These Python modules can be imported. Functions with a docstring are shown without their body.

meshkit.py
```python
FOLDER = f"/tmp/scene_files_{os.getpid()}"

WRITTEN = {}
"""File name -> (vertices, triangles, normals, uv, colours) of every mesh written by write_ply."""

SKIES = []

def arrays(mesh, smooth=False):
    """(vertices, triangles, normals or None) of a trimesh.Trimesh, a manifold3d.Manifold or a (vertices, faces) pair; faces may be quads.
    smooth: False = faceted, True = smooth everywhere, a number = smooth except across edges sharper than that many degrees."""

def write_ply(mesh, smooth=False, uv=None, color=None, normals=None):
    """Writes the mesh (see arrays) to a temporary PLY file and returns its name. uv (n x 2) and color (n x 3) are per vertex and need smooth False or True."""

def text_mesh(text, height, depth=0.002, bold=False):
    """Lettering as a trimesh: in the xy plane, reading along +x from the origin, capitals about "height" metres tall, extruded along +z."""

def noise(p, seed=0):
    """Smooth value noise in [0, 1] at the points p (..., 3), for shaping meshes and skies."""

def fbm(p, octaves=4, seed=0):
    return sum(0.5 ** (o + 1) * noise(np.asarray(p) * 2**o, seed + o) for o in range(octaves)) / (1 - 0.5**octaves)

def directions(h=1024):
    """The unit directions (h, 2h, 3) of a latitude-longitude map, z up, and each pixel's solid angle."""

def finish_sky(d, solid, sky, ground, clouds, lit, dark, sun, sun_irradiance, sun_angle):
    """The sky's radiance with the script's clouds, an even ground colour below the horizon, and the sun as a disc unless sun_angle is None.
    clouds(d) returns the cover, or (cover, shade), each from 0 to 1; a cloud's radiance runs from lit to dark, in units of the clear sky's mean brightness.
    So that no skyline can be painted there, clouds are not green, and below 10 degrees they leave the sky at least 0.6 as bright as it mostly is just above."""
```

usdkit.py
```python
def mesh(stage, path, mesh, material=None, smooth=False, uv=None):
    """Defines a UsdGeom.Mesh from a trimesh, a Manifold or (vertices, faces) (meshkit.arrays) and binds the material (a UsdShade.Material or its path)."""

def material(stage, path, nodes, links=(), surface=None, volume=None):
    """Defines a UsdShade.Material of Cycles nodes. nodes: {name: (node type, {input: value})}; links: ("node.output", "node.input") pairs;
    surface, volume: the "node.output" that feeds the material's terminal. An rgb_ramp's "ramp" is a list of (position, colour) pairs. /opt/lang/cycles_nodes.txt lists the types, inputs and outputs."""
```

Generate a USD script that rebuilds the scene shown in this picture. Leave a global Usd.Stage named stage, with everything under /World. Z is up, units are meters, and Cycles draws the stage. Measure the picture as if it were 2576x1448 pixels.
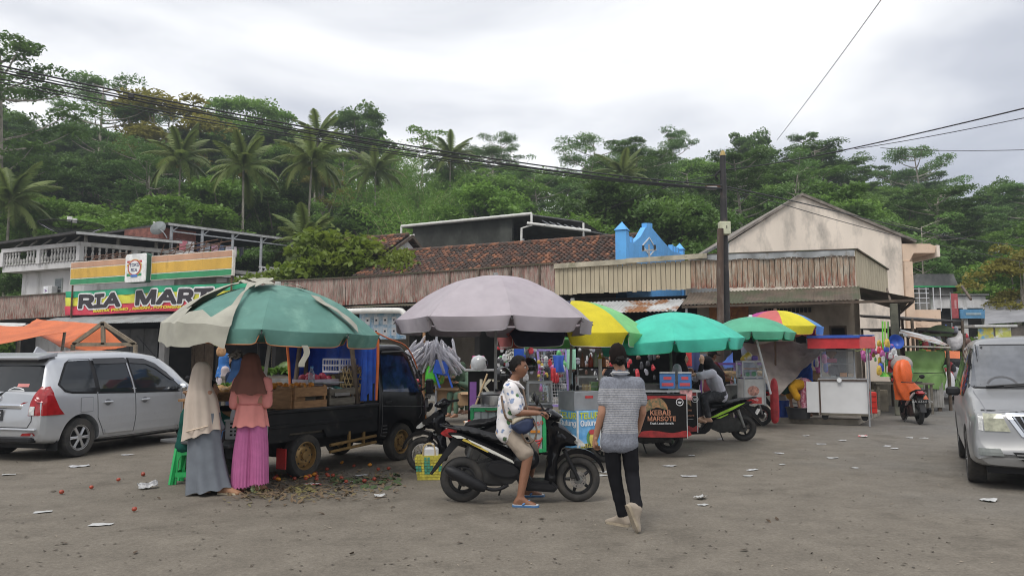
import math,random
import numpy as np,trimesh,manifold3d,usdkit,meshkit
from manifold3d import Manifold
from scipy.interpolate import PchipInterpolator
from scipy.spatial import ConvexHull
from shapely.geometry import Polygon
from shapely import affinity
from pxr import Usd,UsdGeom,UsdLux,UsdShade,Sdf,Gf,Vt
stage=Usd.Stage.CreateInMemory()
UsdGeom.SetStageUpAxis(stage,'Z')
UsdGeom.SetStageMetersPerUnit(stage,1.0)
UsdGeom.Xform.Define(stage,'/World')
PI=math.pi
# ---------------------------------------------------------------- camera
FU,PITCH,EYE=1860.0,math.radians(5.47),1.56
cam=UsdGeom.Camera.Define(stage,'/World/camera')
cam.CreateHorizontalApertureAttr(36.0)
cam.CreateVerticalApertureAttr(36.0*575/1024)
cam.CreateFocalLengthAttr(36.0*FU/2576)
cam.CreateClippingRangeAttr(Gf.Vec2f(0.1,2000))
cam.CreateExposureAttr(0.58)
cam.AddTranslateOp().Set(Gf.Vec3d(0,0,EYE))
cam.AddRotateXOp().Set(90+math.degrees(PITCH))
# ---------------------------------------------------------------- sky and sun (bright overcast)
SUN_EL,SUN_AZ=math.radians(58),math.radians(-150) # azimuth = atan2(x, y), behind the left shoulder
sky_m=usdkit.material(stage,'/World/Looks/sky',{'sky':('sky_texture',{'sky_type':'single_scattering','sun_disc':False,'sun_elevation':SUN_EL,'sun_rotation':SUN_AZ}),'tc':('texture_coordinate',{}),'map':('mapping',{'scale':(1.0,1.0,2.4),'location':(0.55,0.2,0.35)}),'n1':('noise_texture',{'scale':1.35,'detail':5.0,'roughness':0.5,'distortion':0.35}),'ramp':('rgb_ramp',{'ramp':[(0.32,(3.1,3.3,3.9)),(0.44,(5.2,5.4,5.95)),(0.52,(7.5,7.6,7.85)),(0.61,(9.8,9.8,9.8))]}),'sep':('separate_xyz',{}),'cie':('map_range',{'from_min':0.5,'from_max':1.0,'to_min':0.86,'to_max':1.45,'clamp':True}),'grad':('vector_math',{'math_type':'scale'}),'mix':('mix',{'mix_type':'mix','fac':0.93}),'bg':('background_shader',{'strength':0.10})},[('tc.generated','map.vector'),('map.vector','n1.vector'),('n1.fac','ramp.fac'),('sky.color','mix.color1'),('ramp.color','grad.vector1'),('tc.generated','sep.vector'),('sep.z','cie.value'),('cie.result','grad.scale'),('grad.vector','mix.color2'),('mix.color','bg.color')],surface='bg.background')
dome=UsdLux.DomeLight.Define(stage,'/World/sky')
UsdShade.MaterialBindingAPI.Apply(dome.GetPrim()).Bind(sky_m)
sun=UsdLux.DistantLight.Define(stage,'/World/sun')
sun.CreateIntensityAttr(0.35)
sun.CreateAngleAttr(25.0)
sun.CreateNormalizeAttr(True)
sun.CreateColorAttr(Gf.Vec3f(1.0,0.96,0.9))
sun.AddRotateZOp().Set(-math.degrees(SUN_AZ))
sun.AddRotateXOp().Set(-(90-math.degrees(SUN_EL)))
# ---------------------------------------------------------------- pixel helpers: where things of the photograph stand in the world (pixels of a 2576 wide copy)
cp,sp=math.cos(PITCH),math.sin(PITCH)
def ray(u,v):
 x,y=(u-1288)/FU,-(v-724)/FU
 return np.array([x,cp-y*sp,sp+y*cp])
def at(u,v,Y):
 d=ray(u,v)
 return np.array([0,0,EYE])+d*(Y/d[1])
def G(u,v,z=0.0):
 d=ray(u,v)
 return np.array([0,0,EYE])+d*((z-EYE)/d[2])
# ---------------------------------------------------------------- materials
def S(h):
 c=np.array([int(h[i:i+2],16)for i in(0,2,4)])/255.0
 return tuple(np.where(c<0.04045,c/12.92,((c+0.055)/1.055)**2.4))
MATS={}
def mat(name,c=None,rough=.6,metal=0.0,var=.14,sc=4.0,bump=0.0,bsc=60.0,coat=0.0,spec=.5,c2=None,c2at=.6,c2w=.06,c2sc=3.0,st=(1,1,1),thin=0.0,rand=0.0,sheen=0.0,world=False):
 """A procedural surface: base colour with soft noise, an optional second colour in patches, optional fine relief."""
 if name in MATS:return MATS[name]
 if isinstance(c,str):c=S(c)
 if isinstance(c2,str):c2=S(c2)
 c=np.array(c)
 nodes={'tc':('geometry' if world else 'texture_coordinate',{}),'mp':('mapping',{'scale':st}),'n':('noise_texture',{'scale':sc,'detail':3.0,'roughness':.6}),'r':('rgb_ramp',{'ramp':[(.3,tuple(np.clip(c*(1-var*1.6),0,1))),(.7,tuple(np.clip(c*(1+var),0,1)))]}),'p':('principled_bsdf',{'roughness':rough,'metallic':metal,'coat_weight':coat,'specular_ior_level':spec,'sheen_weight':sheen})}
 L=[('tc.position' if world else 'tc.object','mp.vector'),('mp.vector','n.vector'),('n.fac','r.fac')]
 col='r.color'
 if c2 is not None:
  nodes['n2']=('noise_texture',{'scale':c2sc,'detail':5.0,'roughness':.65})
  nodes['r2']=('rgb_ramp',{'ramp':[(c2at-c2w,(0,0,0)),(c2at+c2w,(1,1,1))]})
  nodes['m2']=('mix',{'color2':tuple(c2)})
  L+=[('mp.vector','n2.vector'),('n2.fac','r2.fac'),('r2.color','m2.fac'),(col,'m2.color1')]
  col='m2.color'
 if rand:
  nodes['oi']=('object_info',{})
  nodes['mr']=('map_range',{'from_min':0.0,'from_max':1.0,'to_min':1-rand,'to_max':1+rand*.7})
  nodes['hv']=('hsv',{})
  L+=[('oi.random','mr.value'),('mr.result','hv.value'),(col,'hv.color')]
  col='hv.color'
 L.append((col,'p.base_color'))
 if bump:
  nodes['bn']=('noise_texture',{'scale':bsc,'detail':3.0})
  nodes['b']=('bump',{'strength':bump,'distance':.02})
  L+=[('mp.vector','bn.vector'),('bn.fac','b.height'),('b.normal','p.normal')]
 out='p.BSDF'
 if thin:
  nodes['t']=('translucent_bsdf',{})
  nodes['mx']=('mix_closure',{'fac':thin})
  L+=[(col,'t.color'),('p.BSDF','mx.closure1'),('t.BSDF','mx.closure2')]
  out='mx.closure'
 MATS[name]=usdkit.material(stage,'/World/Looks/'+name,nodes,L,surface=out)
 return MATS[name]
def clear_mat(name,tint=(1,1,1),gloss=.04,ior=1.45,keep=0.0,col=(.8,.8,.8)):
 """A thin see-through pane: transparent mixed with a glossy reflection by fresnel, and with a little diffuse dirt (keep)."""
 if name in MATS:return MATS[name]
 nodes={'t':('transparent_bsdf',{'color':tint}),'g':('glossy_bsdf',{'roughness':gloss,'color':(1,1,1)}),'f':('fresnel',{'IOR':ior}),'m':('mix_closure',{}),'d':('diffuse_bsdf',{'color':col}),'m2':('mix_closure',{'fac':keep})}
 MATS[name]=usdkit.material(stage,'/World/Looks/'+name,nodes,[('f.fac','m.fac'),('t.BSDF','m.closure1'),('g.BSDF','m.closure2'),('m.closure','m2.closure1'),('d.BSDF','m2.closure2')],surface='m2.closure')
 return MATS[name]
# ---------------------------------------------------------------- scene tree helpers
USED={}
def fresh(parent,name):
 k=(parent,name)
 n=USED[k]=USED.get(k,-1)+1
 return f'{parent}/{name}' if n==0 else f'{parent}/{name}_{n:03d}'
def tag(path,label=None,cat=None,group=None,kind=None):
 p=stage.GetPrimAtPath(path)
 for k,x in(('label',label),('category',cat),('group',group),('kind',kind)):
  if x:p.SetCustomDataByKey(k,x)
 return path
def place(x,loc,rz=0,rx=0,ry=0,sc=None):
 x.AddTranslateOp().Set(Gf.Vec3d(*map(float,loc)))
 if rz:x.AddRotateZOp().Set(float(math.degrees(rz)))
 if ry:x.AddRotateYOp().Set(float(math.degrees(ry)))
 if rx:x.AddRotateXOp().Set(float(math.degrees(rx)))
 if sc is not None:x.AddScaleOp().Set(Gf.Vec3f(*([float(sc)]*3 if np.ndim(sc)==0 else map(float,sc))))
def T(name,label,cat,loc=(0,0,0),rz=0,group=None,rx=0,ry=0,sc=None,kind=None):
 p=fresh('/World',name)
 place(UsdGeom.Xform.Define(stage,p),loc,rz,rx,ry,sc)
 return tag(p,label,cat,group,kind)
def P(parent,name,mesh,m,smooth=35,label=None,kind=None):
 p=fresh(parent,name)
 if isinstance(mesh,MB):mesh=mesh.out()
 usdkit.mesh(stage,p,mesh,m,smooth)
 if label:tag(p,label)
 if kind:tag(p,kind=kind)
 return p
def TM(name,mesh,m,label,cat,group=None,smooth=35,kind=None,loc=None,rz=0,rx=0,ry=0,sc=None):
 """A thing that is one mesh."""
 p=fresh('/World',name)
 if isinstance(mesh,MB):mesh=mesh.out()
 g=usdkit.mesh(stage,p,mesh,m,smooth)
 if loc is not None:place(g,loc,rz,rx,ry,sc)
 return tag(p,label,cat,group,kind)
def dup(src,loc,rz=0,label=None,group=None,rx=0,ry=0,sc=None):
 """A copy of a thing with its parts, under the next number."""
 prim=stage.GetPrimAtPath(src)
 was=prim.GetCustomData()
 name=src.split('/')[-1]
 name=name[:-4]if name[-3:].isdigit()else name
 p=fresh('/World',name)
 x=UsdGeom.Xform.Define(stage,p)
 x.GetPrim().GetReferences().AddInternalReference(src)
 x.ClearXformOpOrder()
 for a in list(x.GetPrim().GetAttributes()):
  pass
 order=[]
 def op(t,val,typ=UsdGeom.XformOp.PrecisionDouble):
  o=x.AddXformOp(t,UsdGeom.XformOp.PrecisionDouble,'copy');o.Set(val);order.append(o)
 op(UsdGeom.XformOp.TypeTranslate,Gf.Vec3d(*map(float,loc)))
 op(UsdGeom.XformOp.TypeRotateZ,float(math.degrees(rz)))
 if ry:op(UsdGeom.XformOp.TypeRotateY,float(math.degrees(ry)))
 if rx:op(UsdGeom.XformOp.TypeRotateX,float(math.degrees(rx)))
 if sc is not None:op(UsdGeom.XformOp.TypeScale,Gf.Vec3d(*([float(sc)]*3 if np.ndim(sc)==0 else map(float,sc))))
 x.SetXformOpOrder(order)
 x.GetPrim().SetInstanceable(True)
 return tag(p,label or was.get('label'),was.get('category'),group or was.get('group'))
# ---------------------------------------------------------------- mesh builder
def rotm(rx=0,ry=0,rz=0):
 cx,sx,cy,sy,cz,sz=math.cos(rx),math.sin(rx),math.cos(ry),math.sin(ry),math.cos(rz),math.sin(rz)
 return np.array([[cz,-sz,0],[sz,cz,0],[0,0,1]])@np.array([[cy,0,sy],[0,1,0],[-sy,0,cy]])@np.array([[1,0,0],[0,cx,-sx],[0,sx,cx]])
def frame(d):
 d=np.asarray(d,float);d=d/(np.linalg.norm(d)+1e-12)
 a=np.cross(d,[0,0,1.0]if abs(d[2])<.95 else[1.0,0,0]);a/=np.linalg.norm(a)
 return a,np.cross(d,a),d
def puff(poly,T_,e,step=None,flat=.0):
 """A rounded pillow of the outline (xz), T_ thick (along y), its edges rounded over the distance e."""
 from scipy.spatial import Delaunay
 import shapely
 pg=Polygon(poly).buffer(0);x0,y0,x1,y1=pg.bounds;step=step or max(min(x1-x0,y1-y0)/7,.008)
 b=np.array([pg.exterior.interpolate(t).coords[0]for t in np.arange(0,pg.exterior.length,step*.8)])
 gx,gy=np.meshgrid(np.arange(x0,x1,step),np.arange(y0,y1,step));q=np.c_[gx.ravel(),gy.ravel()]
 sp=shapely.points(q);ok=shapely.contains(pg,sp)&(shapely.distance(pg.exterior,sp)>step*.45);q=q[ok]
 p=np.vstack([b,q]);d=np.r_[np.zeros(len(b)),shapely.distance(pg.exterior,shapely.points(q))]if len(q)else np.zeros(len(b))
 tri=Delaunay(p).simplices;c=p[tri].mean(1);tri=tri[shapely.contains(pg,shapely.points(c))]
 a=(p[tri[:,1]]-p[tri[:,0]]);bb=(p[tri[:,2]]-p[tri[:,0]]);fl=a[:,0]*bb[:,1]-a[:,1]*bb[:,0]<0;tri[fl]=tri[fl][:,::-1]
 k=np.clip(d/e,0,1);t=T_/2*(flat+(1-flat)*np.sqrt(1-(1-k)**2));n=len(p);nb=len(b)
 v=np.vstack([np.c_[p[:,0],-t,p[:,1]],np.c_[p[:,0],t,p[:,1]]])
 f=np.vstack([tri,tri[:,::-1]+n])
 i=np.arange(nb);j=(i+1)%nb
 side=np.vstack([np.c_[i,i+n,j+n],np.c_[i,j+n,j]])if pg.exterior.is_ccw is False else np.vstack([np.c_[i,j+n,i+n],np.c_[i,j,j+n]])
 return v,np.vstack([f,side])if flat else(np.vstack([f,side]))
class MB:
 def __init__(s):s.v,s.f,s.n=[],[],0
 def add(s,v,f):
  v,f=np.asarray(v,float),np.asarray(f,int)
  if f.shape[1]==4:f=np.vstack([f[:,[0,1,2]],f[:,[0,2,3]]])
  s.v.append(v);s.f.append(f+s.n);s.n+=len(v);return s
 def tm(s,m,R=None,t=None):
  if hasattr(m,'to_mesh'):
   k=m.to_mesh();v,f=k.vert_properties[:,:3],k.tri_verts
  elif isinstance(m,MB):v,f=m.out()
  elif isinstance(m,tuple):v,f=m
  else:v,f=m.vertices,m.faces
  v=np.asarray(v,float)
  if R is not None:v=v@np.asarray(R).T
  if t is not None:v=v+np.asarray(t)
  return s.add(v,f)
 def box(s,c,d,rz=0,rx=0,ry=0,b=0.0):
  h=np.array(d,float)/2
  if b:
   b=min(b,min(h)*.98)
   pts=[(np.array(q)*2-1)*(h-b*(1-np.eye(3)[k]))for q in np.ndindex(2,2,2)for k in range(3)]
   pts=np.array(pts);hull=ConvexHull(pts);v,f=pts,hull.simplices.copy()
   nrm=np.cross(v[f[:,1]]-v[f[:,0]],v[f[:,2]]-v[f[:,0]])
   flip=(nrm*v[f].mean(1)).sum(1)<0
   f[flip]=f[flip][:,::-1]
  else:
   v=np.array([[x,y,z]for x in(-1,1)for y in(-1,1)for z in(-1,1)])*h
   f=np.array([[0,1,3,2],[4,6,7,5],[0,4,5,1],[2,3,7,6],[0,2,6,4],[1,5,7,3]])
  return s.add(v@rotm(rx,ry,rz).T+np.array(c),f)
 def bar(s,p,q,w,h=None,up=(0,0,1)):
  """A rectangular bar from p to q."""
  h=w if h is None else h
  p,q=np.array(p,float),np.array(q,float);d=q-p;L=np.linalg.norm(d);d/=L
  u=np.array(up,float)
  if abs(d@u)>.97:u=np.array([1.0,0,0])
  a=np.cross(d,u);a/=np.linalg.norm(a);b=np.cross(a,d)
  v=np.array([[x,y,z]for x in(-1,1)for y in(-1,1)for z in(-1,1)])*.5
  v=v[:,:1]*d*L+v[:,1:2]*a*w+v[:,2:]*b*h+(p+q)/2
  return s.add(v,[[0,1,3,2],[4,6,7,5],[0,4,5,1],[2,3,7,6],[0,2,6,4],[1,5,7,3]])
 def tube(s,pts,r,n=8,cap=True,closed=False):
  p=np.asarray(pts,float);m=len(p);r=np.broadcast_to(r,(m,))
  t=np.roll(p,-1,0)-np.roll(p,1,0)if closed else np.gradient(p,axis=0)
  t/=np.linalg.norm(t,axis=1,keepdims=True)+1e-12
  a=np.zeros_like(p);a[0]=frame(t[0])[0]
  for i in range(1,m):
   x=a[i-1]-t[i]*(a[i-1]@t[i]);a[i]=x/(np.linalg.norm(x)+1e-12)
  b=np.cross(t,a);g=np.arange(n)*2*PI/n
  v=(p[:,None]+r[:,None,None]*(np.cos(g)[None,:,None]*a[:,None]+np.sin(g)[None,:,None]*b[:,None])).reshape(-1,3)
  i,j=np.meshgrid(np.arange(m if closed else m-1),np.arange(n),indexing='ij')
  i2=(i+1)%m;j2=(j+1)%n
  f=np.stack([i*n+j,i*n+j2,i2*n+j2,i2*n+j],-1).reshape(-1,4)
  f=np.vstack([f[:,[0,1,2]],f[:,[0,2,3]]])
  if cap and not closed:
   k=len(v);v=np.vstack([v,p[0],p[-1]]);q=np.arange(n);q2=(q+1)%n
   f=np.vstack([f,np.stack([np.full(n,k),q2,q],-1),np.stack([np.full(n,k+1),(m-1)*n+q,(m-1)*n+q2],-1)])
  return s.add(v,f)
 def cyl(s,p,q,r,r2=None,n=12):
  return s.tube([p,q],[r,r if r2 is None else r2],n)
 def lathe(s,prof,c=(0,0,0),n=20,R=None,sx=1.0,sy=1.0,arc=2*PI):
  """prof: (radius, z) pairs, turned about z."""
  pr=np.array(prof,float);full=arc>2*PI-1e-6
  g=np.arange(n)*2*PI/n if full else np.linspace(0,arc,n)
  v=np.stack([pr[:,None,0]*np.cos(g)*sx,pr[:,None,0]*np.sin(g)*sy,np.repeat(pr[:,1:],n,1)],-1).reshape(-1,3)
  i,j=np.meshgrid(np.arange(len(pr)-1),np.arange(n if full else n-1),indexing='ij');j2=(j+1)%n
  f=np.stack([i*n+j,i*n+j2,(i+1)*n+j2,(i+1)*n+j],-1).reshape(-1,4)
  if R is not None:v=v@np.asarray(R).T
  return s.add(v+np.array(c),f)
 def prism(s,poly,h,R=None,t=(0,0,0),b=0.0):
  """A polygon (xy) drawn out by h along z (centred), then turned by R and moved by t. b: chamfer."""
  pg=poly if isinstance(poly,Polygon)else Polygon(poly)
  if not pg.is_valid:pg=pg.buffer(0)
  if b:
   inner=pg.buffer(-b)
   if not inner.is_empty and inner.geom_type=='Polygon':
    cs=manifold3d.CrossSection([np.array(inner.exterior.coords)[:-1][::(1 if inner.exterior.is_ccw else-1)]])
    big=Manifold.extrude(manifold3d.CrossSection([np.array(pg.exterior.coords)[:-1][::(1 if pg.exterior.is_ccw else-1)]]),h-2*b).translate([0,0,-h/2+b])
    try:
     m=Manifold.extrude(cs,h).translate([0,0,-h/2])+big
     return s.tm(m,R,t)
    except Exception:pass
  m=trimesh.creation.extrude_polygon(pg,h,engine='earcut');m.apply_translation([0,0,-h/2])
  return s.tm(m,R,t)
 def grid(s,fn,nu,nv,two=False):
  """fn(u, v arrays in 0..1) -> points; a sheet."""
  u,v=np.meshgrid(np.linspace(0,1,nu+1),np.linspace(0,1,nv+1),indexing='ij')
  p=np.asarray(fn(u,v)).reshape(-1,3)
  i,j=np.meshgrid(np.arange(nu),np.arange(nv),indexing='ij');w=nv+1
  f=np.stack([i*w+j,(i+1)*w+j,(i+1)*w+j+1,i*w+j+1],-1).reshape(-1,4)
  return s.add(p,f)
 def sheet(s,fn,nu,nv,th=.004):
  """A sheet with real thickness."""
  g=MB().grid(fn,nu,nv);v,f=g.out()
  m=trimesh.Trimesh(v,f,process=False);nr=m.vertex_normals
  w=nv+1;n=len(v)
  rim=[(i*w,(i+1)*w)for i in range(nu)]+[(nu*w+j,nu*w+j+1)for j in range(nv)]+[((i+1)*w+nv,i*w+nv)for i in range(nu)]+[(j+1,j)for j in range(nv)]
  side=np.array([[a,a+n,b+n,b]for a,b in rim])
  return s.add(np.vstack([v+nr*th/2,v-nr*th/2]),np.vstack([f,f[:,::-1]+n,side[:,[0,1,2]],side[:,[0,2,3]]]))
 def ball(s,c,r,n=2,sc=(1,1,1),R=None):
  m=ICO[n];v=m[0]*r*np.array(sc)
  if R is not None:v=v@np.asarray(R).T
  return s.add(v+np.array(c),m[1])
 def text(s,txt,h,o,ux=(1,0,0),uz=(0,0,1),depth=.004,bold=False,wide=1.0,centre=False):
  """Lettering from o, reading along ux, upright along uz, standing proud towards ux x uz."""
  m=meshkit.text_mesh(txt,h,depth,bold);v=np.array(m.vertices);v[:,0]*=wide
  if centre:v[:,0]-=(v[:,0].min()+v[:,0].max())/2
  ux,uz=np.array(ux,float),np.array(uz,float);uy=np.cross(ux,uz)
  return s.add(v[:,:1]*ux+v[:,1:2]*uz+v[:,2:]*uy+np.array(o),m.faces)
 def move(s,t=(0,0,0),rz=0,rx=0,ry=0,sc=1.0):
  R=rotm(rx,ry,rz);s.v=[(v*sc)@R.T+np.array(t)for v in s.v];return s
 def out(s):return np.vstack(s.v),np.vstack(s.f)
ICO={n:(np.array(m.vertices),np.array(m.faces))for n in(1,2,3)for m in[trimesh.creation.icosphere(n)]}
def spline(pts,n,closed=False):
 p=np.array(pts,float);t=np.r_[0,np.cumsum(np.linalg.norm(np.diff(p,axis=0),axis=1))]
 return PchipInterpolator(t,p)(np.linspace(0,t[-1],n))
def catmull(pts,k=6,closed=True):
 """A smooth closed outline through the points."""
 p=np.array(pts,float);n=len(p);out=[]
 for i in range(n if closed else n-1):
  a,b,c,d=(p[(i+j-1)%n]if closed else p[min(max(i+j-1,0),n-1)]for j in range(4))
  for t in np.arange(k)/k:
   out.append(.5*((2*b)+(c-a)*t+(2*a-5*b+4*c-d)*t*t+(3*b-a-3*c+d)*t**3))
 if not closed:out.append(p[-1])
 return np.array(out)
RX=rotm(rx=PI/2) # takes a polygon in xy to xz (its depth along -y)
def rng(k):return np.random.default_rng(k)
# ================================================================ ground, road, hill
def ground_mat(name,dusty):
 """Worn asphalt: grey stone grit under brown dust; the dust thins out towards the carriageway."""
 nodes={'g':('geometry',{}),'sx':('separate_xyz',{}),'big':('noise_texture',{'scale':.28,'detail':5.0,'roughness':.6}),'mid':('noise_texture',{'scale':2.2,'detail':6.0,'roughness':.7}),'fine':('noise_texture',{'scale':26.0,'detail':6.0,'roughness':.85}),'grit':('voronoi_texture',{'scale':75.0}),'lx':('math',{'math_type':'multiply_add','value2':.53,'value3':-3.2}),'d':('math',{'math_type':'add'}),'nb':('math',{'math_type':'multiply_add','value2':5.0,'value3':-2.5}),'d2':('math',{'math_type':'add'}),'dm':('map_range',{'from_min':-1.6,'from_max':2.4,'to_min':0.0,'to_max':1.0,'clamp':True}),'yy':('math',{'math_type':'multiply','value2':-.085}),'asph':('rgb_ramp',{'ramp':[(.34,(.09,.09,.087)),(.5,(.128,.127,.122)),(.66,(.18,.177,.169))]}),'dust':('rgb_ramp',{'ramp':[(.35,(.100,.087,.069)),(.5,(.152,.132,.105)),(.65,(.216,.19,.154))]}),'mixn':('mix',{'fac':.62}),'mixd':('mix',{}),'dark':('noise_texture',{'scale':.55,'detail':5.0,'roughness':.7}),'dr':('rgb_ramp',{'ramp':[(.28,(.78,.77,.76)),(.44,(1,1,1)),(.6,(1,1,1)),(.8,(1.06,1.06,1.05))]}),'mul':('mix',{'mix_type':'multiply','fac':1.0}),'gr':('rgb_ramp',{'ramp':[(.0,(1.35,1.33,1.28)),(.1,(1.1,1.1,1.08)),(.32,(.94,.94,.94)),(.7,(.80,.80,.80))]}),'mul2':('mix',{'mix_type':'multiply','fac':.75}),'st':('noise_texture',{'scale':.9,'detail':4.0,'roughness':.6,'distortion':.8}),'sr':('rgb_ramp',{'ramp':[(.60,(1,1,1)),(.70,(.74,.73,.72))]}),'mul3':('mix',{'mix_type':'multiply','fac':1.0}),'b':('bump',{'strength':.55,'distance':.012}),'b2':('bump',{'strength':.35,'distance':.05}),'p':('principled_bsdf',{'roughness':.86,'specular_ior_level':.3})}
 L=[('g.position',x+'.vector')for x in('big','mid','fine','grit','dark')]+[('g.position','sx.vector'),('sx.x','lx.value1'),('sx.y','yy.value1'),('lx.value','d.value1'),('yy.value','d.value2'),('big.fac','nb.value1'),('nb.value','d2.value2'),('d.value','d2.value1'),('d2.value','dm.value'),('mid.fac','mixn.color1'),('fine.fac','mixn.color2'),('mixn.color','asph.fac'),('mixn.color','dust.fac'),('dm.result','mixd.fac'),('dust.color','mixd.color1'),('asph.color','mixd.color2'),('dark.fac','dr.fac'),('mixd.color','mul.color1'),('dr.color','mul.color2'),('grit.distance','gr.fac'),('mul.color','mul2.color1'),('gr.color','mul2.color2'),('g.position','st.vector'),('st.fac','sr.fac'),('mul2.color','mul3.color1'),('sr.color','mul3.color2'),('mul3.color','p.base_color'),('fine.fac','b.height'),('mid.fac','b2.height'),('b2.normal','b.normal'),('b.normal','p.normal')]
 return usdkit.material(stage,'/World/Looks/'+name,nodes,L,surface='p.BSDF')
gm=ground_mat('worn_asphalt',True)
usdkit.mesh(stage,'/World/ground',MB().grid(lambda u,v:np.stack([(u-.5)*900,v*750-60,0*u],-1),60,60).out(),gm)
tag('/World/ground','worn brown asphalt market square',None,None,'structure')
# the carriageway: a sheet just above the square, with a ragged edge
edge=[(-1.2,-20),(1.4,-2),(3.0,4),(4.3,8),(6.3,12.5),(9.6,18),(13.8,25),(20,35),(34,58),(60,100)]
es=spline(np.array([(x,y,0)for x,y in edge]),260)
es[:,0]+=(meshkit.fbm(es*1.7,4,5)-.5)*.9
def road_fn(u,v):
 i=(u*259).round().astype(int);e=es[i]
 w=9.0+e[...,1]*.06;v=v**2 # its edge thins out under the dust
 return np.stack([e[...,0]+v*w,e[...,1]-v*w*.18,.0004+.0036*np.clip(v*w/.7,0,1)],-1)
usdkit.mesh(stage,'/World/road',MB().grid(road_fn,259,20).out(),gm)
tag('/World/road','grey asphalt road running past the market',None,None,'structure')
SKY=np.array([(-900,120),(-300,150),(0,215),(140,300),(340,310),(480,285),(690,290),(740,325),(960,300),(1060,340),(1190,372),(1330,388),(1420,422),(1500,385),(1700,362),(1800,405),(1900,352),(2050,360),(2200,400),(2350,432),(2450,470),(2576,485),(3300,520)],float)
def zt(X,Y):
 X,Y=np.asarray(X,float),np.asarray(Y,float)
 u=1288+X/np.maximum(Y,30)*FU
 crest=(902-np.interp(u,SKY[:,0],SKY[:,1]))/FU*105+1.56-11.5
 s=np.clip((Y-47)/58,0,1.35)
 f=np.where(s<1,s**1.15,1+(s-1)*.25)
 return crest*f+(meshkit.fbm(np.stack([X*.07,Y*.07,0*X],-1),3,3)-.5)*3.5*np.clip((Y-47)/15,0,1)
hm=mat('hill_soil',(.06,.075,.03),.95,var=.4,sc=.4,c2=(.09,.07,.045),c2sc=.3,world=True)
def hill_fn(u,v):
 Y=46.5+v*120;X=(u-.5)*330
 return np.stack([X,Y,np.maximum(zt(X,Y),-.02)+0.0*Y],-1)
usdkit.mesh(stage,'/World/hill',MB().grid(hill_fn,110,50).out(),hm,True)
tag('/World/hill','steep wooded hillside rising behind the market',None,None,'structure')
# ================================================================ vegetation
def leaf_mat(name,lo,hi,trans=.36,rough=.55,objvar=.25):
 nodes={'g':('geometry',{}),'oi':('object_info',{}),'n':('noise_texture',{'scale':.42,'detail':2.0}),'a':('math',{'math_type':'multiply_add','value2':.55,'value3':-.05}),'a2':('math',{'math_type':'multiply_add','value2':.6}),'r':('rgb_ramp',{'ramp':[(.12,lo),(.55,tuple(np.array(lo)*.45+np.array(hi)*.55)),(.95,hi)]}),'mr':('map_range',{'from_min':0.0,'from_max':1.0,'to_min':1-objvar,'to_max':1+objvar}),'hv':('hsv',{}),'p':('principled_bsdf',{'roughness':rough,'specular_ior_level':.35}),'t':('translucent_bsdf',{}),'m':('mix_closure',{'fac':trans})}
 MATS[name]=usdkit.material(stage,'/World/Looks/'+name,nodes,[('g.position','n.vector'),('g.random_per_island','a.value1'),('n.fac','a2.value1'),('a.value','a2.value3'),('a2.value','r.fac'),('oi.random','mr.value'),('mr.result','hv.value'),('r.color','hv.color'),('hv.color','p.base_color'),('hv.color','t.color'),('p.BSDF','m.closure1'),('t.BSDF','m.closure2')],surface='m.closure')
 return MATS[name]
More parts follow.
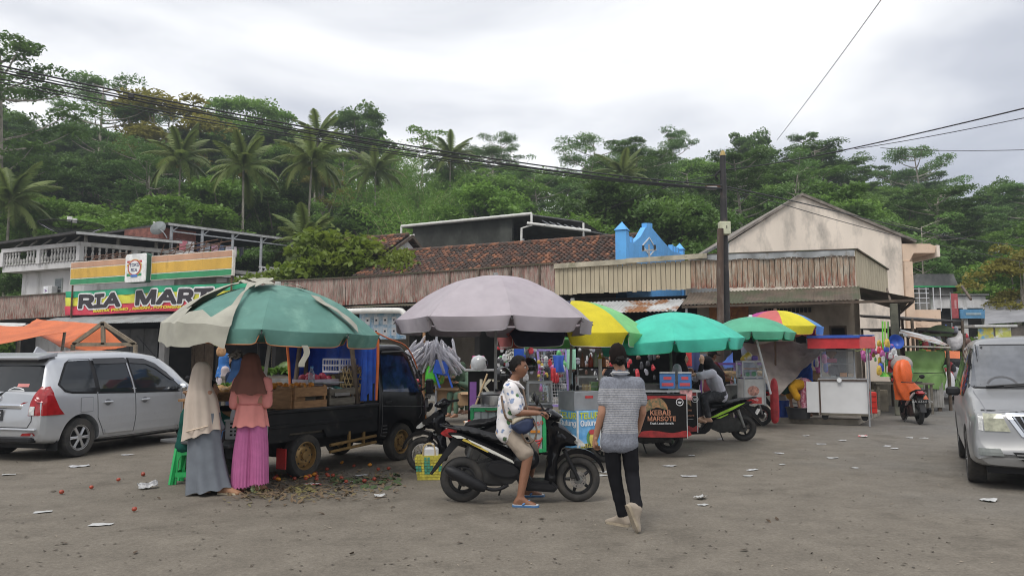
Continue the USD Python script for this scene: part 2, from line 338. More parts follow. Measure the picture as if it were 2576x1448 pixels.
LM={'dark':leaf_mat('leaves_dark',(0.054,0.109,0.0224),(0.179,0.271,0.0491)),'mid':leaf_mat('leaves_mid',(0.09,0.176,0.0263),(0.26,0.397,0.0568)),'olive':leaf_mat('leaves_olive',(0.158,0.155,0.0289),(0.395,0.314,0.0546)),'feather':leaf_mat('leaves_feathery',(0.081,0.161,0.0446),(0.233,0.334,0.0819)),'palm':leaf_mat('leaves_palm',(0.101,0.15,0.0394),(0.322,0.327,0.0874)),'bamboo':leaf_mat('leaves_bamboo',(0.101,0.211,0.0315),(0.296,0.431,0.0655)),'bright':leaf_mat('leaves_bright',(0.105,0.165,0.0184),(0.335,0.347,0.0511))}
BARK=mat('bark_pale',(.30,.27,.22),.9,var=.3,sc=6,st=(1,1,.25),bump=.4)
BARKD=mat('bark_dark',(.13,.11,.085),.9,var=.3,sc=6,st=(1,1,.25),bump=.4)
CULM=mat('bamboo_culm',(.27,.28,.11),.6,var=.25,sc=3)
def leaves(r,c,size,up=.6,aspect=.55,droop=0.0):
 """A leaf-sized kite at every point of c."""
 n=len(c);nr=r.normal(size=(n,3));nr[:,2]=np.abs(nr[:,2])+up;nr/=np.linalg.norm(nr,axis=1,keepdims=True)
 d=r.normal(size=(n,3));d[:,2]-=droop;d-=nr*(d*nr).sum(1,keepdims=True);d/=np.linalg.norm(d,axis=1,keepdims=True)
 w=np.cross(nr,d);s=(size*r.uniform(.6,1.35,n))[:,None]
 v=np.stack([c-d*s*.5,c+w*s*aspect*.5+d*s*.05,c+d*s*.5-nr*s*.12,c-w*s*aspect*.5+d*s*.05],1).reshape(-1,3)
 i=np.arange(n)[:,None]*4
 return v,np.vstack([i+[0,1,2],i+[0,2,3]])
def clump_points(r,centres,radii,per,flat=.7):
 out=[]
 for c,q in zip(centres,radii):
  p=r.normal(size=(per,3));p/=np.linalg.norm(p,axis=1,keepdims=True);p[:,2]=np.where(p[:,2]<-.3,-p[:,2]*.5,p[:,2])
  out.append(c+p*np.array([1,1,flat])*q*r.uniform(.55,1.08,(per,1)))
 return np.vstack(out)
def limbs(mb,base,top,targets,r0,r1,r):
 mb.tube(spline([base,(np.array(base)+top)/2+r.normal(size=3)*[.25,.25,0],top],7),np.linspace(r0,r1,7),7)
 for t in targets:
  k=r.uniform(.45,.97);s=np.array(base)*(1-k)+np.array(top)*k
  m=(s+t)/2+[0,0,-.08*np.linalg.norm(t-s)]
  mb.tube(spline([s,m,t],5),np.linspace(r1*.75,r1*.16,5),5)
VEG={}
def proto(kind,label,cat,group):
 p=f'/World/Looks/proto_{kind}'
 return p
def broad(seed,h,rx,rz,lm,bark=BARKD,ncl=52,per=230,size=.30,base=.42,flat=.75,clr=.27):
 """(trunk, crown) of a broadleaf tree of height h."""
 r=rng(seed);cz=h-rz
 d=r.normal(size=(ncl,3));d/=np.linalg.norm(d,axis=1,keepdims=True);d[:,2]=np.where(d[:,2]<-.55,-d[:,2],d[:,2])
 q=r.uniform(.35,.92,(ncl,1))**.6
 c=d*q*[rx,rx,rz];c[:,:2]+=.18*rx*r.normal(size=(ncl,2))*.5;c[:,2]+=cz
 rad=r.uniform(.7,1.3,ncl)*rx*clr
 tr=MB();limbs(tr,(0,0,-.6),(r.normal()*.3,r.normal()*.3,cz+rz*.1),c[r.choice(ncl,9,False)],h*.022+.06,h*.011,r)
 return tr,leaves(r,clump_points(r,c,rad,per,flat),size,.5)
def albizia(seed,h,rx,lm,tiers=5,per=210,size=.25,lean=.0):
 """A tall pale-limbed tree with flat feathery tiers."""
 r=rng(seed);tr=MB();top=np.array([lean*h,r.normal()*.3,h*.93])
 limb=spline([(0,0,-.6),(lean*h*.2,.1,h*.4),top],9);tr.tube(limb,np.linspace(h*.016+.05,.05,9),7)
 cs,rd=[],[]
 for k in range(tiers*4):
  t=r.uniform(.42,1.0);s=limb[0]*(1-t)+top*t;s[0]=np.interp(s[2],limb[:,2],limb[:,0])
  a=k*2.4+r.normal()*.4;R=rx*(1.08-.62*abs(t-.68)/.4)*r.uniform(.5,1.0)
  e=s+np.array([math.cos(a)*R,math.sin(a)*R,R*r.uniform(.28,.55)]);e[2]=min(e[2],h)
  tr.tube(spline([s,s*.5+e*.5+[0,0,-R*.08],e],5),np.linspace(.075,.02,5),5)
  for w in(.62,.85,1.0):
   cs.append(s*(1-w)+e*w+r.normal(size=3)*[.35,.35,.08]);rd.append(r.uniform(.6,1.2)*rx*.25)
 return tr,leaves(r,clump_points(r,cs,rd,per,.45),size,1.1,.46)
def slender(seed,h,rx,per=120,size=.24):
 r=rng(seed);tr=MB();lean=r.normal()*.05*h
 limb=spline([(0,0,-.6),(lean*.3,0,h*.5),(lean,0,h*.95)],7);tr.tube(limb,np.linspace(.10,.035,7),6)
 cs=[]
 for k in range(16):
  t=r.uniform(.6,1);s=np.array([np.interp(h*t*.95,limb[:,2],limb[:,0]),0,h*t*.95]);a=r.uniform(0,6.3);R=rx*r.uniform(.4,1)
  e=s+np.array([math.cos(a)*R,math.sin(a)*R,R*.5]);tr.tube([s,e],[.035,.012],4);cs.append(e)
 return tr,leaves(r,clump_points(r,cs,[rx*.42]*16,per,.6),size,.6)
def bamboo(seed,h,n=14,per=330,size=.3):
 r=rng(seed);tr=MB();pts=[]
 for k in range(n):
  a=r.uniform(0,6.3);b=r.uniform(.1,.9);hh=h*r.uniform(.7,1);o=r.uniform(.12,.34)*hh
  p=spline([(math.cos(a)*b,math.sin(a)*b,-.5),(math.cos(a)*(b+o*.22),math.sin(a)*(b+o*.22),hh*.55),(math.cos(a)*(b+o*.62),math.sin(a)*(b+o*.62),hh*.88),(math.cos(a)*(b+o),math.sin(a)*(b+o),hh*.95)],9)
  tr.tube(p,np.linspace(.06,.012,9),5)
  t=r.uniform(.25,1,per)**.8;q=np.stack([np.interp(t,np.linspace(0,1,9),p[:,i])for i in range(3)],1)
  pts.append(q+r.normal(size=(per,3))*(np.array([.55,.55,.42])*(1.15-.35*t[:,None])))
 return tr,leaves(r,np.vstack(pts),size,.5,.34,.9)
def frond(r,L,droop,n=58):
 """One palm leaf along +x: an arched rib with hanging leaflets."""
 t=np.linspace(0,1,12);x=L*(t-.14*droop*t**3);z=L*(.42*t-(.38+.55*droop)*t**2.1)
 rib=np.stack([x,0*t,z],1);mb=MB().tube(rib,np.linspace(.045,.008,12),4)
 V,F,k=[],[],0
 for i,q in enumerate(np.linspace(.12,.995,n)):
  o=np.array([np.interp(q,t,rib[:,j])for j in range(3)]);l=L*.23*math.sin(PI*min(1,.16+q*.86))**.6*r.uniform(.85,1.1)
  for s in(-1,1):
   tip=o+np.array([l*.55,s*l*.78,-l*(.38+.4*r.random())]);w=np.array([.062,0,0])
   V+=[o-w,o+w,tip];F.append([k,k+1,k+2]);k+=3
 return mb.add(V,F)
def palm(name,label,loc,h,L,seed,group,lean=.0,rz=0,nfr=22,nuts=True):
 r=rng(seed);p=T(name,label,'coconut palm',loc,rz,group)
 top=np.array([lean*h,0,h]);q=spline([(0,0,-.6),(lean*h*.25,0,h*.5),top],40)
 P(p,'trunk',MB().tube(q,(.12-.04*np.linspace(0,1,40))*(1+.09*(np.arange(40)%2)),8),BARK)
 for k in range(nfr):
  a=k*2.4;e=1.15-1.5*k/nfr
  fr=frond(r,L*r.uniform(.85,1.08),.15+.6*k/nfr*r.uniform(.8,1.2));fr.move(top+[0,0,-.05],rz=a,ry=-(1.05-1.75*k/nfr)+.12*r.normal())
  P(p,'frond',fr,LM['palm'],False)
 if nuts:
  mb=MB()
  for k in range(11):mb.ball(top+[math.cos(k*2.1)*.3,math.sin(k*2.1)*.3,-.35-.18*(k%3)],.15,1,(1,1,1.2))
  P(p,'coconut_cluster',mb,mat('coconut_husk',(.25,.2,.05),.6))
 return p
TREES={}
def tree(kind,label,u,vtop,Y,group=None,wide=1.0,rz=None,cat='tree',name=None,zb=None):
 """A tree whose top stands at pixel (u, vtop) at distance Y, rooted on the hill. The first of its kind is built, the others are copies."""
 build,h0,lm,bark,nm=KIND[kind]
 X,zt_=at(u,vtop,Y)[0],at(u,vtop,Y)[2]
 z0=float(zt(X,Y))-.25 if zb is None else zb
 s=max((zt_-z0)/h0,.3);rz=(u*12.9898%6.28)if rz is None else rz
 if kind not in TREES:
  tr,cr=build()
  p=T(name or nm,label,cat,(X,Y,z0),rz,group,sc=(s*wide,s*wide,s))
  P(p,'trunk',tr,bark);P(p,'crown',cr,lm,False)
  TREES[kind]=p
  return p
 return dup(TREES[kind],(X,Y,z0),rz,label,group,sc=(s*wide,s*wide,s))
KIND={'broad_a':(lambda:broad(1,12,4.2,4.3,0),12,LM['mid'],BARKD,'broadleaf_tree'),'broad_b':(lambda:broad(2,13,3.5,4.6,0,ncl=42),13,LM['dark'],BARKD,'broadleaf_tree'),'broad_c':(lambda:broad(3,11,4.6,3.6,0,ncl=52,flat=.6),11,LM['mid'],BARK,'broadleaf_tree'),'round':(lambda:broad(4,9,4.2,3.9,0,ncl=66,per=210,clr=.24,size=.27),9,LM['dark'],BARKD,'round_tree'),'olive':(lambda:broad(5,12,3.6,4.2,0,ncl=40,per=170,clr=.25),12,LM['olive'],BARK,'yellowish_tree'),'albizia_a':(lambda:albizia(6,16,4.8,0),16,LM['feather'],BARK,'feathery_tree'),'albizia_b':(lambda:albizia(7,15,5.2,0,tiers=6,lean=.05),15,LM['feather'],BARK,'feathery_tree'),'albizia_c':(lambda:albizia(17,15,4.2,0,tiers=7,per=190,lean=-.04),15,LM['dark'],BARK,'feathery_tree'),'slender':(lambda:slender(8,14,2.0),14,LM['feather'],BARK,'slender_tree'),'slender_b':(lambda:slender(18,13,1.7),13,LM['mid'],BARK,'slender_tree'),'bamboo_a':(lambda:bamboo(9,12),12,LM['bamboo'],CULM,'bamboo_clump'),'bamboo_b':(lambda:bamboo(10,11,16,300),11,LM['bamboo'],CULM,'bamboo_clump'),'bush':(lambda:broad(11,5,2.9,2.3,0,ncl=40,per=170,size=.24),5,LM['mid'],BARKD,'bushy_tree'),'bright':(lambda:broad(12,5,2.9,2.1,0,ncl=44,per=190,size=.26,flat=.6),5,LM['bright'],BARK,'bright_leafy_tree')}
HG={'broad_a':('dense mid green broadleaf tree on the wooded hillside','mid green broadleaf trees on the hillside'),'broad_b':('tall dark green broadleaf tree on the wooded hillside','dark green broadleaf trees on the hillside'),'broad_c':('wide flat-topped green broadleaf tree on the wooded hillside','wide broadleaf trees on the hillside'),'round':('dark rounded leafy tree on the lower hillside','rounded trees on the lower hillside'),'olive':('yellowish olive leafed tree among the green hillside trees','olive trees on the hillside'),'albizia_a':('pale limbed tree with flat feathery tiers on the hillside','feathery trees on the hillside'),'albizia_b':('pale limbed tree with flat feathery tiers on the hillside','feathery trees on the hillside'),'albizia_c':('dark tree with dense feathery tiers on the hillside','dark feathery trees on the hillside'),'slender':('thin pale trunked tree with a small loose crown on the hillside','slender trees on the hillside'),'slender_b':('thin pale trunked tree with a small green crown on the hillside','slender green trees on the hillside'),'bamboo_a':('yellow green plume of arching bamboo on the hillside','bamboo clumps on the hillside'),'bamboo_b':('yellow green plume of arching bamboo on the hillside','bamboo clumps on the hillside'),'bush':('low bushy green tree at the foot of the hill','bushy trees at the foot of the hill')}
# the trees that stand out
HERO=[('albizia_c','tallest dark tree, bare trunked, at the left edge above the white house',30,92,62,.95),('albizia_a','lone see-through feathery tree against the sky right of the tallest tree',258,188,80,.95),('olive','olive brown rounded tree top under the cable bundle, standing against the sky',425,228,84,1.25),('broad_c','dark flat tree top against the sky right of the olive tree',625,246,98,.9),('broad_b','large dark tree crown against the sky between the two coconut palms',905,264,95,1.05),('slender_b','small loose crowned tree against the sky left of the far palm',1062,318,95,1.4),('albizia_b','small feathery tree top against the sky above the black walled building',1255,340,100,.75),('albizia_b','spreading feathery tree along the skyline left of the steel pole',1500,345,95,1.1),('albizia_a','feathery tree on the skyline just left of the steel pole',1685,330,98,.9),('broad_b','dark round headed tree on the skyline right of the steel pole',1885,325,98,.85),('albizia_c','wispy topped dark tree above the gable ridge on the skyline',2030,330,98,.8),('albizia_b','leaning feathery tree with a long wisp on the right skyline',2315,360,92,.9),('broad_b','dark tree at the right end of the skyline',2510,450,90,.95),('round','big dark rounded tree behind the blue battlemented gable',1565,462,56,1.1),('round','second dark rounded tree, right behind the steel pole',1690,505,52,1.0),('olive','olive brown tree hanging over the grey shed at the right edge',2565,610,40,1.1)]
for k,(kd,lb,u,v,Y,w)in enumerate(HERO):tree(kd,lb,u,v,Y,None,w)
PAL=[('coconut palm with yellow nuts, its trunk bare above the tiled roof',785,405,60,3.63,.02,1),('coconut palm left of the nut palm, its trunk pale, behind the laundry roof',612,420,56,3.40,-.015,1),('coconut palm with upright fronds above the laundry terrace',455,400,62,3.55,.0,1),('palm standing alone against the sky at mid hill',1133,395,85,3.70,.0,1),('low palm with fronds down to the laundry house roof',770,610,47,2.96,.0,0),('palm high behind the cables above the nut palm',800,345,80,3.85,.02,0),('palm half hidden at the left edge of the forest',25,505,54,3.70,.0,0),('palm half hidden behind the tall trees left of the steel pole',1565,440,72,3.40,.0,0),('palm with drooping fronds left of the bamboo',945,430,74,3.55,.0,0)]
for k,(lb,u,v,Y,L,ln,nut)in enumerate(PAL):
 q=at(u,v,Y);z0=float(zt(q[0],Y))-.3
 palm('coconut_palm',lb,(q[0]-ln*(q[2]-z0),Y,z0),q[2]-z0,L,40+k,'coconut palms on the hillside',ln,0,22,bool(nut))
# the rest of the wood
rr=rng(77)
for Y,step in((50,5.2),(56,5.4),(63,5.4),(71,5.6),(80,5.8),(89,6.0),(97,4.6),(102,4.4),(107,5.0)):
 X=-Y*.78
 while X<Y*.80:
  X+=step*rr.uniform(.75,1.3);y=Y+rr.uniform(-3,3);u=1288+X/y*FU;z0=float(zt(X,y));k=rr.random()
  if u<850:kd='albizia_b' if k<.07 else 'broad_a' if k<.40 else 'broad_b' if k<.66 else 'broad_c' if k<.88 else 'olive' if k<.93 else 'slender'
  elif u<1200:kd='bamboo_a' if k<.42 else 'bamboo_b' if k<.6 else 'broad_a' if k<.75 else 'broad_b' if k<.85 else 'slender_b'
  elif u<1480:kd='slender' if k<.22 else 'slender_b' if k<.34 else 'bamboo_b' if k<.58 else 'albizia_b' if k<.68 else 'broad_a'
  elif u<1800:kd='albizia_a' if k<.12 else 'broad_a' if k<.48 else 'slender' if k<.56 else 'broad_b' if k<.84 else 'albizia_c'
  else:kd='albizia_a' if k<.12 else 'albizia_c' if k<.3 else 'broad_b' if k<.58 else 'broad_c' if k<.78 else 'slender' if k<.83 else 'broad_a'
  if Y<=56:kd='round' if k<.3 else 'bush' if k<.45 else kd
  h=KIND[kd][1]*rr.uniform(.72,.98)
  if Y>=98:h*=.86
  vt=902-(z0+h-1.56)/y*FU
  if Y>=89 and vt<np.interp(u,SKY[:,0],SKY[:,1])-6:vt=np.interp(u,SKY[:,0],SKY[:,1])+rr.uniform(-4,26)
  lb,gp=HG[kd]
  tree(kd,lb,u,vt,y,gp,rr.uniform(1.0,1.4))
# bare pale stems between the crowns
# undergrowth that nobody could count
r=rng(5);um=MB().add(*leaves(r,clump_points(r,r.normal(size=(16,3))*[.9,.9,.35]+[0,0,.7],[.6]*16,26,.8),.34,.5))
pi=UsdGeom.PointInstancer.Define(stage,'/World/hill_undergrowth')
usdkit.mesh(stage,'/World/hill_undergrowth/leafy_clump',um.out(),LM['mid'])
pi.CreatePrototypesRel().SetTargets(['/World/hill_undergrowth/leafy_clump'])
n=3400;Y=47+64*r.random(n)**.9;X=Y*r.uniform(-.8,.82,n);Z=zt(X,Y)
pi.CreatePositionsAttr(Vt.Vec3fArray.FromNumpy(np.stack([X,Y,Z],1).astype(np.float32)))
pi.CreateProtoIndicesAttr(Vt.IntArray([0]*n));pi.CreateScalesAttr(Vt.Vec3fArray.FromNumpy((r.uniform(.9,2.4,(n,1))*np.ones((1,3))).astype(np.float32)))
a=r.uniform(0,PI,n);pi.CreateOrientationsAttr(Vt.QuathArray([Gf.Quath(float(math.cos(x)),0,0,float(math.sin(x)))for x in a]))
tag('/World/hill_undergrowth','tangled green undergrowth covering the hillside between the trees','undergrowth',None,'stuff')
# the leafy trees in front of the tiled roof
tree('bright','bright leafy tree in front of the tiled roof, behind the peeling board front',858,598,38.5,None,1.12,zb=1.0)
tree('bright','smaller bright leafy tree right of the larger one, before the long tiled roof',1045,636,36.2,None,.8,zb=1.0)
tree('bright','small bright shrub tree at the left foot of the leafy tree beside the white house',748,652,39.5,None,.8,zb=1.4)
# ================================================================ the row of shops along the square
A0=np.array([-26.7,38.6]);RZ=math.atan2(-16.6,36.9);tx=np.array([math.cos(RZ),math.sin(RZ)]);ty=np.array([-math.sin(RZ),math.cos(RZ)])
def loc(u,v,y=0.0):
 """Local (x, z) of the shop row where the ray of pixel (u, v) meets its plane y (x along the street, y away from it)."""
 d=ray(u,v);k=((A0@ty)+y)/(d[:2]@ty);p=d*k
 return float(p[:2]@tx-A0@tx),float(p[2]+EYE)
def wor(x,y,z=0.0):q=A0+x*tx+y*ty;return np.array([q[0],q[1],z])
def wall(mb,p,q,z0,z1,th=.15):
 p,q=np.array(p[:2],float),np.array(q[:2],float);d=q-p
 return mb.box(((p+q)[0]/2,(p+q)[1]/2,(z0+z1)/2),(np.linalg.norm(d),th,z1-z0),rz=math.atan2(d[1],d[0]))
def peel_mat(name,base,cols,lo=.46,stain=.5):
 """Boards whose old paint has flaked off in upright streaks."""
 nodes={'tc':('texture_coordinate',{}),'m1':('mapping',{'scale':(1,1,.16)}),'m2':('mapping',{'scale':(1,1,.3)}),'sx':('separate_xyz',{}),'n1':('noise_texture',{'scale':14.0,'detail':4.0,'roughness':.75}),'n2':('noise_texture',{'scale':3.2,'detail':5.0,'roughness':.7}),'n3':('noise_texture',{'scale':5.0,'detail':5.0,'roughness':.8}),'r1':('rgb_ramp',{'ramp':[(lo-.05,(0,0,0)),(lo+.04,(1,1,1))]}),'rc':('rgb_ramp',{'ramp':cols}),'rb':('rgb_ramp',{'ramp':[(.3,tuple(np.array(base)*.55)),(.6,base),(.8,tuple(np.minimum(np.array(base)*1.25,.8)))]}),'mx':('mix',{}),'r3':('rgb_ramp',{'ramp':[(.38,(stain,stain*.97,stain*.92)),(.56,(1,1,1))]}),'mu':('mix',{'mix_type':'multiply','fac':1.0}),'p':('principled_bsdf',{'roughness':.85,'specular_ior_level':.3}),'za':('math',{'math_type':'multiply_add','value2':.5,'value3':-1.75}),'zb':('math',{'math_type':'add'})}
 MATS[name]=usdkit.material(stage,'/World/Looks/'+name,nodes,[('tc.object','m1.vector'),('tc.object','m2.vector'),('tc.object','sx.vector'),('m1.vector','n1.vector'),('m2.vector','n2.vector'),('m1.vector','n3.vector'),('n1.fac','r1.fac'),('sx.z','za.value1'),('n2.fac','zb.value1'),('za.value','zb.value2'),('zb.value','rc.fac'),('n2.fac','rb.fac'),('r1.color','mx.fac'),('rc.color','mx.color1'),('rb.color','mx.color2'),('n3.fac','r3.fac'),('mx.color','mu.color1'),('r3.color','mu.color2'),('mu.color','p.base_color')],surface='p.BSDF')
 return MATS[name]
RED,GRN,PNK=(.23,.075,.052),(.085,.15,.095),(.34,.24,.20)
PEEL1=peel_mat('peeling_pink_boards',(.40,.34,.29),[(.25,(.27,.16,.13)),(.5,(.30,.14,.115)),(.62,RED),(.75,(.33,.2,.17))],.5)
PEEL2=peel_mat('peeling_red_green_boards',(.44,.38,.30),[(.28,(.09,.17,.115)),(.42,(.13,.18,.125)),(.48,(.28,.19,.15)),(.62,(.27,.115,.08)),(.85,(.34,.24,.17))],.52,.6)
BEIGE=mat('beige_boards',(.42,.36,.25),.8,var=.12,sc=3,st=(1,1,.2),c2=(.25,.22,.15),c2at=.66,c2sc=4)
CAPB=mat('beige_trim',(.40,.36,.27),.8,var=.2,sc=2,c2=(.2,.19,.12),c2at=.62)
ZINC=mat('zinc_sheet',(.30,.31,.31),.55,.35,var=.2,sc=2,c2=(.16,.13,.10),c2at=.62)
ZINCN=mat('galvanised_sheet',(.5,.51,.51),.5,.35,var=.18,sc=2,c2=(.27,.12,.05),c2at=.55,c2w=.04,c2sc=1.3)
RUSTY=mat('brown_rust_sheet',(.105,.078,.056),.85,var=.35,sc=1.5,c2=(.06,.065,.035),c2at=.52,c2sc=1.2)
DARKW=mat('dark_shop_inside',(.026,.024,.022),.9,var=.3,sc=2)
WOODD=mat('dark_wood',(.09,.065,.045),.8,var=.3,sc=6)
CREAM=mat('cream_plaster',(.42,.36,.29),.85,var=.12,sc=1.2,c2=(.22,.19,.16),c2at=.6,c2w=.12,c2sc=1.4,st=(1,1,.5))
WHITEW=mat('white_plaster',(.56,.55,.54),.85,var=.08,sc=1.2,c2=(.30,.29,.27),c2at=.62,c2w=.1,c2sc=1.6,st=(1,1,.35))
CONC=mat('grey_concrete',(.27,.26,.24),.9,var=.25,sc=2.5,c2=(.12,.12,.1),c2at=.62,c2w=.12,bump=.2)
STEEL=mat('grey_steel',(.33,.34,.35),.5,.4,var=.15,sc=5)
RUSTB=mat('rusty_bar',(.12,.06,.035),.85,var=.35,sc=9)
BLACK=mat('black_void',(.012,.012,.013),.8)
def corr(mb,x0,x1,z0a,z1a,z0b,z1b,y0,pitch=.08,amp=.018,slope=None,per=4):
 """Corrugated sheet from x0 to x1; its lower and upper edges run from (z0a, z1a) to (z0b, z1b). slope=(y at the lower, y at the upper edge)."""
 n=max(int((x1-x0)/pitch*per),4);ya,yb=slope or(y0,y0)
 def fn(u,v):
  x=x0+u*(x1-x0);w=np.sin(x/pitch*2*PI)*amp
  lo=z0a+(z0b-z0a)*u;hi=z1a+(z1b-z1a)*u;k=abs(yb-ya)>.05
  return np.stack([x,ya+(yb-ya)*v+(0 if k else w),lo+(hi-lo)*v+(w if k else 0)],-1)
 return mb.grid(fn,n,1 if not slope else 2)
mk=T('market_row','long single storey row of shops with a high peeling board front','shop row',(A0[0],A0[1],0),RZ)
xs=lambda u,y=0:loc(u,700,y)[0]
LEN=xs(2150)
def sec(u0,vt0,vb0,u1,vt1,vb1):
 a,b,c,d=loc(u0,vt0),loc(u0,vb0),loc(u1,vt1),loc(u1,vb1)
 return a[0],c[0],b[1],a[1],d[1],c[1]
for a in((-140,757,812,165,738,795),(165,738,795,420,721,782),(420,721,782,600,712,775),(600,712,775,870,700,767),(870,700,767,1132,683,756),(1132,683,756,1205,678,752),(1205,678,752,1285,671,748),(1285,671,748,1358,667,744),(1358,667,744,1396,664,742)):
 x0,x1,zb0,zt0,zb1,zt1=sec(*a);g=MB();corr(g,x0+.01,x1-.01,zb0,zt0,zb1,zt1,0,.085,.012)
 P(mk,'fascia_sheet',g,PEEL1,40)
 if a[0]>=1132:P(mk,'cover_strip',MB().box((x0,-.03,(zb0+zt0)/2),(.07,.05,zt0-zb0)),WOODD)
 P(mk,'ridge_trim',MB().bar((x0,-.01,zt0+.03),(x1,-.01,zt1+.03),.1,.05),RUSTY)
def planks(u0,vt0,vb0,u1,vt1,vb1,n,m,seed):
 x0,x1,zb0,zt0,zb1,zt1=sec(u0,vt0,vb0,u1,vt1,vb1);r=rng(seed);e=np.linspace(x0,x1,n+1)
 for k in range(n):
  f=(k+.5)/n;lo,hi=zb0+(zb1-zb0)*f,zt0+(zt1-zt0)*f;lo+=r.uniform(-.02,.02)
  P(mk,'plank',MB().box(((e[k]+e[k+1])/2,r.uniform(-.012,.012),(lo+hi)/2),(e[k+1]-e[k]-.018,.03,hi-lo),ry=r.normal()*.003),m,False)
 P(mk,'backing_rail',MB().bar((x0,.05,(zb0+zt0)/2),(x1,.05,(zb1+zt1)/2),.05,(zt0-zb0)*.92),DARKW)
 return x0,x1,zt0,zt1
x0,x1,z0,z1=planks(1396,676,742,1737,654,727,29,BEIGE,3)
P(mk,'beige_cap',MB().bar((x0,-.04,z0+.08),(x0+(x1-x0)*.62,-.04,z0*.38+z1*.62+.08),.14,.17),CAPB);P(mk,'beige_cap',MB().bar((x0+(x1-x0)*.55,-.09,z0*.45+z1*.55+.10),(x1+.55,-.09,z1+.10),.1,.16),CAPB)
x0,x1,z0,z1=planks(1737,654,726,2150,641,720,30,PEEL2,4)
g=MB();r=rng(8)
g.grid(lambda u,v:np.stack([x0+.1+u*(x1-x0-.1),-.07+.02*np.sin(u*37)*(1-v)+0*v,z0-.03+(z1-z0)*u+v*.19+.02*np.sin(u*23)],-1),60,2)
P(mk,'zinc_cap',g,ZINC,True)
P(mk,'ridge_trim',MB().bar((x0,-.03,z0+.17),(x1,-.03,z1+.17),.12,.03),RUSTY)
# the return at the right end, sloping back
zt2,zb2=z1+.15,loc(2150,720)[1]
gr_=MB()
for k in range(14):
 f0,f1=k/14,(k+1)/14
 P(mk,'end_plank',MB().prism([(f0*3.6+.01,zb2),(f1*3.6-.01,zb2),(f1*3.6-.01,zt2-.28*f1),(f0*3.6+.01,zt2-.28*f0)],.03,rotm(rz=PI/2-.28)@RX,(x1+.02,0,0)),BEIGE,False)
P(mk,'ridge_trim',MB().bar((x1+.02,-.05,zt2+.02),(x1+.02+3.6*math.sin(.28),3.6*math.cos(.28),zt2-.26),.14,.04),RUSTY)
# roof, walls, floor, ceiling
P(mk,'roof',MB().bar((-4,.1,4.55),(-4,7.4,5.0),.06,.06).out()and MB().add([(-5,.08,4.5),(LEN-.1,.08,4.4),(LEN-.1,3.6,4.35),(LEN-7,7.0,4.6),(-5,7.0,4.7)],[(0,1,2),(0,2,3),(0,3,4)]),RUSTY)
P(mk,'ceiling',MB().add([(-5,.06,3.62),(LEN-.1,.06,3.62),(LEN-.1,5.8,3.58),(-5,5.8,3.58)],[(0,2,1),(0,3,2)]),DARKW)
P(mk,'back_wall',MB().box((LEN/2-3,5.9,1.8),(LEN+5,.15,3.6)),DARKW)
P(mk,'floor_slab',MB().box((LEN/2-2.4,3.0,.07),(LEN+5.2,6.2,.14)),CONC)
for k,u in enumerate((60,240,421,560,700,850,1042,1205,1375,1560)):
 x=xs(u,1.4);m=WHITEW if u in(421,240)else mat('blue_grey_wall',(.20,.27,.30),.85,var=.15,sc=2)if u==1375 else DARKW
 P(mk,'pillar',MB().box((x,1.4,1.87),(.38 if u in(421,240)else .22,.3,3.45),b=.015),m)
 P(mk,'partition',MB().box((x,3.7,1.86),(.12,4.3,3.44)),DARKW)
# shutters, doors and walls of the single shops
SHUT=mat('folding_shutter',(.10,.10,.10),.6,.2,var=.2,sc=3)
for u0,u1,m,y in((250,405,SHUT,1.9),(440,545,mat('brown_tile_wall',(.20,.135,.085),.7,var=.2,sc=6),3.0),(1388,1440,MATS['blue_grey_wall'],2.2)):
 a,b=xs(u0,y),xs(u1,y);n=9
 for k in range(n):P(mk,'door_panel',MB().box((a+(b-a)*(k+.5)/n,y+.02*(k%2),1.6),((b-a)/n-.02,.03,2.9)),m)
g=MB();a,b=xs(690,2.6),xs(835,2.6)
for k in range(26):P(mk,'bamboo_slat',MB().cyl((a,2.6,.85+k*.074),(b,2.6,.85+k*.074),.032,n=6),mat('bamboo_blind',(.46,.36,.22),.7,var=.2,sc=8))
# the right end: cream wall with dark openings and a lattice of vents
yw=1.9;xa,xb=xs(1752,yw),LEN+.1
ops=[(loc(1994,772,yw)[0],loc(2034,772,yw)[0],1.0,2.75),(loc(2084,780,yw)[0],loc(2128,780,yw)[0],.14,2.62),(loc(1800,780,yw)[0],loc(1900,780,yw)[0],.14,2.5)]
pg=Polygon([(xa,.14),(xb,.14),(xb,3.6),(xa,3.6)])
for o in ops:pg=pg.difference(Polygon([(o[0],o[2]-.01),(o[1],o[2]-.01),(o[1],o[3]),(o[0],o[3])]))
P(mk,'shop_wall',MB().tm(trimesh.creation.extrude_polygon(pg,.14,engine='earcut'),RX,(0,yw+.14,0)),CREAM,False)
for o in ops:
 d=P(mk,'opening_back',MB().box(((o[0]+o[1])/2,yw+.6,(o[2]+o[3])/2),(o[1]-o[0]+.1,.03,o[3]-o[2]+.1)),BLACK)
 fr=MB()
 for xx in(o[0]+.03,o[1]-.03):fr.box((xx,yw+.02,(o[2]+o[3])/2),(.06,.12,o[3]-o[2]))
 fr.box(((o[0]+o[1])/2,yw+.02,o[3]-.03),(o[1]-o[0]-.13,.12,.06));P(mk,'door_frame',fr,WOODD)
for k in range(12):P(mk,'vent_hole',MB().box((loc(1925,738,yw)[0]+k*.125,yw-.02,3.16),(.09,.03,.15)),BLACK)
P(mk,'end_wall',MB().box((LEN+.05,3.9,1.87),(.15,4.0,3.46)),CREAM)
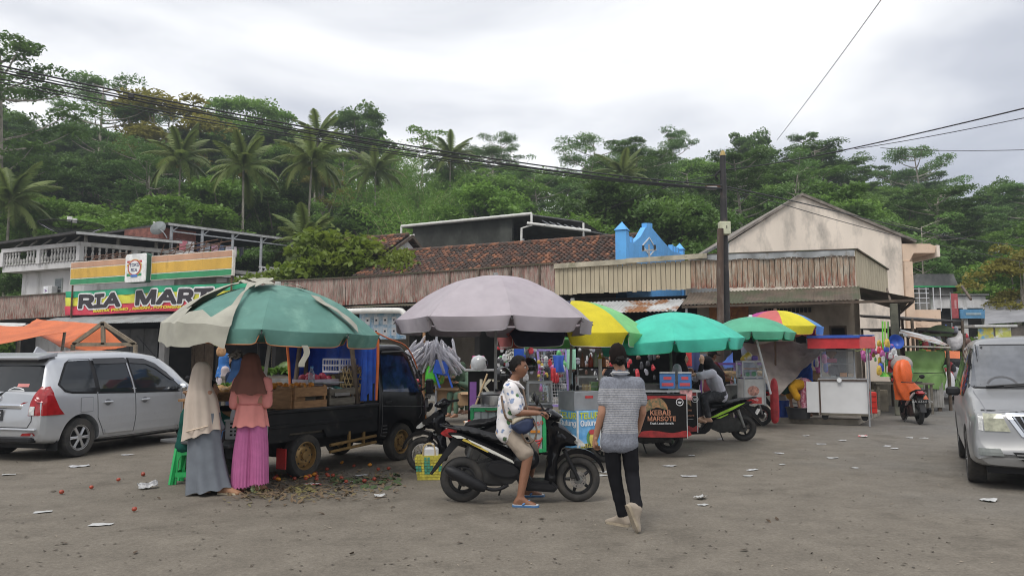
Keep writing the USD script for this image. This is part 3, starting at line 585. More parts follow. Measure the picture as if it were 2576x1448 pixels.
# awnings
def awn(u0,u1,vtop,yb,yf,zb,zf,m,pitch,n,name='awning_sheet',over=0):
 a,b=loc(u0,vtop,yb)[0],loc(u1,vtop,yb)[0]
 for k in range(n):
  s,e=a+(b-a)*k/n,a+(b-a)*(k+1)/n
  g=MB();corr(g,s-.02,e+.02,zf,zb,zf,zb,0,pitch,.014,slope=(yf,yb));g.move((0,0,.006*(k%2)))
  P(mk,name,g,m,40)
awn(150,640,795,.12,-1.75,3.62,3.12,ZINC,.11,7)
awn(1436,1722,745,-.02,-1.5,3.50,3.02,ZINCN,.13,4)
awn(905,1140,765,.05,-1.1,3.66,3.5,RUSTY,.13,3)
awn(1737,2160,725,-.06,-1.5,3.70,3.20,RUSTY,.11,8)
# the brown awning's hipped end, round the corner
g=MB().grid(lambda u,v:np.stack([LEN+(1-v)*1.45+.01,-1.5*(1-v)*(1-u)-.06*v+u*(4.2+0*v),3.2+.5*v-(1-v)*.05*np.sin(u*9)],-1),24,3)
P(mk,'awning_sheet',g,RUSTY,True)
P(mk,'awning_rafter',MB().bar((xs(1737),-1.46,3.14),(LEN+1.4,-1.46,3.14),.05,.07),WOODD);P(mk,'awning_rafter',MB().bar((LEN+1.4,-1.4,3.12),(LEN+1.4,4.0,3.1),.05,.07),WOODD)
for k in range(6):P(mk,'awning_rafter',MB().bar((xs(1737)+k*1.9,-1.46,3.13),(xs(1737)+k*1.9,.0,3.6),.05,.06),WOODD)
g=MB()
for k in range(9):g.box((LEN+1.1,-.6+k*.32,2.78),(.03,.29,.62))
P(mk,'hanging_screen',g,DARKW)
for(x,y)in((LEN+.95,-.95),(LEN+1.2,2.6)):P(mk,'awning_post',MB().box((x,y,1.55),(.2,.2,3.1),b=.015),mat('mossy_post',(.12,.12,.09),.9,var=.3,sc=3))
P(mk,'awning_post',MB().cyl((xs(1725,-1.4),-1.4,0),(xs(1725,-1.4),-1.4,3.1),.04),STEEL)
# white drain pipe under the awning
a,b=loc(880,778,-1.0)[0],loc(1022,776,-1.0)[0];PVC=mat('white_pvc',(.62,.61,.57),.45,var=.1,sc=3,c2=(.35,.32,.26),c2at=.66)
P(mk,'drain_pipe',MB().tube(spline([(a,-1.12,3.36),(b-.2,-1.12,3.33),(b,-1.12,3.2),(b,-1.12,2.7)],24),.11,10),PVC,True)
# signboard on the shop wall (faded red lettering on orange)
SB=T('shop_signboard','faded orange signboard with red lettering under the brown awning','signboard',wor(loc(1832,772,1.7)[0],1.75,loc(1832,772,1.7)[1]),RZ)
P(SB,'board',MB().box((0,0,0),(1.3,.04,.8),b=.008),mat('faded_orange_board',(.36,.15,.05),.75,var=.2,sc=2,c2=(.24,.09,.045),c2at=.55))
g=MB();RL=mat('faded_red_letters',(.26,.03,.02),.7)
g.text('M       MACAM',.11,(0,-.022,.14),depth=.004,centre=True);g.text('M  AN',.11,(0,-.022,-.06),depth=.004,centre=True);g.text('L   L',.14,(0,-.022,-.32),depth=.004,centre=True)
P(SB,'lettering',g,RL,False)
# blue poster of packaged goods on the shop front
a,b,c=loc(905,788,-.4),loc(1022,788,-.4),loc(1022,852,-.4);w=b[0]-a[0];h=a[1]-c[1]
PO=T('shop_poster','pale blue shop poster with rows of white packets below the drain pipe','poster',wor((a[0]+b[0])/2,-.4,(a[1]+c[1])/2),RZ)
P(PO,'sheet',MB().box((0,0,0),(w,.02,h)),mat('blue_poster',(.24,.46,.66),.5,var=.4,sc=2.5,c2=(.60,.68,.73),c2at=.5,c2w=.1))
for i in range(5):
 for j in range(2):
  q=P(PO,'packet_picture',MB().box((-w*.32+i*w*.19,-.014,h*.2-j*h*.42),(w*.1,.006,h*.3)),mat('white_print',(.72,.73,.74),.5))
  P(q,'print_spot',MB().box((-w*.32+i*w*.19,-.019,h*.22-j*h*.42),(w*.04,.004,h*.07)),mat('black_print',(.03,.03,.04),.5))
# ---- the long sign above the shop front
a,b,c=loc(182,661,-.25),loc(590,629,-.25),loc(589,695,-.25);w=b[0]-a[0];zb,zt_=5.13,6.25;h=zt_-zb;xm=(a[0]+b[0])/2
SG=T('shop_sign','long brown, yellow and green striped sign with a white TOKO RIA badge','sign',wor(xm,-.25,zb),RZ)
P(SG,'panel',MB().box((0,0,h/2),(w,.16,h),b=.01),mat('sign_cream',(.66,.62,.54),.6))
cols=[('sign_green',(.03,.25,.10),.03,.25),('sign_yellow',(.60,.36,.055),.29,.71),('sign_tan',(.48,.27,.17),.75,.98)]
bx=w*(1265-622)/(2015-622)-w/2
for nm,cc,f0,f1 in cols:
 for s0,s1 in((-w/2+.05,bx-.62),(bx+.75,w/2-.05)):
  P(SG,'stripe',MB().box(((s0+s1)/2,-.083,h*(f0+f1)/2),(s1-s0,.012,h*(f1-f0))),mat(nm,cc,.5,var=.12,sc=1.2,c2=tuple(np.array(cc)*.55),c2at=.66,c2w=.1,c2sc=2.4,st=(1,1,.3)))
rr_=Polygon([(-.56,-.54),(.56,-.54),(.56,.54),(-.56,.54)]).buffer(.12)
bd=P(SG,'badge',MB().prism(rr_,.34,RX,(bx,-.17,h/2+.02),b=.02),mat('badge_white',(.74,.74,.72),.45),30)
P(bd,'badge_side',MB().prism(rr_.buffer(.015),.26,RX,(bx+.01,-.165,h/2+.02)),mat('badge_dark_green',(.03,.09,.06),.6))
E=lambda rx_,ry_:[(rx_*math.cos(k*PI/18),ry_*math.sin(k*PI/18))for k in range(36)]
P(bd,'badge_band',MB().box((bx-.06,-.343,h/2+.32),(.96,.006,.10)),mat('badge_red',(.45,.05,.06),.5));P(bd,'badge_band',MB().box((bx-.06,-.343,h/2-.29),(.96,.006,.12)),mat('sign_green'))
P(bd,'badge_band',MB().box((bx-.06,-.343,h/2+.16),(.96,.006,.10)),mat('sign_yellow'))
P(bd,'badge_ring',MB().prism(E(.46,.40),.012,RX,(bx-.04,-.345,h/2+.04)),mat('ring_gold',(.55,.38,.12),.5));P(bd,'badge_ring',MB().prism(E(.42,.36),.012,RX,(bx-.04,-.350,h/2+.04)),MATS['badge_red']);P(bd,'badge_oval',MB().prism(E(.36,.31),.012,RX,(bx-.04,-.355,h/2+.04)),MATS['badge_white'])
g=MB().text('TOKO',.145,(bx-.04,-.361,h/2+.09),depth=.006,bold=True,centre=True,wide=1.15).text('RIA',.145,(bx-.04,-.361,h/2-.14),depth=.006,bold=True,centre=True,wide=1.2)
P(bd,'badge_letters',g,mat('navy_letters',(.02,.03,.10),.5),False)
P(bd,'badge_strip',MB().box((bx-.04,-.362,h/2-.34),(.42,.008,.1)),mat('badge_blue',(.05,.18,.5),.5))
for x in(-w/2+.12,w/2-.1):P(SG,'steel_leg',MB().box((x,.0,-.78),(.06,.06,1.6)),RUSTB)
# rusty rebar frames lying along the top of the sign
for(f0,f1)in((.02,.33),(.52,.9)):
 t=T('rebar_frame',('rusty rebar frame above the left half' if f0<.1 else 'rusty rebar frame above the right half')+' of the striped shop sign','rebar frame',wor(xm+(f0-.5)*w,.1,zt_+.02),RZ);L=w*(f1-f0);r=rng(int(f0*100))
 for k in range(4):P(t,'long_bar',MB().cyl((r.uniform(0,.3),(k%2)*.5,.05+.22*(k//2)),(L-r.uniform(0,.3),(k%2)*.5,.1+.22*(k//2)+f0*.5),.022,n=5),RUSTB)
 for k in range(9):P(t,'cross_bar',MB().cyl((L*(k+.3)/9,0,.0),(L*(k+.6)/9+.1,.5*(k%2),.42+f0*.3),.018,n=5),RUSTB)
# ---- banner
a,b=loc(165,735,-.16),loc(640,700,-.16);w=b[0]-a[0];zb,zt_=3.70,4.86
BN=T('banner','green, yellow and red RIA MART banner hanging across the board front','banner',wor(a[0],-.14,0),RZ)
def sag(x,z):return-.03*np.sin(x*2.3)-.02*np.sin(x*5.1+z*3)
for nm,cc,f0,f1 in(('banner_red',(.56,.045,.075),0,.38),('banner_yellow',(.62,.60,.06),.38,.74),('banner_green',(.02,.33,.17),.74,1)):
 g=MB().sheet(lambda u,v:np.stack([u*w,sag(u*w,zb+v),zb+(zt_-zb)*(f0+(f1-f0)*v)+0*u-.03*np.sin(u*PI*3)],-1),70,4,.006)
 P(BN,'cloth_band',g,mat(nm,cc,.55,var=.1,sc=2),True)
def on_banner(mb,off):
 v,f=mb.out();v=v.copy();v[:,1]+=sag(v[:,0],v[:,2])-off;v[:,2]+=-.03*np.sin(v[:,0]/w*PI*3);return v,f
def block(txt,h,x,z,bold_r,wide):
 """Heavy wide lettering: the text's outline, fattened."""
 from shapely.ops import unary_union
 m=meshkit.text_mesh(txt,h,.01,True);v=np.array(m.vertices)[:,:2];f=m.faces
 tris=[Polygon(v[t])for t in f if Polygon(v[t]).area>1e-9]
 pg=affinity.scale(unary_union([q for q in tris if q.is_valid]).buffer(.001),wide,1,origin=(0,0)).buffer(bold_r,join_style=2)
 return affinity.skew(affinity.translate(pg,x,z),xs=6,origin=(x,z))
def emboss(pg,th):
 g=MB()
 for q in getattr(pg,'geoms',[pg]):g.tm(trimesh.creation.extrude_polygon(q.simplify(.004),th,engine='earcut'),RX)
 v,f=g.out();v,f=trimesh.remesh.subdivide_to_size(v,f,.22,max_iter=12);return MB().add(v,f)
LW=mat('banner_white',(.68,.67,.66),.5);LK=mat('banner_black',(.028,.022,.026),.5);LY=mat('banner_gold',(.68,.55,.03),.5)
x=w*(660-560)/(2160-560)
for word,xx in(('RIA',x),('MART',x+w*(1180-665)/1600)):
 pg=block(word,.58,xx+.15,zb+.36,.035,2.15)
 P(BN,'letter_outline',MB().add(*on_banner(emboss(pg.buffer(.075,join_style=2),.012),.02)),LW,False);P(BN,'letters',MB().add(*on_banner(emboss(pg,.012),.034)),LK,False)
pg=block('BANYAK PROMO , HADIAH , POTONGAN HARGA',.115,w*(828-560)/1600,zb+.12,.006,1.9);P(BN,'small_letters',MB().add(*on_banner(emboss(pg,.01),.022)),LY,False)
# ================================================================ the white house with the balustrade
C0,L0,R0=np.array([-22.7,38.5]),np.array([-28.6,41.2]),np.array([-16.6,43.6])
WH=T('white_house','white two storey house with a balustraded balcony under a dark sheet roof','house')
dl,dr=L0-C0,R0-C0;ul,ur=dl/np.linalg.norm(dl),dr/np.linalg.norm(dr)
P(WH,'balcony_slab',MB().prism([C0,R0,R0+dl,L0],.33,t=(0,0,6.53)),WHITEW,False)
q=[C0+ul*.7+ur*.7,R0+ul*.7+ur*.2,R0+dl,L0+ur*.7-ul*.5]
P(WH,'wall',MB().prism(q,6.36,t=(0,0,3.18)),WHITEW,False)
for d,u_,n,skip,ln in((dl,ul,25,(9,13,17,18),np.linalg.norm(dl)),(dr,ur,24,(19,21),np.linalg.norm(dr))):
 rail=MB();wall(rail,C0+u_*.0+(0,0),C0+d,7.46,7.68,.24);P(WH,'hand_rail',rail,WHITEW)
 for k in range(n):
  c=C0+d*((k+.8)/(n+.4));hh=.40 if k in skip else .76
  prof=[(.05,0),(.085,.02),(.085,.08),(.05,.12),(.075,.26),(.085,.33),(.05,.5),(.04,.58),(.07,.62),(.07,.66),(.05,.70),(.085,.76)]
  P(WH,'baluster',MB().lathe([(a_,z_)for a_,z_ in prof if z_<=hh],(c[0],c[1],6.69),8),mat('baluster_grey',(.46,.45,.43),.9,var=.2,sc=5,c2=(.2,.19,.17),c2at=.6),True)
 for f in((.0,.5,.99)if n==25 else(.33,.66,.99)):c=C0+d*f;P(WH,'balcony_post',MB().box((c[0],c[1],7.08),(.26,.26,.8),rz=math.atan2(ul[1],ul[0])),WHITEW)
wn=at(149,714,39.3);wq=wn[:2];nrm=np.array([-ul[1],ul[0]]);nrm=nrm if nrm[1]<0 else-nrm;ang=math.atan2(-ul[1],-ul[0])
base=C0+ul*.7+ur*.7;kx=(ray(149,714)[:2]);s_=np.linalg.solve(np.array([kx,-ul]).T,base);wq=base+ul*s_[1]
W=P(WH,'window',MB().box((wq[0]+nrm[0]*.02,wq[1]+nrm[1]*.02,5.42),(.62,.08,1.0),rz=ang),mat('window_grey_frame',(.33,.36,.34),.6))
P(W,'pane',MB().box((wq[0]+nrm[0]*.05,wq[1]+nrm[1]*.05,5.62),(.5,.04,.5),rz=ang),mat('dusty_glass',(.06,.075,.075),.15,var=.3,spec=.6));P(W,'pane',MB().box((wq[0]+nrm[0]*.05-ul[0]*.13,wq[1]+nrm[1]*.05-ul[1]*.13,5.12),(.24,.04,.4),rz=ang),BLACK)
ac=T('air_conditioner_box','white air conditioner box by the window of the white house','air conditioner',(wq[0]+nrm[0]*.25+ul[0]*.35,wq[1]+nrm[1]*.25+ul[1]*.35,4.92),ang)
P(ac,'case',MB().box((0,0,.28),(.75,.35,.56),b=.02),mat('dull_white_metal',(.55,.55,.54),.5));P(ac,'paper',MB().box((-.08,-.185,.3),(.38,.01,.5)),mat('white_print'))
P(ac,'scribble',MB().box((-.08,-.192,.33),(.2,.006,.05),ry=.4).box((-.1,-.192,.27),(.14,.006,.04),ry=-.5),mat('purple_print',(.2,.08,.3),.6))
ROOFD=mat('black_roof_sheet',(.045,.042,.04),.8,var=.3,sc=2);WHB=mat('pale_roof_edge',(.36,.36,.35),.7,var=.2)
def canopy(parent,c,l,rgt,z,tilt=.0,ext=1.0):
 c,l,rgt=(np.array(q,float)for q in(c,l,rgt));dl_,dr_=l-c,rgt-c;P_=[]
 back=c+dl_+dr_
 v=[(*c,z),(*rgt,z-tilt),(*back,z-tilt),(*l,z)]
 g=MB().add([*v,*[(a_,b_,c_-.05)for a_,b_,c_ in v]],[(0,1,2,3),(7,6,5,4),(0,4,5,1),(1,5,6,2),(2,6,7,3),(3,7,4,0)]);P(parent,'roof',g,ROOFD,False)
 P(parent,'roof_edge',MB().bar((*c,z-.1),(*rgt,z-tilt-.1),.08,.13),WHB);P(parent,'roof_edge',MB().bar((*c,z-.1),(*l,z-.1),.08,.09),ROOFD)
 return c,dl_,dr_
c,d1,d2=canopy(WH,(-22.3,37.4),(-31.5,42.5),(-18.3,40.6),8.08,.0)
for f in(.04,.3,.62,.9):q=C0+dr*f*.75;P(WH,'roof_post',MB().box((q[0],q[1],7.88),(.14,.14,.46)),CONC)
for f in(.12,.3,.48,.66,.85):q=C0+dl*f;P(WH,'roof_strut',MB().bar((q[0],q[1],7.68),(q[0]+ul[0]*-.75,q[1]-ul[1]*.75,7.98),.07),CONC)
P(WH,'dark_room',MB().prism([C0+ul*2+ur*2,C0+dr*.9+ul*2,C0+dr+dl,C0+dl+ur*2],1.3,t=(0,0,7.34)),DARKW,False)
# ---- the laundry terrace behind
TR=T('terrace_house','house with an open laundry terrace under a dark canopy on grey posts','house')
tc,tr_,tl_=np.array([-19.3,41.0]),np.array([-13.6,47.2]),np.array([-26.5,45.3])
c,d1,d2=canopy(TR,tc,tl_,tr_,9.19,-.02)
in_=d1/np.linalg.norm(d1)
P(TR,'wall',MB().prism([tc+d2*.12+in_*.5,tc+d2*.93+in_*.5,tc+d2*.95+d1,tc+d1*.9],6.6,t=(0,0,3.3)),mat('stained_grey_wall',(.22,.21,.19),.9,var=.3,sc=1.5),False)
P(TR,'terrace_floor',MB().prism([tc+d2*.04,tc+d2*.98,tc+d2+d1,tc+d1],.22,t=(0,0,6.74)),CONC,False)
for f in(.03,.24,.46,.68,.93):q=tc+d2*f+in_*.1;P(TR,'post',MB().box((q[0],q[1],7.98),(.13,.13,2.3)),STEEL);P(TR,'bracket',MB().bar((q[0],q[1],8.7),(q[0]+d2[0]*.05,q[1]+d2[1]*.05,9.08),.05),STEEL)
P(TR,'beam',MB().bar((*(tc+d2*.03+in_*.1),8.72),(*(tc+d2*.96+in_*.1),8.72),.07),STEEL)
P(TR,'red_roof_patch',MB().prism([tc+in_*.8+d2*.0,tc+in_*3.4-d2*.05,tc+in_*3.4+d2*.2,tc+in_*.8+d2*.25],.7,t=(0,0,8.65)),mat('red_brick_dull',(.21,.08,.06),.9,var=.3),False)
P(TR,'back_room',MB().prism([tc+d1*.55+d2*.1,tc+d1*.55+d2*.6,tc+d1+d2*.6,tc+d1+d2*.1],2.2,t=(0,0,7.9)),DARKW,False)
g0,g1=tc+d2*.66,tc+d2*.97
P(TR,'parapet',MB().bar((*g0,7.18),(*g1,7.18),.1,.10),WHITEW);P(TR,'parapet',MB().bar((*g0,6.9),(*g1,6.9),.1,.08),WHITEW)
for k in range(9):q=g0+(g1-g0)*(k+.5)/9;P(TR,'parapet_baluster',MB().lathe([(.05,0),(.09,.05),(.05,.14),(.08,.2)],(q[0],q[1],6.94),7),WHITEW,True)
a,b=at(640,694,40),at(722,712,40)
P(TR,'side_roof',MB().prism([(a[0]-1,40),(b[0],40),(b[0]+1.5,44),(a[0]-1,44)],.1,t=(0,0,6.0)),mat('pale_sheet',(.5,.5,.48),.6,var=.15),False)
P(TR,'side_wall',MB().prism([(a[0]-.8,40.3),(b[0]-.1,40.3),(b[0]+1.2,44),(a[0]-.8,44)],5.9,t=(0,0,2.95)),MATS['stained_grey_wall'],False)
# laundry
r=rng(2);lp0,lp1=tc+d2*.08+in_*.35,tc+d2*.92+in_*.35
CL=[('red and white striped towel at the left end of the washing line','towel','D0808A',451,470,.72,'striped'),('small white cloth next to the striped towel','cloth','C9C6C8',472,488,.6,''),('navy shirt with white collar on the washing line','shirt','2A3350',495,513,.65,''),('light grey shirt on the washing line','shirt','9AA0A8',515,528,.5,''),('dusty pink cloth on the washing line','cloth','B08A98',532,548,.7,''),('blue grey trousers on the washing line','trousers','5C6880',550,564,.85,''),('pale pink shirt hung wide near the right end of the washing line','shirt','DDD0D4',568,595,.7,''),('dark small cloth at the right end of the washing line','cloth','33353F',603,612,.5,'')]
TM('washing_line',MB().tube(spline([(*lp0,8.36),(*((lp0+lp1)/2),8.26),(*lp1,8.34)],9),.008,4),STEEL,'thin washing line strung across the laundry terrace','washing line')
for lb,ct,hx,u0,u1,dn,st_ in CL:
 def onl(u):k=ray(u,610)[:2];dd=lp1-lp0;s=np.linalg.solve(np.array([k,-dd]).T,lp0);return s[1]
 s0,s1=onl(u0),onl(u1)
 g=MB().sheet(lambda u,v:np.stack([lp0[0]+(lp1-lp0)[0]*(s0+(s1-s0)*u)+.02*np.sin(u*9),lp0[1]+(lp1-lp0)[1]*(s0+(s1-s0)*u)+.04*np.sin(u*8+v),8.3-v*(dn+.12*np.sin(u*5))*1.05],-1),8,4,.012)
 nodes=None
 TM(ct,g,mat('laundry_'+hx,S(hx),.9,var=.15,sc=14 if st_ else 4,st=(9,9,.2)if st_ else(1,1,1)),lb,ct,None,True)
# dishes
DS=T('mesh_satellite_dish','large black mesh satellite dish on the roof of the white house','satellite dish',at(179,590,40.5),.3)
g=MB().lathe([(.06,0),(.5,.05),(1.0,.2),(1.6,.55)],n=28);P(DS,'mesh_bowl',g,clear_mat('black_wire_mesh',(.62,.62,.62),.5,1.01,.30,(.03,.03,.03)),True)
for k in range(14):
 a_=k*2*PI/14;P(DS,'rib',MB().tube([(math.cos(a_)*q_,math.sin(a_)*q_,z_-.01)for q_,z_ in((.06,0),(.5,.05),(1.0,.2),(1.6,.55))],.016,4),BLACK)
P(DS,'rim',MB().tube([(1.6*math.cos(k*PI/16),1.6*math.sin(k*PI/16),.55)for k in range(32)],.022,5,closed=True),BLACK)
P(DS,'feed_horn',MB().cyl((-.12,0,.72),(-.12,0,1.0),.13).cyl((.14,0,.66),(.14,0,.9),.12),mat('feed_white',(.6,.59,.55),.5))
for k in range(3):P(DS,'feed_leg',MB().cyl((1.5*math.cos(k*2.1),1.5*math.sin(k*2.1),.5),(0,0,.76),.014,n=4),BLACK)
P(DS,'stand',MB().cyl((0,0,-.8),(0,0,.02),.05),BLACK)
D2=T('small_satellite_dish','small white satellite dish on a bent arm at the corner of the laundry terrace','satellite dish',at(400,576,40.6),0)
Rd=rotm(ry=-.9,rz=-.5)
P(D2,'dish',MB().lathe([(.02,0),(.2,.02),(.36,.07),(.44,.12),(.44,.10),(.2,0),(.02,-.02)],n=24,R=Rd),mat('dish_grey',(.52,.55,.55),.5),True)
P(D2,'arm',MB().tube([Rd@[0,.42,.1],Rd@[0,.3,.5],Rd@[0,.12,.62]],.018,5),STEEL);P(D2,'receiver',MB().cyl(Rd@[0,.16,.55],Rd@[0,.02,.72],.05),mat('feed_white'));P(D2,'mount',MB().tube(spline([Rd@[0,0,-.02],(.3,0,-.25),(.42,.1,-.5)],8),.03,6),STEEL)
# ================================================================ tiled roofs, black walled hall, blue gable
TILE=[mat(f'clay_tile_{k}',c_,.9,var=.3,sc=7,c2=(.045,.035,.028),c2at=t_,c2w=.08,c2sc=5)for k,(c_,t_)in enumerate((((.13,.055,.032),.52),((.20,.085,.045),.6),((.085,.045,.032),.5),((.26,.11,.055),.62),((.055,.038,.03),.55)))]
def tile_roof(parent,x0,x1,y0,z0,y1,z1,seed,dx=.235,dl=.31,limit=300):
 """Rows of curved clay tiles from the eave (y0, z0) to the ridge (y1, z1), in the shop row's frame."""
 L=math.hypot(y1-y0,z1-z0);sl=math.atan2(z1-z0,y1-y0);r=rng(seed);nx,nr=int((x1-x0)/dx),int(L/dl)
 cells=[(i,j)for j in range(nr)for i in range(nx)]
 cells.sort(key=lambda c_:np.linalg.norm(wor(x0+c_[0]*dx,y0+(y1-y0)*c_[1]/nr)[:2]))
 rest=[MB()for _ in TILE]
 for n,(i,j)in enumerate(cells):
  g=MB().grid(lambda u,v:np.stack([u*dx*1.06,v*(dl*1.22),.045*np.cos(u*2*PI-.6)+.035*(1-v)],-1),5,1)
  g.add([(0,0,-.01),(dx*1.06,0,-.01),(dx*1.06,0,.05),(0,0,.05)],[(0,1,2),(0,2,3)])
  f=j/nr;g.move((0,0,0),rz=r.normal()*.03,rx=sl+r.normal()*.02);g.move((x0+i*dx,y0+(y1-y0)*f,z0+(z1-z0)*f+.05+r.uniform(0,.012)))
  k=r.choice(5,p=(.38,.14,.27,.05,.16))
  if n<limit:P(parent,'tile',g,TILE[k],50)
  else:rest[k].tm(g)
 for k,g in enumerate(rest):
  if g.n:P(parent,'tile_field',g,TILE[k],50,kind='stuff')
 P(parent,'roof_deck',MB().add([(x0,y0,z0),(x1,y0,z0),(x1,y1,z1),(x0,y1,z1)],[(0,1,2),(0,2,3)]),DARKW,False)
 for k in range(int((x1-x0)/.42)):P(parent,'ridge_tile',MB().tube([(x0+k*.42,y1,z1+.07),(x0+k*.42+.45,y1,z1+.085)],.13,8).out(),TILE[(k*7)%3],True)
TH=T('tiled_house','long low house with a dark mossy red tiled roof behind the shop row','house',(A0[0],A0[1],0),RZ)
yr,ye=7.6,4.0
xr,zr=loc(1545,603,yr);xl,zl=loc(1015,634,yr);xe,ze=loc(1545,655,ye)
zr=(zr+zl)/2
tile_roof(TH,xl-.5,xe+.55,ye,ze-.12,yr,zr,5)
P(TH,'wall',MB().box(((xl+xe)/2,yr,2.6),(xe-xl,6.0,5.0)),CREAM);P(TH,'back_roof',MB().add([(xl-.5,yr,zr),(xe+.5,yr,zr),(xe+.5,yr+4,ze),(xl-.5,yr+4,ze)],[(0,1,2),(0,2,3)]),RUSTY,False)
SH=T('small_tiled_house','small house with a tiled gable roof and white gable triangle behind the leafy tree','house',(A0[0],A0[1],0),RZ)
yr2=8.6;xg,zg=loc(1037,594,yr2);xq,zq=loc(985,638,6.4);xl2=loc(862,604,yr2)[0]
tile_roof(SH,xl2,xg,6.2,zq-.1,yr2,zg,9,limit=200)
P(SH,'gable_wall',MB().prism([(6.7,3.5),(10.5,3.5),(10.5,zq),(yr2,zg-.25),(6.7,zq+.1)],.15,rotm(rz=PI/2)@RX,(xg-.35,0,0)),WHITEW,False)
for s in(-1,1):P(SH,'barge_board',MB().bar((xg+.02,yr2,zg+.0),(xg+.02,yr2+s*2.45,zq-.12),.05,.16),WOODD)
for s in(-1,1):
 for k in range(4):P(SH,'rafter',MB().bar((xg-.3,yr2+s*(.5+k*.5),zg-.12-(zg-zq)*(.5+k*.5)/2.4),(xg+.02,yr2+s*(.5+k*.5),zg-.12-(zg-zq)*(.5+k*.5)/2.4),.05),WOODD)
P(SH,'back_slope',MB().add([(xl2,yr2,zg),(xg,yr2,zg),(xg,yr2+2.5,zq-.12),(xl2,yr2+2.5,zq-.12)],[(0,1,2),(0,2,3)]),TILE[0],False);P(SH,'wall',MB().box(((xl2+xg)/2-.3,yr2,2.9),(xg-xl2-.6,3.6,5.6)),WHITEW)
BH=T('black_walled_hall','hall with a mould blackened side wall and white gutter pipes under a sheet roof','hall',(A0[0],A0[1],0),RZ)
yb=12.0;(xa,za),(xb2,zb_)=loc(1041,566,yb),loc(1290,550,yb);MOULD=mat('mould_black_wall',(.055,.058,.05),.95,var=.35,sc=1.2,c2=(.022,.024,.02),c2at=.5,c2w=.12,c2sc=.8,st=(1,1,.6))
P(BH,'side_wall',MB().prism([(xa,0),(xb2,0),(xb2,zb_),(xa,za)],.2,RX,(0,yb,0)),MOULD,False)
P(BH,'back_wall',MB().box(((xa+xb2)/2+2,yb+9,4),(xb2-xa+6,.2,8)),MOULD)
(x0,z0),(x1,z1)=loc(1010,570,yb-.4),loc(1338,538,yb-.4)
ROOFG=mat('grey_roof_sheet',(.16,.16,.155),.6,.2,var=.25,sc=1.5)
v=np.array([(x0,yb-.3,z0),(x1,yb-.3,z1),(x1+1.2,yb+4.5,z1+.35),(x0+1.2,yb+4.5,z0+.35),(x1+2.2,yb+9,z1-.5),(x0+1.2,yb+9,z0-.5)])
P(BH,'roof',MB().add(np.vstack([v,v-[0,0,.06]]),[(0,1,2,3),(3,2,4,5),(9,8,7,6),(11,10,8,9),(0,6,7,1),(1,7,8,2)]),ROOFG,False)
P(BH,'roof_gutter',MB().tube([(x0,yb-.42,z0+.02),(x1,yb-.42,z1+.02)],.075,8),PVC)
P(BH,'down_pipe',MB().tube(spline([(x0,yb-.42,z0),(x0,yb-.42,z0-.9)],4),.06,7),PVC);P(BH,'down_pipe',MB().tube([(x0-.6,yb-.42,z0-.72),(x0+.9,yb-.42,z0-.55)],.06,7),PVC)
zc=loc(1340,575,yb-.5)[1]
P(BH,'down_pipe',MB().tube([(x1,yb-.45,z1),(x1,yb-.45,z1-.62),(x1-.55,yb-.5,z1-.75),(x1-.6,yb-.5,z1-2.3)],.065,8),PVC)
(x2,z2),(x3,z3)=loc(1338,560,yb-.5),loc(1487,583,yb+1.5)
v=np.array([(x1-.2,yb-.5,z2),(x3,yb+1.2,z3),(x3+1.0,yb+8,z3+.5),(x1,yb+8,z2+.5)]);P(BH,'side_canopy',MB().add(np.vstack([v,v-[0,0,.05]]),[(0,1,2,3),(7,6,5,4),(0,4,5,1),(1,5,6,2)]),ROOFG,False)
P(BH,'canopy_gutter',MB().tube([(x1-.2,yb-.6,z2-.02),(x3+.1,yb+1.1,z3-.02)],.075,8),PVC);P(BH,'down_pipe',MB().tube([(x3-.3,yb+1.1,z3+.45),(x3-.3,yb+1.1,z3-1.2)],.055,7),PVC)
for(xx,yy)in((x1-.7,yb),(x3-.4,yb+1.6),(x3-.1,yb+6),(x1+.4,yb+4)):P(BH,'steel_post',MB().box((xx,yy,4.0),(.16,.16,8 if xx<x1+1 else 7.4)),STEEL)
for k in range(7):f=k/7;P(BH,'roof_truss',MB().bar((x1+f*1.6,yb+1+f*4,z1-.1),(x1+f*1.6+.4,yb+1.3+f*4,z2+.15),.05),STEEL)
P(BH,'inner_wall',MB().box((x1+1.4,yb+5,3.2),(3.4,.15,6.2)),MATS['stained_grey_wall'])
BLU=mat('sky_blue_paint',(.10,.36,.72),.7,var=.08,sc=2,c2=(.08,.20,.36),c2at=.68,c2w=.06)
xw=xe+.62;BG=T('blue_gable','bright blue battlemented gable wall at the end of the tiled roof','gable wall',(A0[0],A0[1],0),RZ)
def yu(u,lo=3.0,hi=16.0):
 for _ in range(50):
  m=(lo+hi)/2;p=wor(xw,m);uu=1288+FU*p[0]/p[1]
  lo,hi=(m,hi)if uu<u else(lo,m)
 return lo
def zz(u,v_):p=wor(xw,yu(u));return at(u,v_,p[1])[2]
prof=[(1553,602),(1588,612),(1608,596),(1622,572),(1625,572),(1625,561),(1639,562),(1639,574),(1652,590),(1668,609),(1690,632),(1718,640)]
pts=[(yu(u),zz(u,v_))for u,v_ in prof]
P(BG,'wall',MB().prism([(pts[0][0],3),*pts,(pts[-1][0],3)][::-1],.22,rotm(rz=PI/2)@RX,(xw,0,0)),BLU,False)
for u,vt,w_ in((1551,580,.42),(1714,628,.4)):
 y=yu(u);z=zz(u,vt);P(BG,'pier',MB().box((xw,y,z/2),(.42,w_,z)).lathe([(.36,0),(.01,.34)],(xw,y,z),4,R=rotm(rz=PI/4)),BLU,False)
P(BG,'bare_pier_face',MB().box((xw-.225,yu(1551),zz(1551,628)),(.012,.3,1.1)),mat('bare_orange_plaster',(.42,.24,.15),.9,var=.2))
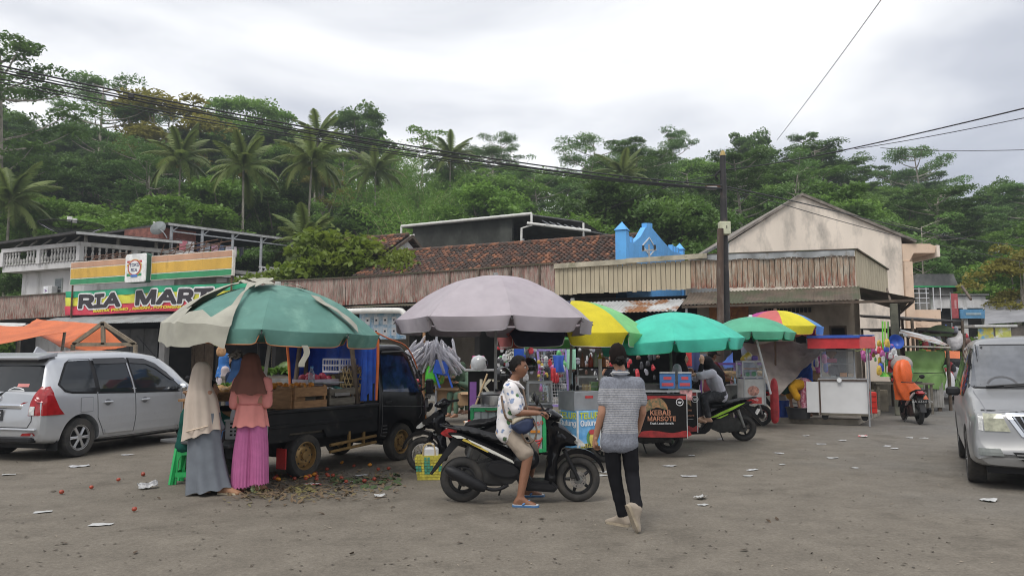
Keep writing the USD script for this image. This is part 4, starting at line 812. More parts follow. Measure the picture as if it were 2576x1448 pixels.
for u,v_ in((1563,596),(1571,599),(1580,601),(1588,604),(1692,622),(1699,626),(1706,629)):
 y=yu(u);z=zz(u,v_);P(BG,'merlon',MB().box((xw,y,z-.2),(.2,.26 if u<1600 else .3,.62)),BLU)
for(u0,v0),(u1,v1)in(((1612,618),(1630,598)),((1630,598),(1646,626)),((1646,626),(1630,643)),((1630,643),(1612,618))):
 P(BG,'white_trim',MB().bar((xw+.125,yu(u0),zz(u0,v0)),(xw+.125,yu(u1),zz(u1,v1)),.03,.05),MATS['badge_white'])
# ================================================================ the cream gabled building
CG=T('cream_gabled_building','tall cream plastered building with a streaked gable wall and a porch on its right','building')
YG=31.0;g3=lambda u,v_:(at(u,v_,YG)[0],at(u,v_,YG)[2])
STRK=mat('streaked_cream_plaster',(.72,.63,.53),.9,var=.07,sc=.8,c2=(.26,.235,.205),c2at=.635,c2w=.13,c2sc=1.1,st=(1,1,.42))
aL,ap,aR,b0=g3(1828,610),g3(2016,493),g3(2302,611),g3(2268,611)
P(CG,'gable_wall',MB().prism([(aL[0]+.1,0),(b0[0],0),(b0[0],aR[1]+.28),ap,(aL[0]+.1,aL[1])],.25,RX,(0,YG+.13,0)),STRK,False)
for p_,q_ in((aL,ap),(ap,aR)):
 n_=np.array([q_[1]-p_[1],0]);v=[(p_[0],YG-.12,p_[1]),(q_[0],YG-.12,q_[1]),(q_[0],YG+11,q_[1]),(p_[0],YG+11,p_[1])]
 P(CG,'roof',MB().add([*v,*[(a_,b_,c_+.12)for a_,b_,c_ in v]],[(0,1,2,3),(7,6,5,4),(0,4,5,1),(3,2,6,7),(0,3,7,4),(1,5,6,2)]),mat('dark_eave',(.20,.175,.15),.9,var=.3),False)
P(CG,'back_wall',MB().box(((aL[0]+b0[0])/2,YG+10.8,3.2),(b0[0]-aL[0],.2,6.4)),STRK);P(CG,'side_wall',MB().box((b0[0]-.15,YG+5.6,3.2),(.25,10.6,6.3)),CREAM);P(CG,'side_wall',MB().box((aL[0]+.25,YG+5.6,3.1),(.25,10.6,6.1)),CREAM)
PEACH=mat('peach_plaster',(.66,.50,.37),.85,var=.08,sc=1,c2=(.3,.2,.14),c2at=.7,c2w=.1)
cx=g3(2268,615);ce=g3(2352,640);z_t,z_b=g3(2268,613)[1],g3(2268,636)[1]
P(CG,'porch_canopy',MB().prism([(cx[0]+.02,z_b-.35),(cx[0]+.3,z_b-.35),(cx[0]+.5,z_b),(ce[0],z_b),(ce[0]+.05,z_t-.1),(ce[0]-.2,z_t),(cx[0]+.02,z_t)],6.2,RX,(0,YG+3.1,0)),PEACH,False)
P(CG,'canopy_edge',MB().box((ce[0]+.1,YG+3.1,(z_t+z_b)/2-.12),(.12,6.4,.5)),STRK)
P(CG,'porch_pier',MB().box((cx[0]+.2,YG+.2,z_b/2-.2),(.34,.6,z_b-.36)),PEACH)
P(CG,'porch_wall',MB().box((cx[0]+.5,YG+1.4,z_b/2),(.5,1.6,z_b-.05)),mat('pale_peach',(.6,.47,.36),.85,var=.1));P(CG,'porch_door',MB().box((cx[0]+.78,YG+1.0,4.4),(.05,.5,1.9)),mat('pale_blue_door',(.45,.5,.55),.6))
zf=g3(2268,793)[1];e2=g3(2362,795)[0]
P(CG,'balcony_front',MB().box(((cx[0]+e2)/2+.2,YG+.3,zf-.12),(e2-cx[0],.2,.75)),PEACH);P(CG,'balcony_floor',MB().box(((cx[0]+e2)/2+.2,YG+3.4,zf-.42),(e2-cx[0],6.0,.15)),CONC)
for k in range(4):P(CG,'balcony_rail',MB().cyl((cx[0]+.35,YG+.3,zf+.55+.2*k),(e2-.2,YG+.3,zf+.55+.2*k),.02,n=6),mat('chrome_rail',(.6,.6,.6),.3,.8))
for k in range(5):P(CG,'rail_post',MB().cyl((cx[0]+.5+k*.3,YG+.3,zf+.2),(cx[0]+.5+k*.3,YG+.3,zf+1.2),.02,n=6),MATS['chrome_rail'])
# ================================================================ vehicles
RUB=mat('tyre_rubber',(.022,.021,.020),.85,var=.25,sc=8,c2=(.075,.066,.055),c2at=.6,c2w=.15)
PLB=mat('black_plastic',(.012,.012,.013),.5,var=.2,sc=6,spec=.25)
GLOSSB=mat('black_gloss_paint',(.005,.005,.006),.16,spec=.3,var=.2,sc=5)
GLASSD=mat('tinted_glass',(.008,.010,.012),.06,spec=.55,var=.1)
SILVER=mat('silver_paint',(.45,.46,.475),.3,.55,var=.03,sc=1.5,coat=.4)
SILVD=mat('dark_silver_paint',(.27,.27,.267),.34,.6,var=.05,sc=1.5,coat=.3)
CHROME=mat('chrome',(.72,.73,.74),.16,1.0,var=.05)
ALLOY=mat('alloy_rim',(.52,.52,.52),.35,.8,var=.1)
REDL=mat('red_lens',(.30,.012,.014),.12,spec=.7,var=.15,sc=14);CLRL=mat('clear_lens',(.50,.50,.48),.12,spec=.8,var=.25,sc=16);AMB=mat('amber_lens',(.5,.16,.02),.2)
DKMET=mat('dark_engine_metal',(.035,.034,.032),.5,.4,var=.3,sc=9);GREYM=mat('grey_cast_metal',(.22,.22,.21),.5,.6,var=.2,sc=9)
PLATEK=mat('plate_black',(.02,.02,.022),.5);PLATEW=mat('plate_white',(.62,.62,.60),.5)
def loft_body(st,n=64,m=22):
 """A car shell from stations (x, bottom, belt, top, half widths at sill, belt and top). Closed."""
 st=np.array(st,float);X=np.linspace(st[0,0],st[-1,0],n);X=np.sort(np.unique(np.r_[X,st[:,0]]))
 q=PchipInterpolator(st[:,0],st[:,1:])(X);V=[]
 for x,(zb,zm,zt_,ws,wm,wt)in zip(X,q):
  pz=[zb,zb+.01,zb+.09,(zb+zm)*.5,zm,zm+(zt_-zm)*.55,zt_-.07*min(1,(zt_-zm)/.3),zt_-.008,zt_+.02]
  py=[0,ws-.12,ws-.015,(ws+wm)/2+.012,wm,wm+(wt-wm)*.5,wt+.012,wt-.12,0]
  t=np.linspace(0,8,m);h=PchipInterpolator(np.arange(9),np.stack([py,pz],1))(t)
  V.append(np.vstack([np.c_[np.full(m,x),h],np.c_[np.full(m-2,x),-h[1:-1,0][::-1],h[1:-1,1][::-1]]]))
 k=len(V[0]);v=np.vstack(V);N=len(V)
 i,j=np.meshgrid(np.arange(N-1),np.arange(k),indexing='ij');j2=(j+1)%k
 f=np.stack([i*k+j,(i+1)*k+j,(i+1)*k+j2,i*k+j2],-1).reshape(-1,4)
 f=np.vstack([f[:,[0,1,2]],f[:,[0,2,3]]]);c0,c1=len(v),len(v)+1;v=np.vstack([v,V[0].mean(0),V[-1].mean(0)])
 a=np.arange(k);b=(a+1)%k
 f=np.vstack([f,np.stack([np.full(k,c0),a,b],-1),np.stack([np.full(k,c1),(N-1)*k+b,(N-1)*k+a],-1)])
 t=trimesh.Trimesh(v,f,process=False)
 if t.volume<0:f=f[:,::-1]
 return v,f
def man(v,f):return Manifold(manifold3d.Mesh(vert_properties=np.asarray(v,np.float32),tri_verts=np.asarray(f,np.uint32)))
def cylm(c,r,L,ax='y'):
 m=Manifold.cylinder(L,r,r,36,True);m=m.rotate([90,0,0])if ax=='y' else m
 return m.translate(list(map(float,c)))
class Shell:
 def __init__(s,v,f):s.v,s.f=np.asarray(v,float),np.asarray(f)
 def hit(s,o,d):
  """First hit of each ray from the points o along d."""
  a,b,c=(s.v[s.f[:,k]]for k in range(3));e1,e2=b-a,c-a;out=np.full(len(o),np.nan)
  pv=np.cross(d,e2);det=(e1*pv).sum(1);ok=np.abs(det)>1e-12;inv=np.where(ok,1/np.where(ok,det,1),0)
  for k,p in enumerate(o):
   t=p-a;u=(t*pv).sum(1)*inv;qv=np.cross(t,e1);w=(qv@d)*inv;r=(qv*e2).sum(1)*inv
   g=ok&(u>-1e-4)&(w>-1e-4)&(u+w<1+1e-4)&(r>0)
   if g.any():out[k]=r[g].min()
  return out
 def patch(s,poly,side,off=.004,cell=.07,mb=None):
  """A sheet of the outline poly laid on the shell, seen from side: 'l', 'r' (x, z), 'b', 'f' (y, z) or 't' (x, y)."""
  pg=(poly if hasattr(poly,'geom_type')else Polygon(poly)).buffer(0);x0,y0,x1,y1=pg.bounds;P2,F=[],[]
  for cx in np.arange(x0,x1,cell):
   for cy in np.arange(y0,y1,cell):
    q=pg.intersection(Polygon([(cx,cy),(cx+cell,cy),(cx+cell,cy+cell),(cx,cy+cell)]))
    for g in getattr(q,'geoms',[q]):
     if g.geom_type!='Polygon' or g.area<1e-7:continue
     vv,ff=trimesh.creation.triangulate_polygon(g,engine='earcut');F.append(np.asarray(ff)+sum(map(len,P2)));P2.append(np.asarray(vv))
  p=np.vstack(P2);f=np.vstack(F);n=len(p);z=np.zeros(n)
  o,d={'l':(np.c_[p[:,0],z+3,p[:,1]],(0,-1,0)),'r':(np.c_[p[:,0],z-3,p[:,1]],(0,1,0)),'b':(np.c_[z-6,p],(1,0,0)),'f':(np.c_[z+6,p],(-1,0,0)),'t':(np.c_[p,z+4],(0,0,-1))}[side]
  d=np.array(d,float);t=s.hit(o,d);bad=np.isnan(t)
  if bad.any():t[bad]=np.interp(np.flatnonzero(bad),np.flatnonzero(~bad),t[~bad])
  q=o+d*(t-off)[:,None]
  nr=np.cross(q[f[:,1]]-q[f[:,0]],q[f[:,2]]-q[f[:,0]])@d
  f=np.where((nr>0)[:,None],f[:,::-1],f)
  return(mb or MB()).add(q,f)
def seam(pts,w=.008):
 from shapely.geometry import LineString
 return LineString(pts).buffer(w,cap_style=2)
def wheel(parent,c,r,w,out=1,rim='alloy',rim_m=None,fr=.66,name='wheel'):
 """A road wheel whose axle lies along y; out = the side that shows."""
 c=np.array(c,float);R=rotm(rx=-PI/2*out);rr_=r*fr
 t=P(parent,name,MB().lathe([(rr_,-w/2),(r*.93,-w/2),(r*.985,-w*.38),(r,-w*.2),(r,w*.2),(r*.985,w*.38),(r*.93,w/2),(rr_,w/2),(rr_*.97,w*.3),(rr_*.97,-w*.3),(rr_,-w/2)],c,36,R),RUB,40)
 m=rim_m or ALLOY;q=P(t,'rim',MB().lathe([(rr_*.99,w*.42),(rr_*.9,w*.44),(rr_*.86,w*.2),(rr_*.8,-w*.1),(.01,-w*.12)],c,30,R),m if rim=='steel' else DKMET,40)
 if rim=='alloy':
  g=MB()
  for k in range(6):
   for s in(-.13,.13):
    a=k*PI/3+s;b=k*PI/3+s*.6
    g.tube([c+R@[math.cos(a)*rr_*.2,math.sin(a)*rr_*.2,w*.4],c+R@[math.cos(b)*rr_*.9,math.sin(b)*rr_*.9,w*.36]],[rr_*.085,rr_*.06],6)
  g.lathe([(rr_*.98,w*.36),(rr_*.99,w*.44),(rr_*.86,w*.42),(rr_*.86,w*.3)],c,30,R);P(t,'spokes',g,m,40)
  P(t,'hub_cap',MB().lathe([(rr_*.24,w*.3),(rr_*.24,w*.42),(rr_*.2,w*.46),(.001,w*.47)],c,16,R),m)
 elif rim=='steel':
  g=MB().lathe([(rr_*.8,w*.1),(rr_*.62,w*.28),(rr_*.5,w*.30),(rr_*.3,w*.24),(rr_*.28,w*.42),(.001,w*.44)],c,24,R);P(t,'wheel_disc',g,m,40)
  h=MB()
  for k in range(8):a=k*PI/4;h.tube([c+R@[math.cos(a)*rr_*.7,math.sin(a)*rr_*.7,w*.1],c+R@[math.cos(a)*rr_*.7,math.sin(a)*rr_*.7,w*.245]],rr_*.07,6)
  for k in range(5):a=k*PI*.4;h.tube([c+R@[math.cos(a)*rr_*.4,math.sin(a)*rr_*.4,w*.1],c+R@[math.cos(a)*rr_*.4,math.sin(a)*rr_*.4,w*.33]],rr_*.05,6)
  P(t,'wheel_holes',h,DKMET)
 return t
def heading(hx,hy):return math.atan2(hy,hx)
def plate(parent,c,ux,uz,w,h,txt,dark=True,sub=None,name='number_plate'):
 ux,uz=np.array(ux,float),np.array(uz,float);n=np.cross(ux,uz);R=np.stack([ux,uz,n],1)
 p=P(parent,name,MB().prism([(-w/2,-h/2),(w/2,-h/2),(w/2,h/2),(-w/2,h/2)],.008,R,c),PLATEK if dark else PLATEW)
 g=MB().text(txt,h*(.42 if sub else .5),np.array(c)+n*.005+uz*(-h*.06 if sub else-h*.24),ux,uz,.003,False,.95,True)
 if sub:g.text(sub,h*.18,np.array(c)+n*.005-uz*h*.38,ux,uz,.003,False,1,True)
 P(p,'plate_lettering',g,PLATEW if dark else PLATEK,False);return p
# ---- silver people carrier
MV=T('silver_people_carrier','silver people carrier parked at the left, seen from its rear right corner','car',(-7.72,12.25,0),heading(.27,.963))
st=[(-.765,.40,.60,.66,.60,.58,.5),(-.745,.34,.72,.80,.70,.70,.62),(-.70,.30,.86,1.02,.76,.77,.66),(-.62,.27,.98,1.22,.80,.81,.64),(-.52,.25,1.00,1.50,.82,.825,.60),(-.40,.24,1.01,1.61,.83,.83,.59),(.3,.22,1.0,1.665,.835,.835,.59),(1.15,.20,.97,1.69,.835,.835,.59),(1.85,.20,.95,1.635,.835,.83,.575),(2.25,.20,.94,1.46,.835,.825,.59),(2.65,.20,.93,1.13,.83,.82,.66),(2.78,.20,.92,1.03,.83,.815,.70),(3.2,.23,.82,.90,.79,.76,.64),(3.34,.29,.68,.74,.70,.66,.55),(3.395,.36,.58,.63,.58,.54,.44)]
v,f=loft_body(st);sh=Shell(v,f);body=man(v,f)
for x in(0,2.655):
 for s in(-1,1):body-=cylm((x,s*.80,.31),.375,.42)
P(MV,'body',MB().tm(body),SILVER,32)
P(MV,'wheel_well',MB().box((0,0,.42),(.7,1.2,.5)).box((2.655,0,.42),(.7,1.2,.5)),BLACK);P(MV,'underbody',MB().box((1.3,0,.24),(3.6,1.3,.12)),BLACK)
for x in(0,2.655):
 for s in(-1,1):wheel(MV,(x,s*.735,.31),.31,.19,s)
W_Q=[(-.42,1.16),(-.33,1.06),(-.2,1.03),(.27,1.01),(.27,1.545),(-.10,1.535),(-.2,1.48)];W_R=[(.33,1.01),(1.07,.985),(1.02,1.565),(.33,1.55)];W_F=[(1.14,.985),(2.33,.965),(2.0,1.30),(1.72,1.47),(1.5,1.545),(1.09,1.565)]
for s,sd in((-1,'r'),(1,'l')):
 fr=P(MV,'window_surround',sh.patch(Polygon(W_Q).union(Polygon(W_R)).union(Polygon(W_F)).buffer(.03).buffer(-.012),sd,.003),PLB,True)
 for q in(W_Q,W_R,W_F):P(MV,'window',sh.patch(Polygon(q).buffer(-.012),sd,.007),GLASSD,True)
 P(MV,'window_visor',sh.patch([(.33,1.475),(1.06,1.49),(1.04,1.575),(.33,1.56)],sd,.022),mat('smoke_visor',(.03,.03,.032),.3),True);P(MV,'window_visor',sh.patch([(1.10,1.49),(1.5,1.47),(1.72,1.39),(2.05,1.18),(2.16,1.17),(1.74,1.48),(1.5,1.555),(1.10,1.575)],sd,.022),MATS['smoke_visor'],True)
 dR=[(.30,.99),(1.11,.965),(1.13,.6),(1.10,.26),(.50,.26),(.42,.42),(.32,.60)];dF=[(1.125,.965),(2.28,.945),(2.30,.5),(2.2,.26),(1.115,.26),(1.145,.6)]
 for q,hx in((dR,.42),(dF,1.25)):
  P(MV,'door_gap',sh.patch(Polygon(q).buffer(.009),sd,.0022),BLACK,True);d=P(MV,'door',sh.patch(q,sd,.0045),SILVER,True)
  y=s*(sh.v[:,1].max()+.022)
  P(d,'handle',MB().box((hx+.09,s*.868,.845),(.19,.03,.035),b=.012),SILVER);P(d,'handle_cup',sh.patch([(hx+.09+.065*math.cos(k),.84+.055*math.sin(k))for k in np.linspace(0,6,14)],sd,.006),mat('shadow_grey',(.14,.14,.15),.5),True)
  P(d,'door_strip',sh.patch([(q[-3][0]+.02,.33),(q[3][0]-.03,.33),(q[3][0]-.03,.40),(q[-3][0]-.02,.40)]if hx>1 else[(.50,.33),(1.08,.33),(1.08,.40),(.46,.40)],sd,.02),SILVER,True)
 P(MV,'fuel_flap_gap' if s<0 else 'side_mark',sh.patch(Polygon([(-.02,.72),(.2,.72),(.2,.93),(-.02,.93)]).buffer(.015),sd,.003),mat('shadow_grey'),True)
 P(MV,'fuel_flap' if s<0 else 'side_cover',sh.patch(Polygon([(-.02,.72),(.2,.72),(.2,.93),(-.02,.93)]).buffer(.007),sd,.006),SILVER,True)
 P(MV,'tail_lamp',sh.patch([(-.735,.70),(-.34,.70),(-.43,.80),(-.52,.98),(-.56,1.14),(-.64,1.12),(-.735,.92)],sd,.010,.05),REDL,True)
 m_=P(MV,'mirror',MB().ball((2.12,s*.98,1.03),.1,2,(.6,1.05,.8)),CHROME,True);P(m_,'mirror_arm',MB().bar((2.15,s*.82,.99),(2.13,s*.93,1.0),.05,.04),PLB)
 P(MV,'mud_flap',MB().box((-.40,s*.70,.27),(.02,.2,.26)),PLB)
 P(MV,'tail_lamp_rear',sh.patch([(s*.79,.70),(s*.60,.70),(s*.60,.90),(s*.64,1.03),(s*.69,1.14),(s*.79,1.1)],'b',.010,.05),REDL,True);P(MV,'reverse_lamp',sh.patch([(s*.71,.71),(s*.615,.71),(s*.615,.84),(s*.70,.84)],'b',.02,.05),CLRL,True)
 P(MV,'reflector',sh.patch([(s*.72,.40),(s*.48,.395),(s*.52,.435),(s*.70,.445)],'b',.008,.1),REDL,True)
P(MV,'rear_window',sh.patch([(-.70,1.06),(.70,1.06),(.60,1.46),(-.60,1.46)],'b',.005),GLASSD,True)
P(MV,'spoiler',MB().prism([(-.64,1.545),(-.3,1.60),(-.3,1.66),(-.60,1.60),(-.66,1.575)],1.22,RX,b=.01),SILVER);P(MV,'spoiler_underside',MB().box((-.50,0,1.535),(.24,1.14,.05)),PLB)
P(MV,'tailgate_seam',sh.patch(seam([(-.68,1.02),(-.66,.62),(-.60,.52),(.60,.52),(.66,.62),(.68,1.02)],.006),'b',.003),BLACK,True);P(MV,'garnish_bar',MB().box((-.735,0,.83),(.06,.9,.075),b=.02),CHROME)
P(MV,'bumper_step',MB().box((-.76,0,.49),(.06,1.5,.035),b=.014),SILVER);P(MV,'lower_bumper',MB().box((-.72,0,.335),(.14,1.38,.085),b=.02),PLB)
plate(MV,(-.775,.10,.70),(0,-1,0),(0,0,1),.44,.17,'738 KKR',True,'06-27')
g=MB();E3=lambda a,b,n=24:[(0,a*math.cos(k*2*PI/n),b*math.sin(k*2*PI/n))for k in range(n)]
for(a,b,dz)in((.075,.05,0),(.026,.049,0),(.05,.018,.024)):g.tube(np.array(E3(a,b))+[-.735,.06,.955+dz],.007,5,closed=True)
P(MV,'badge',g,CHROME,True)
P(MV,'rear_wiper',MB().bar((-.70,.03,1.0),(-.67,-.10,1.06),.03,.05),PLB);P(MV,'window_sticker',sh.patch([(-.47,1.13),(-.25,1.13),(-.25,1.18),(-.47,1.18)],'b',.008),mat('pink_sticker',(.6,.22,.2),.5),True)
P(MV,'window_sticker',sh.patch(seam([(-.40,1.09),(-.3,1.115),(-.2,1.12),(-.12,1.09)],.006).union(seam([(-.42,1.072),(-.1,1.072)],.006)),'b',.008),mat('white_print'),True)
P(MV,'roof_fin',MB().prism([(-.2,1.65),(.06,1.665),(-.14,1.76)],.03,RX),SILVER);P(MV,'aerial',MB().cyl((1.98,-.56,1.52),(1.35,-.60,1.97),.006,n=5),PLB)
P(MV,'headlamp',sh.patch([(2.95,.62),(3.25,.62),(3.1,.78),(2.85,.8)],'r',.006),CLRL,True);P(MV,'windscreen',sh.patch([(2.02,-.56),(2.6,-.62),(2.6,.62),(2.02,.56)],'t',.005),GLASSD,True)
# ---- silver car at the right edge, driving towards the camera
th=math.radians(29);hv=np.array([-math.sin(th),-math.cos(th)]);lv=np.array([-hv[1],hv[0]]);o=np.array([5.93,9.62])+lv*.74
SV=T('silver_estate_car','older silver estate car driving in at the right edge, seen from the front','car',(*o,0),heading(*hv))
st=[(-3.75,.5,.8,.9,.6,.6,.5),(-3.7,.35,.95,1.3,.78,.80,.62),(-3.5,.3,1.0,1.70,.83,.83,.63),(-3.2,.28,1.0,1.83,.845,.84,.63),(-2.2,.26,1.0,1.87,.845,.84,.63),(-1.5,.26,1.0,1.85,.845,.84,.62),(-1.28,.26,1.0,1.79,.845,.84,.62),(-.62,.26,.98,1.24,.845,.835,.70),(-.52,.26,.97,1.165,.845,.83,.72),(0,.26,.90,1.05,.84,.82,.71),(.42,.27,.80,.945,.83,.80,.72),(.55,.27,.72,.915,.81,.78,.72),(.605,.28,.64,.86,.80,.775,.70),(.635,.28,.56,.70,.79,.77,.71),(.662,.29,.50,.575,.77,.75,.69),(.70,.30,.44,.50,.74,.72,.64),(.715,.36,.42,.46,.66,.64,.58)]
v,f=loft_body(st);sh=Shell(v,f);body=man(v,f)
for x in(0,-2.65):
 for s in(-1,1):body-=cylm((x,s*.80,.33),.40,.44)
P(SV,'body',MB().tm(body),SILVD,32);P(SV,'underbody',MB().box((-1.4,0,.27),(3.9,1.3,.14)).box((0,0,.5),(.7,1.2,.5)),BLACK)
for x in(0,-2.65):
 for s in(-1,1):wheel(SV,(x,s*.74,.325),.325,.20,s)
P(SV,'windscreen_frame',sh.patch([(-.75,1.17),(.75,1.17),(.655,1.765),(-.655,1.765)],'f',.012),PLB,True);P(SV,'windscreen',sh.patch([(-.72,1.19),(.72,1.19),(.63,1.745),(-.63,1.745)],'f',.018),mat('windscreen_glass',(.10,.105,.115),.12,spec=.6,var=.3,sc=2.0),True)
P(SV,'steering_wheel',sh.patch(seam([(-.36+.17*math.cos(k),1.2+.12*math.sin(k))for k in np.linspace(.25,2.9,12)],.012),'f',.022),mat('shadow_dash',(.05,.05,.055),.6),True)
P(SV,'bonnet_gap',sh.patch(seam([(-.74,.925),(-.66,.932),(.66,.932),(.74,.925)],.008),'f',.003),BLACK,True)
for s in(-1,1):
 P(SV,'bonnet_line',sh.patch(seam([(.50,s*.62),(0,s*.66),(-.5,s*.70)],.006),'t',.003),mat('shadow_grey'),True)
 P(SV,'headlamp',sh.patch([(s*.40,.70),(s*.66,.70),(s*.67,.905),(s*.48,.905)],'f',.014,.05),mat('yellowed_lens',(.33,.33,.24),.15,spec=.8,var=.25,sc=14),True);P(SV,'indicator',sh.patch([(s*.675,.70),(s*.80,.72),(s*.795,.86),(s*.68,.90)],'f',.008,.08),CLRL,True)
 P(SV,'fog_lamp',sh.patch(Polygon([(s*.74,.42),(s*.48,.42),(s*.52,.51),(s*.74,.50)]).buffer(.0),'f',.02,.04),mat('fog_lens',(.13,.14,.13),.2,spec=.7),True)
 for q in([(-.62,1.06),(-1.24,1.70),(-1.6,1.74),(-1.6,1.06)],[(-1.7,1.06),(-1.7,1.74),(-2.5,1.74),(-2.5,1.06)],[(-2.6,1.06),(-2.6,1.74),(-3.4,1.70),(-3.5,1.06)]):P(SV,'window',sh.patch(q,'r' if s<0 else 'l',.006),GLASSD,True)
 P(SV,'mirror',MB().box((-.70,s*.93,1.12),(.1,.17,.12),b=.03),PLB)
 P(SV,'wiper',MB().tube([sh.v[0]*0+[-.52,s*.1-.45,1.19],[-.58,s*.1+.15,1.245]],.014,5),PLB)
P(SV,'grille_surround',sh.patch(Polygon([(-.42,.90),(.42,.90),(.28,.665),(-.28,.665)]).buffer(.02),'f',.018,.05),CHROME,True);P(SV,'grille',sh.patch([(-.385,.885),(.385,.885),(.27,.69),(-.27,.69)],'f',.026,.05),BLACK,True)
for k in range(11):yk=-.33+k*.066;P(SV,'grille_bar',sh.patch(seam([(yk*.8,.70),(yk*1.1,.88)],.008),'f',.036,.05),mat('grille_grey',(.22,.24,.27),.4,.5),True)
P(SV,'lower_intake',sh.patch([(-.40,.47),(.40,.47),(.30,.37),(-.30,.37)],'f',.018,.05),BLACK,True);g=MB()
for zz_ in(.40,.44):sh.patch(seam([(-.36,zz_),(.36,zz_)],.007),'f',.03,.05,g)
P(SV,'intake_bars',g,SILVD,True);plate(SV,(.745,0,.44),(0,1,0),(0,0,1),.42,.14,'AA 8527',False)
# ---- black pickup used as a fruit stall
PB=np.array([-2.75,9.97]);ph=np.array([.515,.857]);plv=np.array([-ph[1],ph[0]]);po=PB+plv*.66
PK=T('black_pickup','small black pickup with bronze wheels, its load bed used as a fruit stall','pickup',(*po,0),heading(*ph))
def pk(x,y,z=0):q=po+ph*x+plv*y;return np.array([q[0],q[1],z])
PKR=heading(*ph)
st=[(1.42,.36,1.02,1.66,.68,.68,.58),(1.46,.34,1.04,1.74,.70,.70,.595),(1.62,.32,1.04,1.79,.70,.70,.595),(2.0,.30,1.02,1.80,.70,.70,.59),(2.14,.30,1.0,1.745,.70,.70,.58),(2.28,.30,.98,1.56,.70,.70,.585),(2.48,.30,.95,1.16,.70,.69,.61),(2.54,.30,.90,1.02,.69,.68,.62),(2.62,.31,.76,.84,.66,.64,.58),(2.66,.36,.6,.68,.6,.58,.52)]
v,f=loft_body(st);sh=Shell(v,f);body=man(v,f)
for s in(-1,1):body-=cylm((1.97,s*.66,.29),.345,.4)
P(PK,'cab',MB().tm(body),GLOSSB,32)
BEDM=mat('worn_black_paint',(.008,.008,.009),.4,spec=.3,var=.3,sc=3,c2=(.05,.046,.04),c2at=.66,c2w=.08)
for s in(-1,1):
 sd='r' if s<0 else 'l'
 P(PK,'window',sh.patch([(1.50,1.07),(2.40,1.03),(2.34,1.14),(2.16,1.50),(2.06,1.60),(1.50,1.63)],sd,.006),mat('blue_dark_glass',(.008,.022,.07),.08,spec=.7,var=.6,sc=5),True)
 d=P(PK,'door_gap',sh.patch(seam([(1.49,1.05),(1.48,.42),(1.60,.40)],.007).union(seam([(2.45,1.0),(2.43,.70),(2.36,.62)],.007)),sd,.003),mat('gap_grey',(.06,.06,.06),.6),True)
 P(PK,'door_handle',MB().box((1.62,s*.715,.90),(.15,.03,.04),b=.01),PLB);P(PK,'body_crease',sh.patch(seam([(1.46,.86),(2.5,.80)],.006),sd,.01),mat('gap_grey'),True)
 P(PK,'rain_strip',MB().tube([(1.5,s*.66,1.66),(2.0,s*.65,1.68),(2.18,s*.66,1.60),(2.45,s*.70,1.14)],.014,5),mat('gap_grey'))
 m_=P(PK,'mirror',MB().box((2.44,s*.86,1.12),(.07,.15,.24),b=.025),PLB);P(m_,'mirror_arm',MB().bar((2.44,s*.69,1.06),(2.44,s*.8,1.1),.03),PLB)
 for x in(0,1.97):wheel(PK,(x,s*.615,.285),.285,.16,s,'steel',mat('bronze_rim',(.30,.19,.075),.42,.6,var=.18,sc=6))
 b=P(PK,'bed_side',MB().prism([(-.78,.50),(-.34,.50),(-.30,.60),(.30,.60),(.36,.50),(1.38,.50),(1.38,.88),(-.78,.88)],.04,RX,(0,s*.68,0)),BEDM)
 P(b,'side_rail',MB().box((.30,s*.69,.885),(2.18,.09,.05),b=.012),BEDM);P(b,'side_rib',MB().box((.30,s*.705,.70),(1.9,.02,.05),b=.008),BEDM)
 g=MB()
 for zz_ in(.34,.43):g.cyl((.42,s*.70,zz_-.05),(1.36,s*.70,zz_),.022,n=8)
 P(PK,'bronze_side_bar',g,MATS['bronze_rim']);P(PK,'bar_bracket',MB().box((.80,s*.69,.42),(.04,.03,.24)).box((1.1,s*.69,.42),(.04,.03,.18)),mat('bronze_rim'))
 P(PK,'cab_vent',MB().box((1.55,s*.705,.56),(.10,.012,.015)).box((1.55,s*.705,.51),(.10,.012,.015)).box((1.55,s*.705,.46),(.10,.012,.015)),mat('gap_grey'))
 P(PK,'mud_flap',MB().box((-.36,s*.62,.28),(.015,.17,.26)),mat('red_flap',(.42,.02,.018),.6)if s<0 else PLB)
P(PK,'windscreen',sh.patch([(-.56,1.10),(.56,1.10),(.50,1.66),(-.50,1.66)],'f',.006),GLASSD,True);P(PK,'headlamp',sh.patch([(-.6,.62),(-.36,.62),(-.36,.76),(-.6,.76)],'f',.006,.1),CLRL,True);P(PK,'headlamp',sh.patch([(.6,.62),(.36,.62),(.36,.76),(.6,.76)],'f',.006,.1),CLRL,True)
P(PK,'front_indicator',sh.patch([(2.54,.56),(2.63,.56),(2.63,.66),(2.54,.66)],'r',.008,.06),AMB,True)
P(PK,'bed_floor',MB().box((.30,0,.53),(2.16,1.32,.06)),BEDM);P(PK,'bed_front',MB().box((1.39,0,.70),(.04,1.36,.40)),BEDM);P(PK,'bed_corner_plate',MB().prism([(1.10,.9),(1.40,.9),(1.40,1.2),(1.32,1.2)],.02,RX,(0,-.67,0)),BEDM)
P(PK,'tailgate',MB().box((-1.0,0,.52),(.42,1.34,.04),b=.01),mat('gap_grey'));P(PK,'chassis',MB().box((.6,0,.40),(3.0,.7,.16)).box((0,0,.3),(.12,1.1,.12)).box((1.97,0,.4),(.5,1.0,.3)),BLACK)
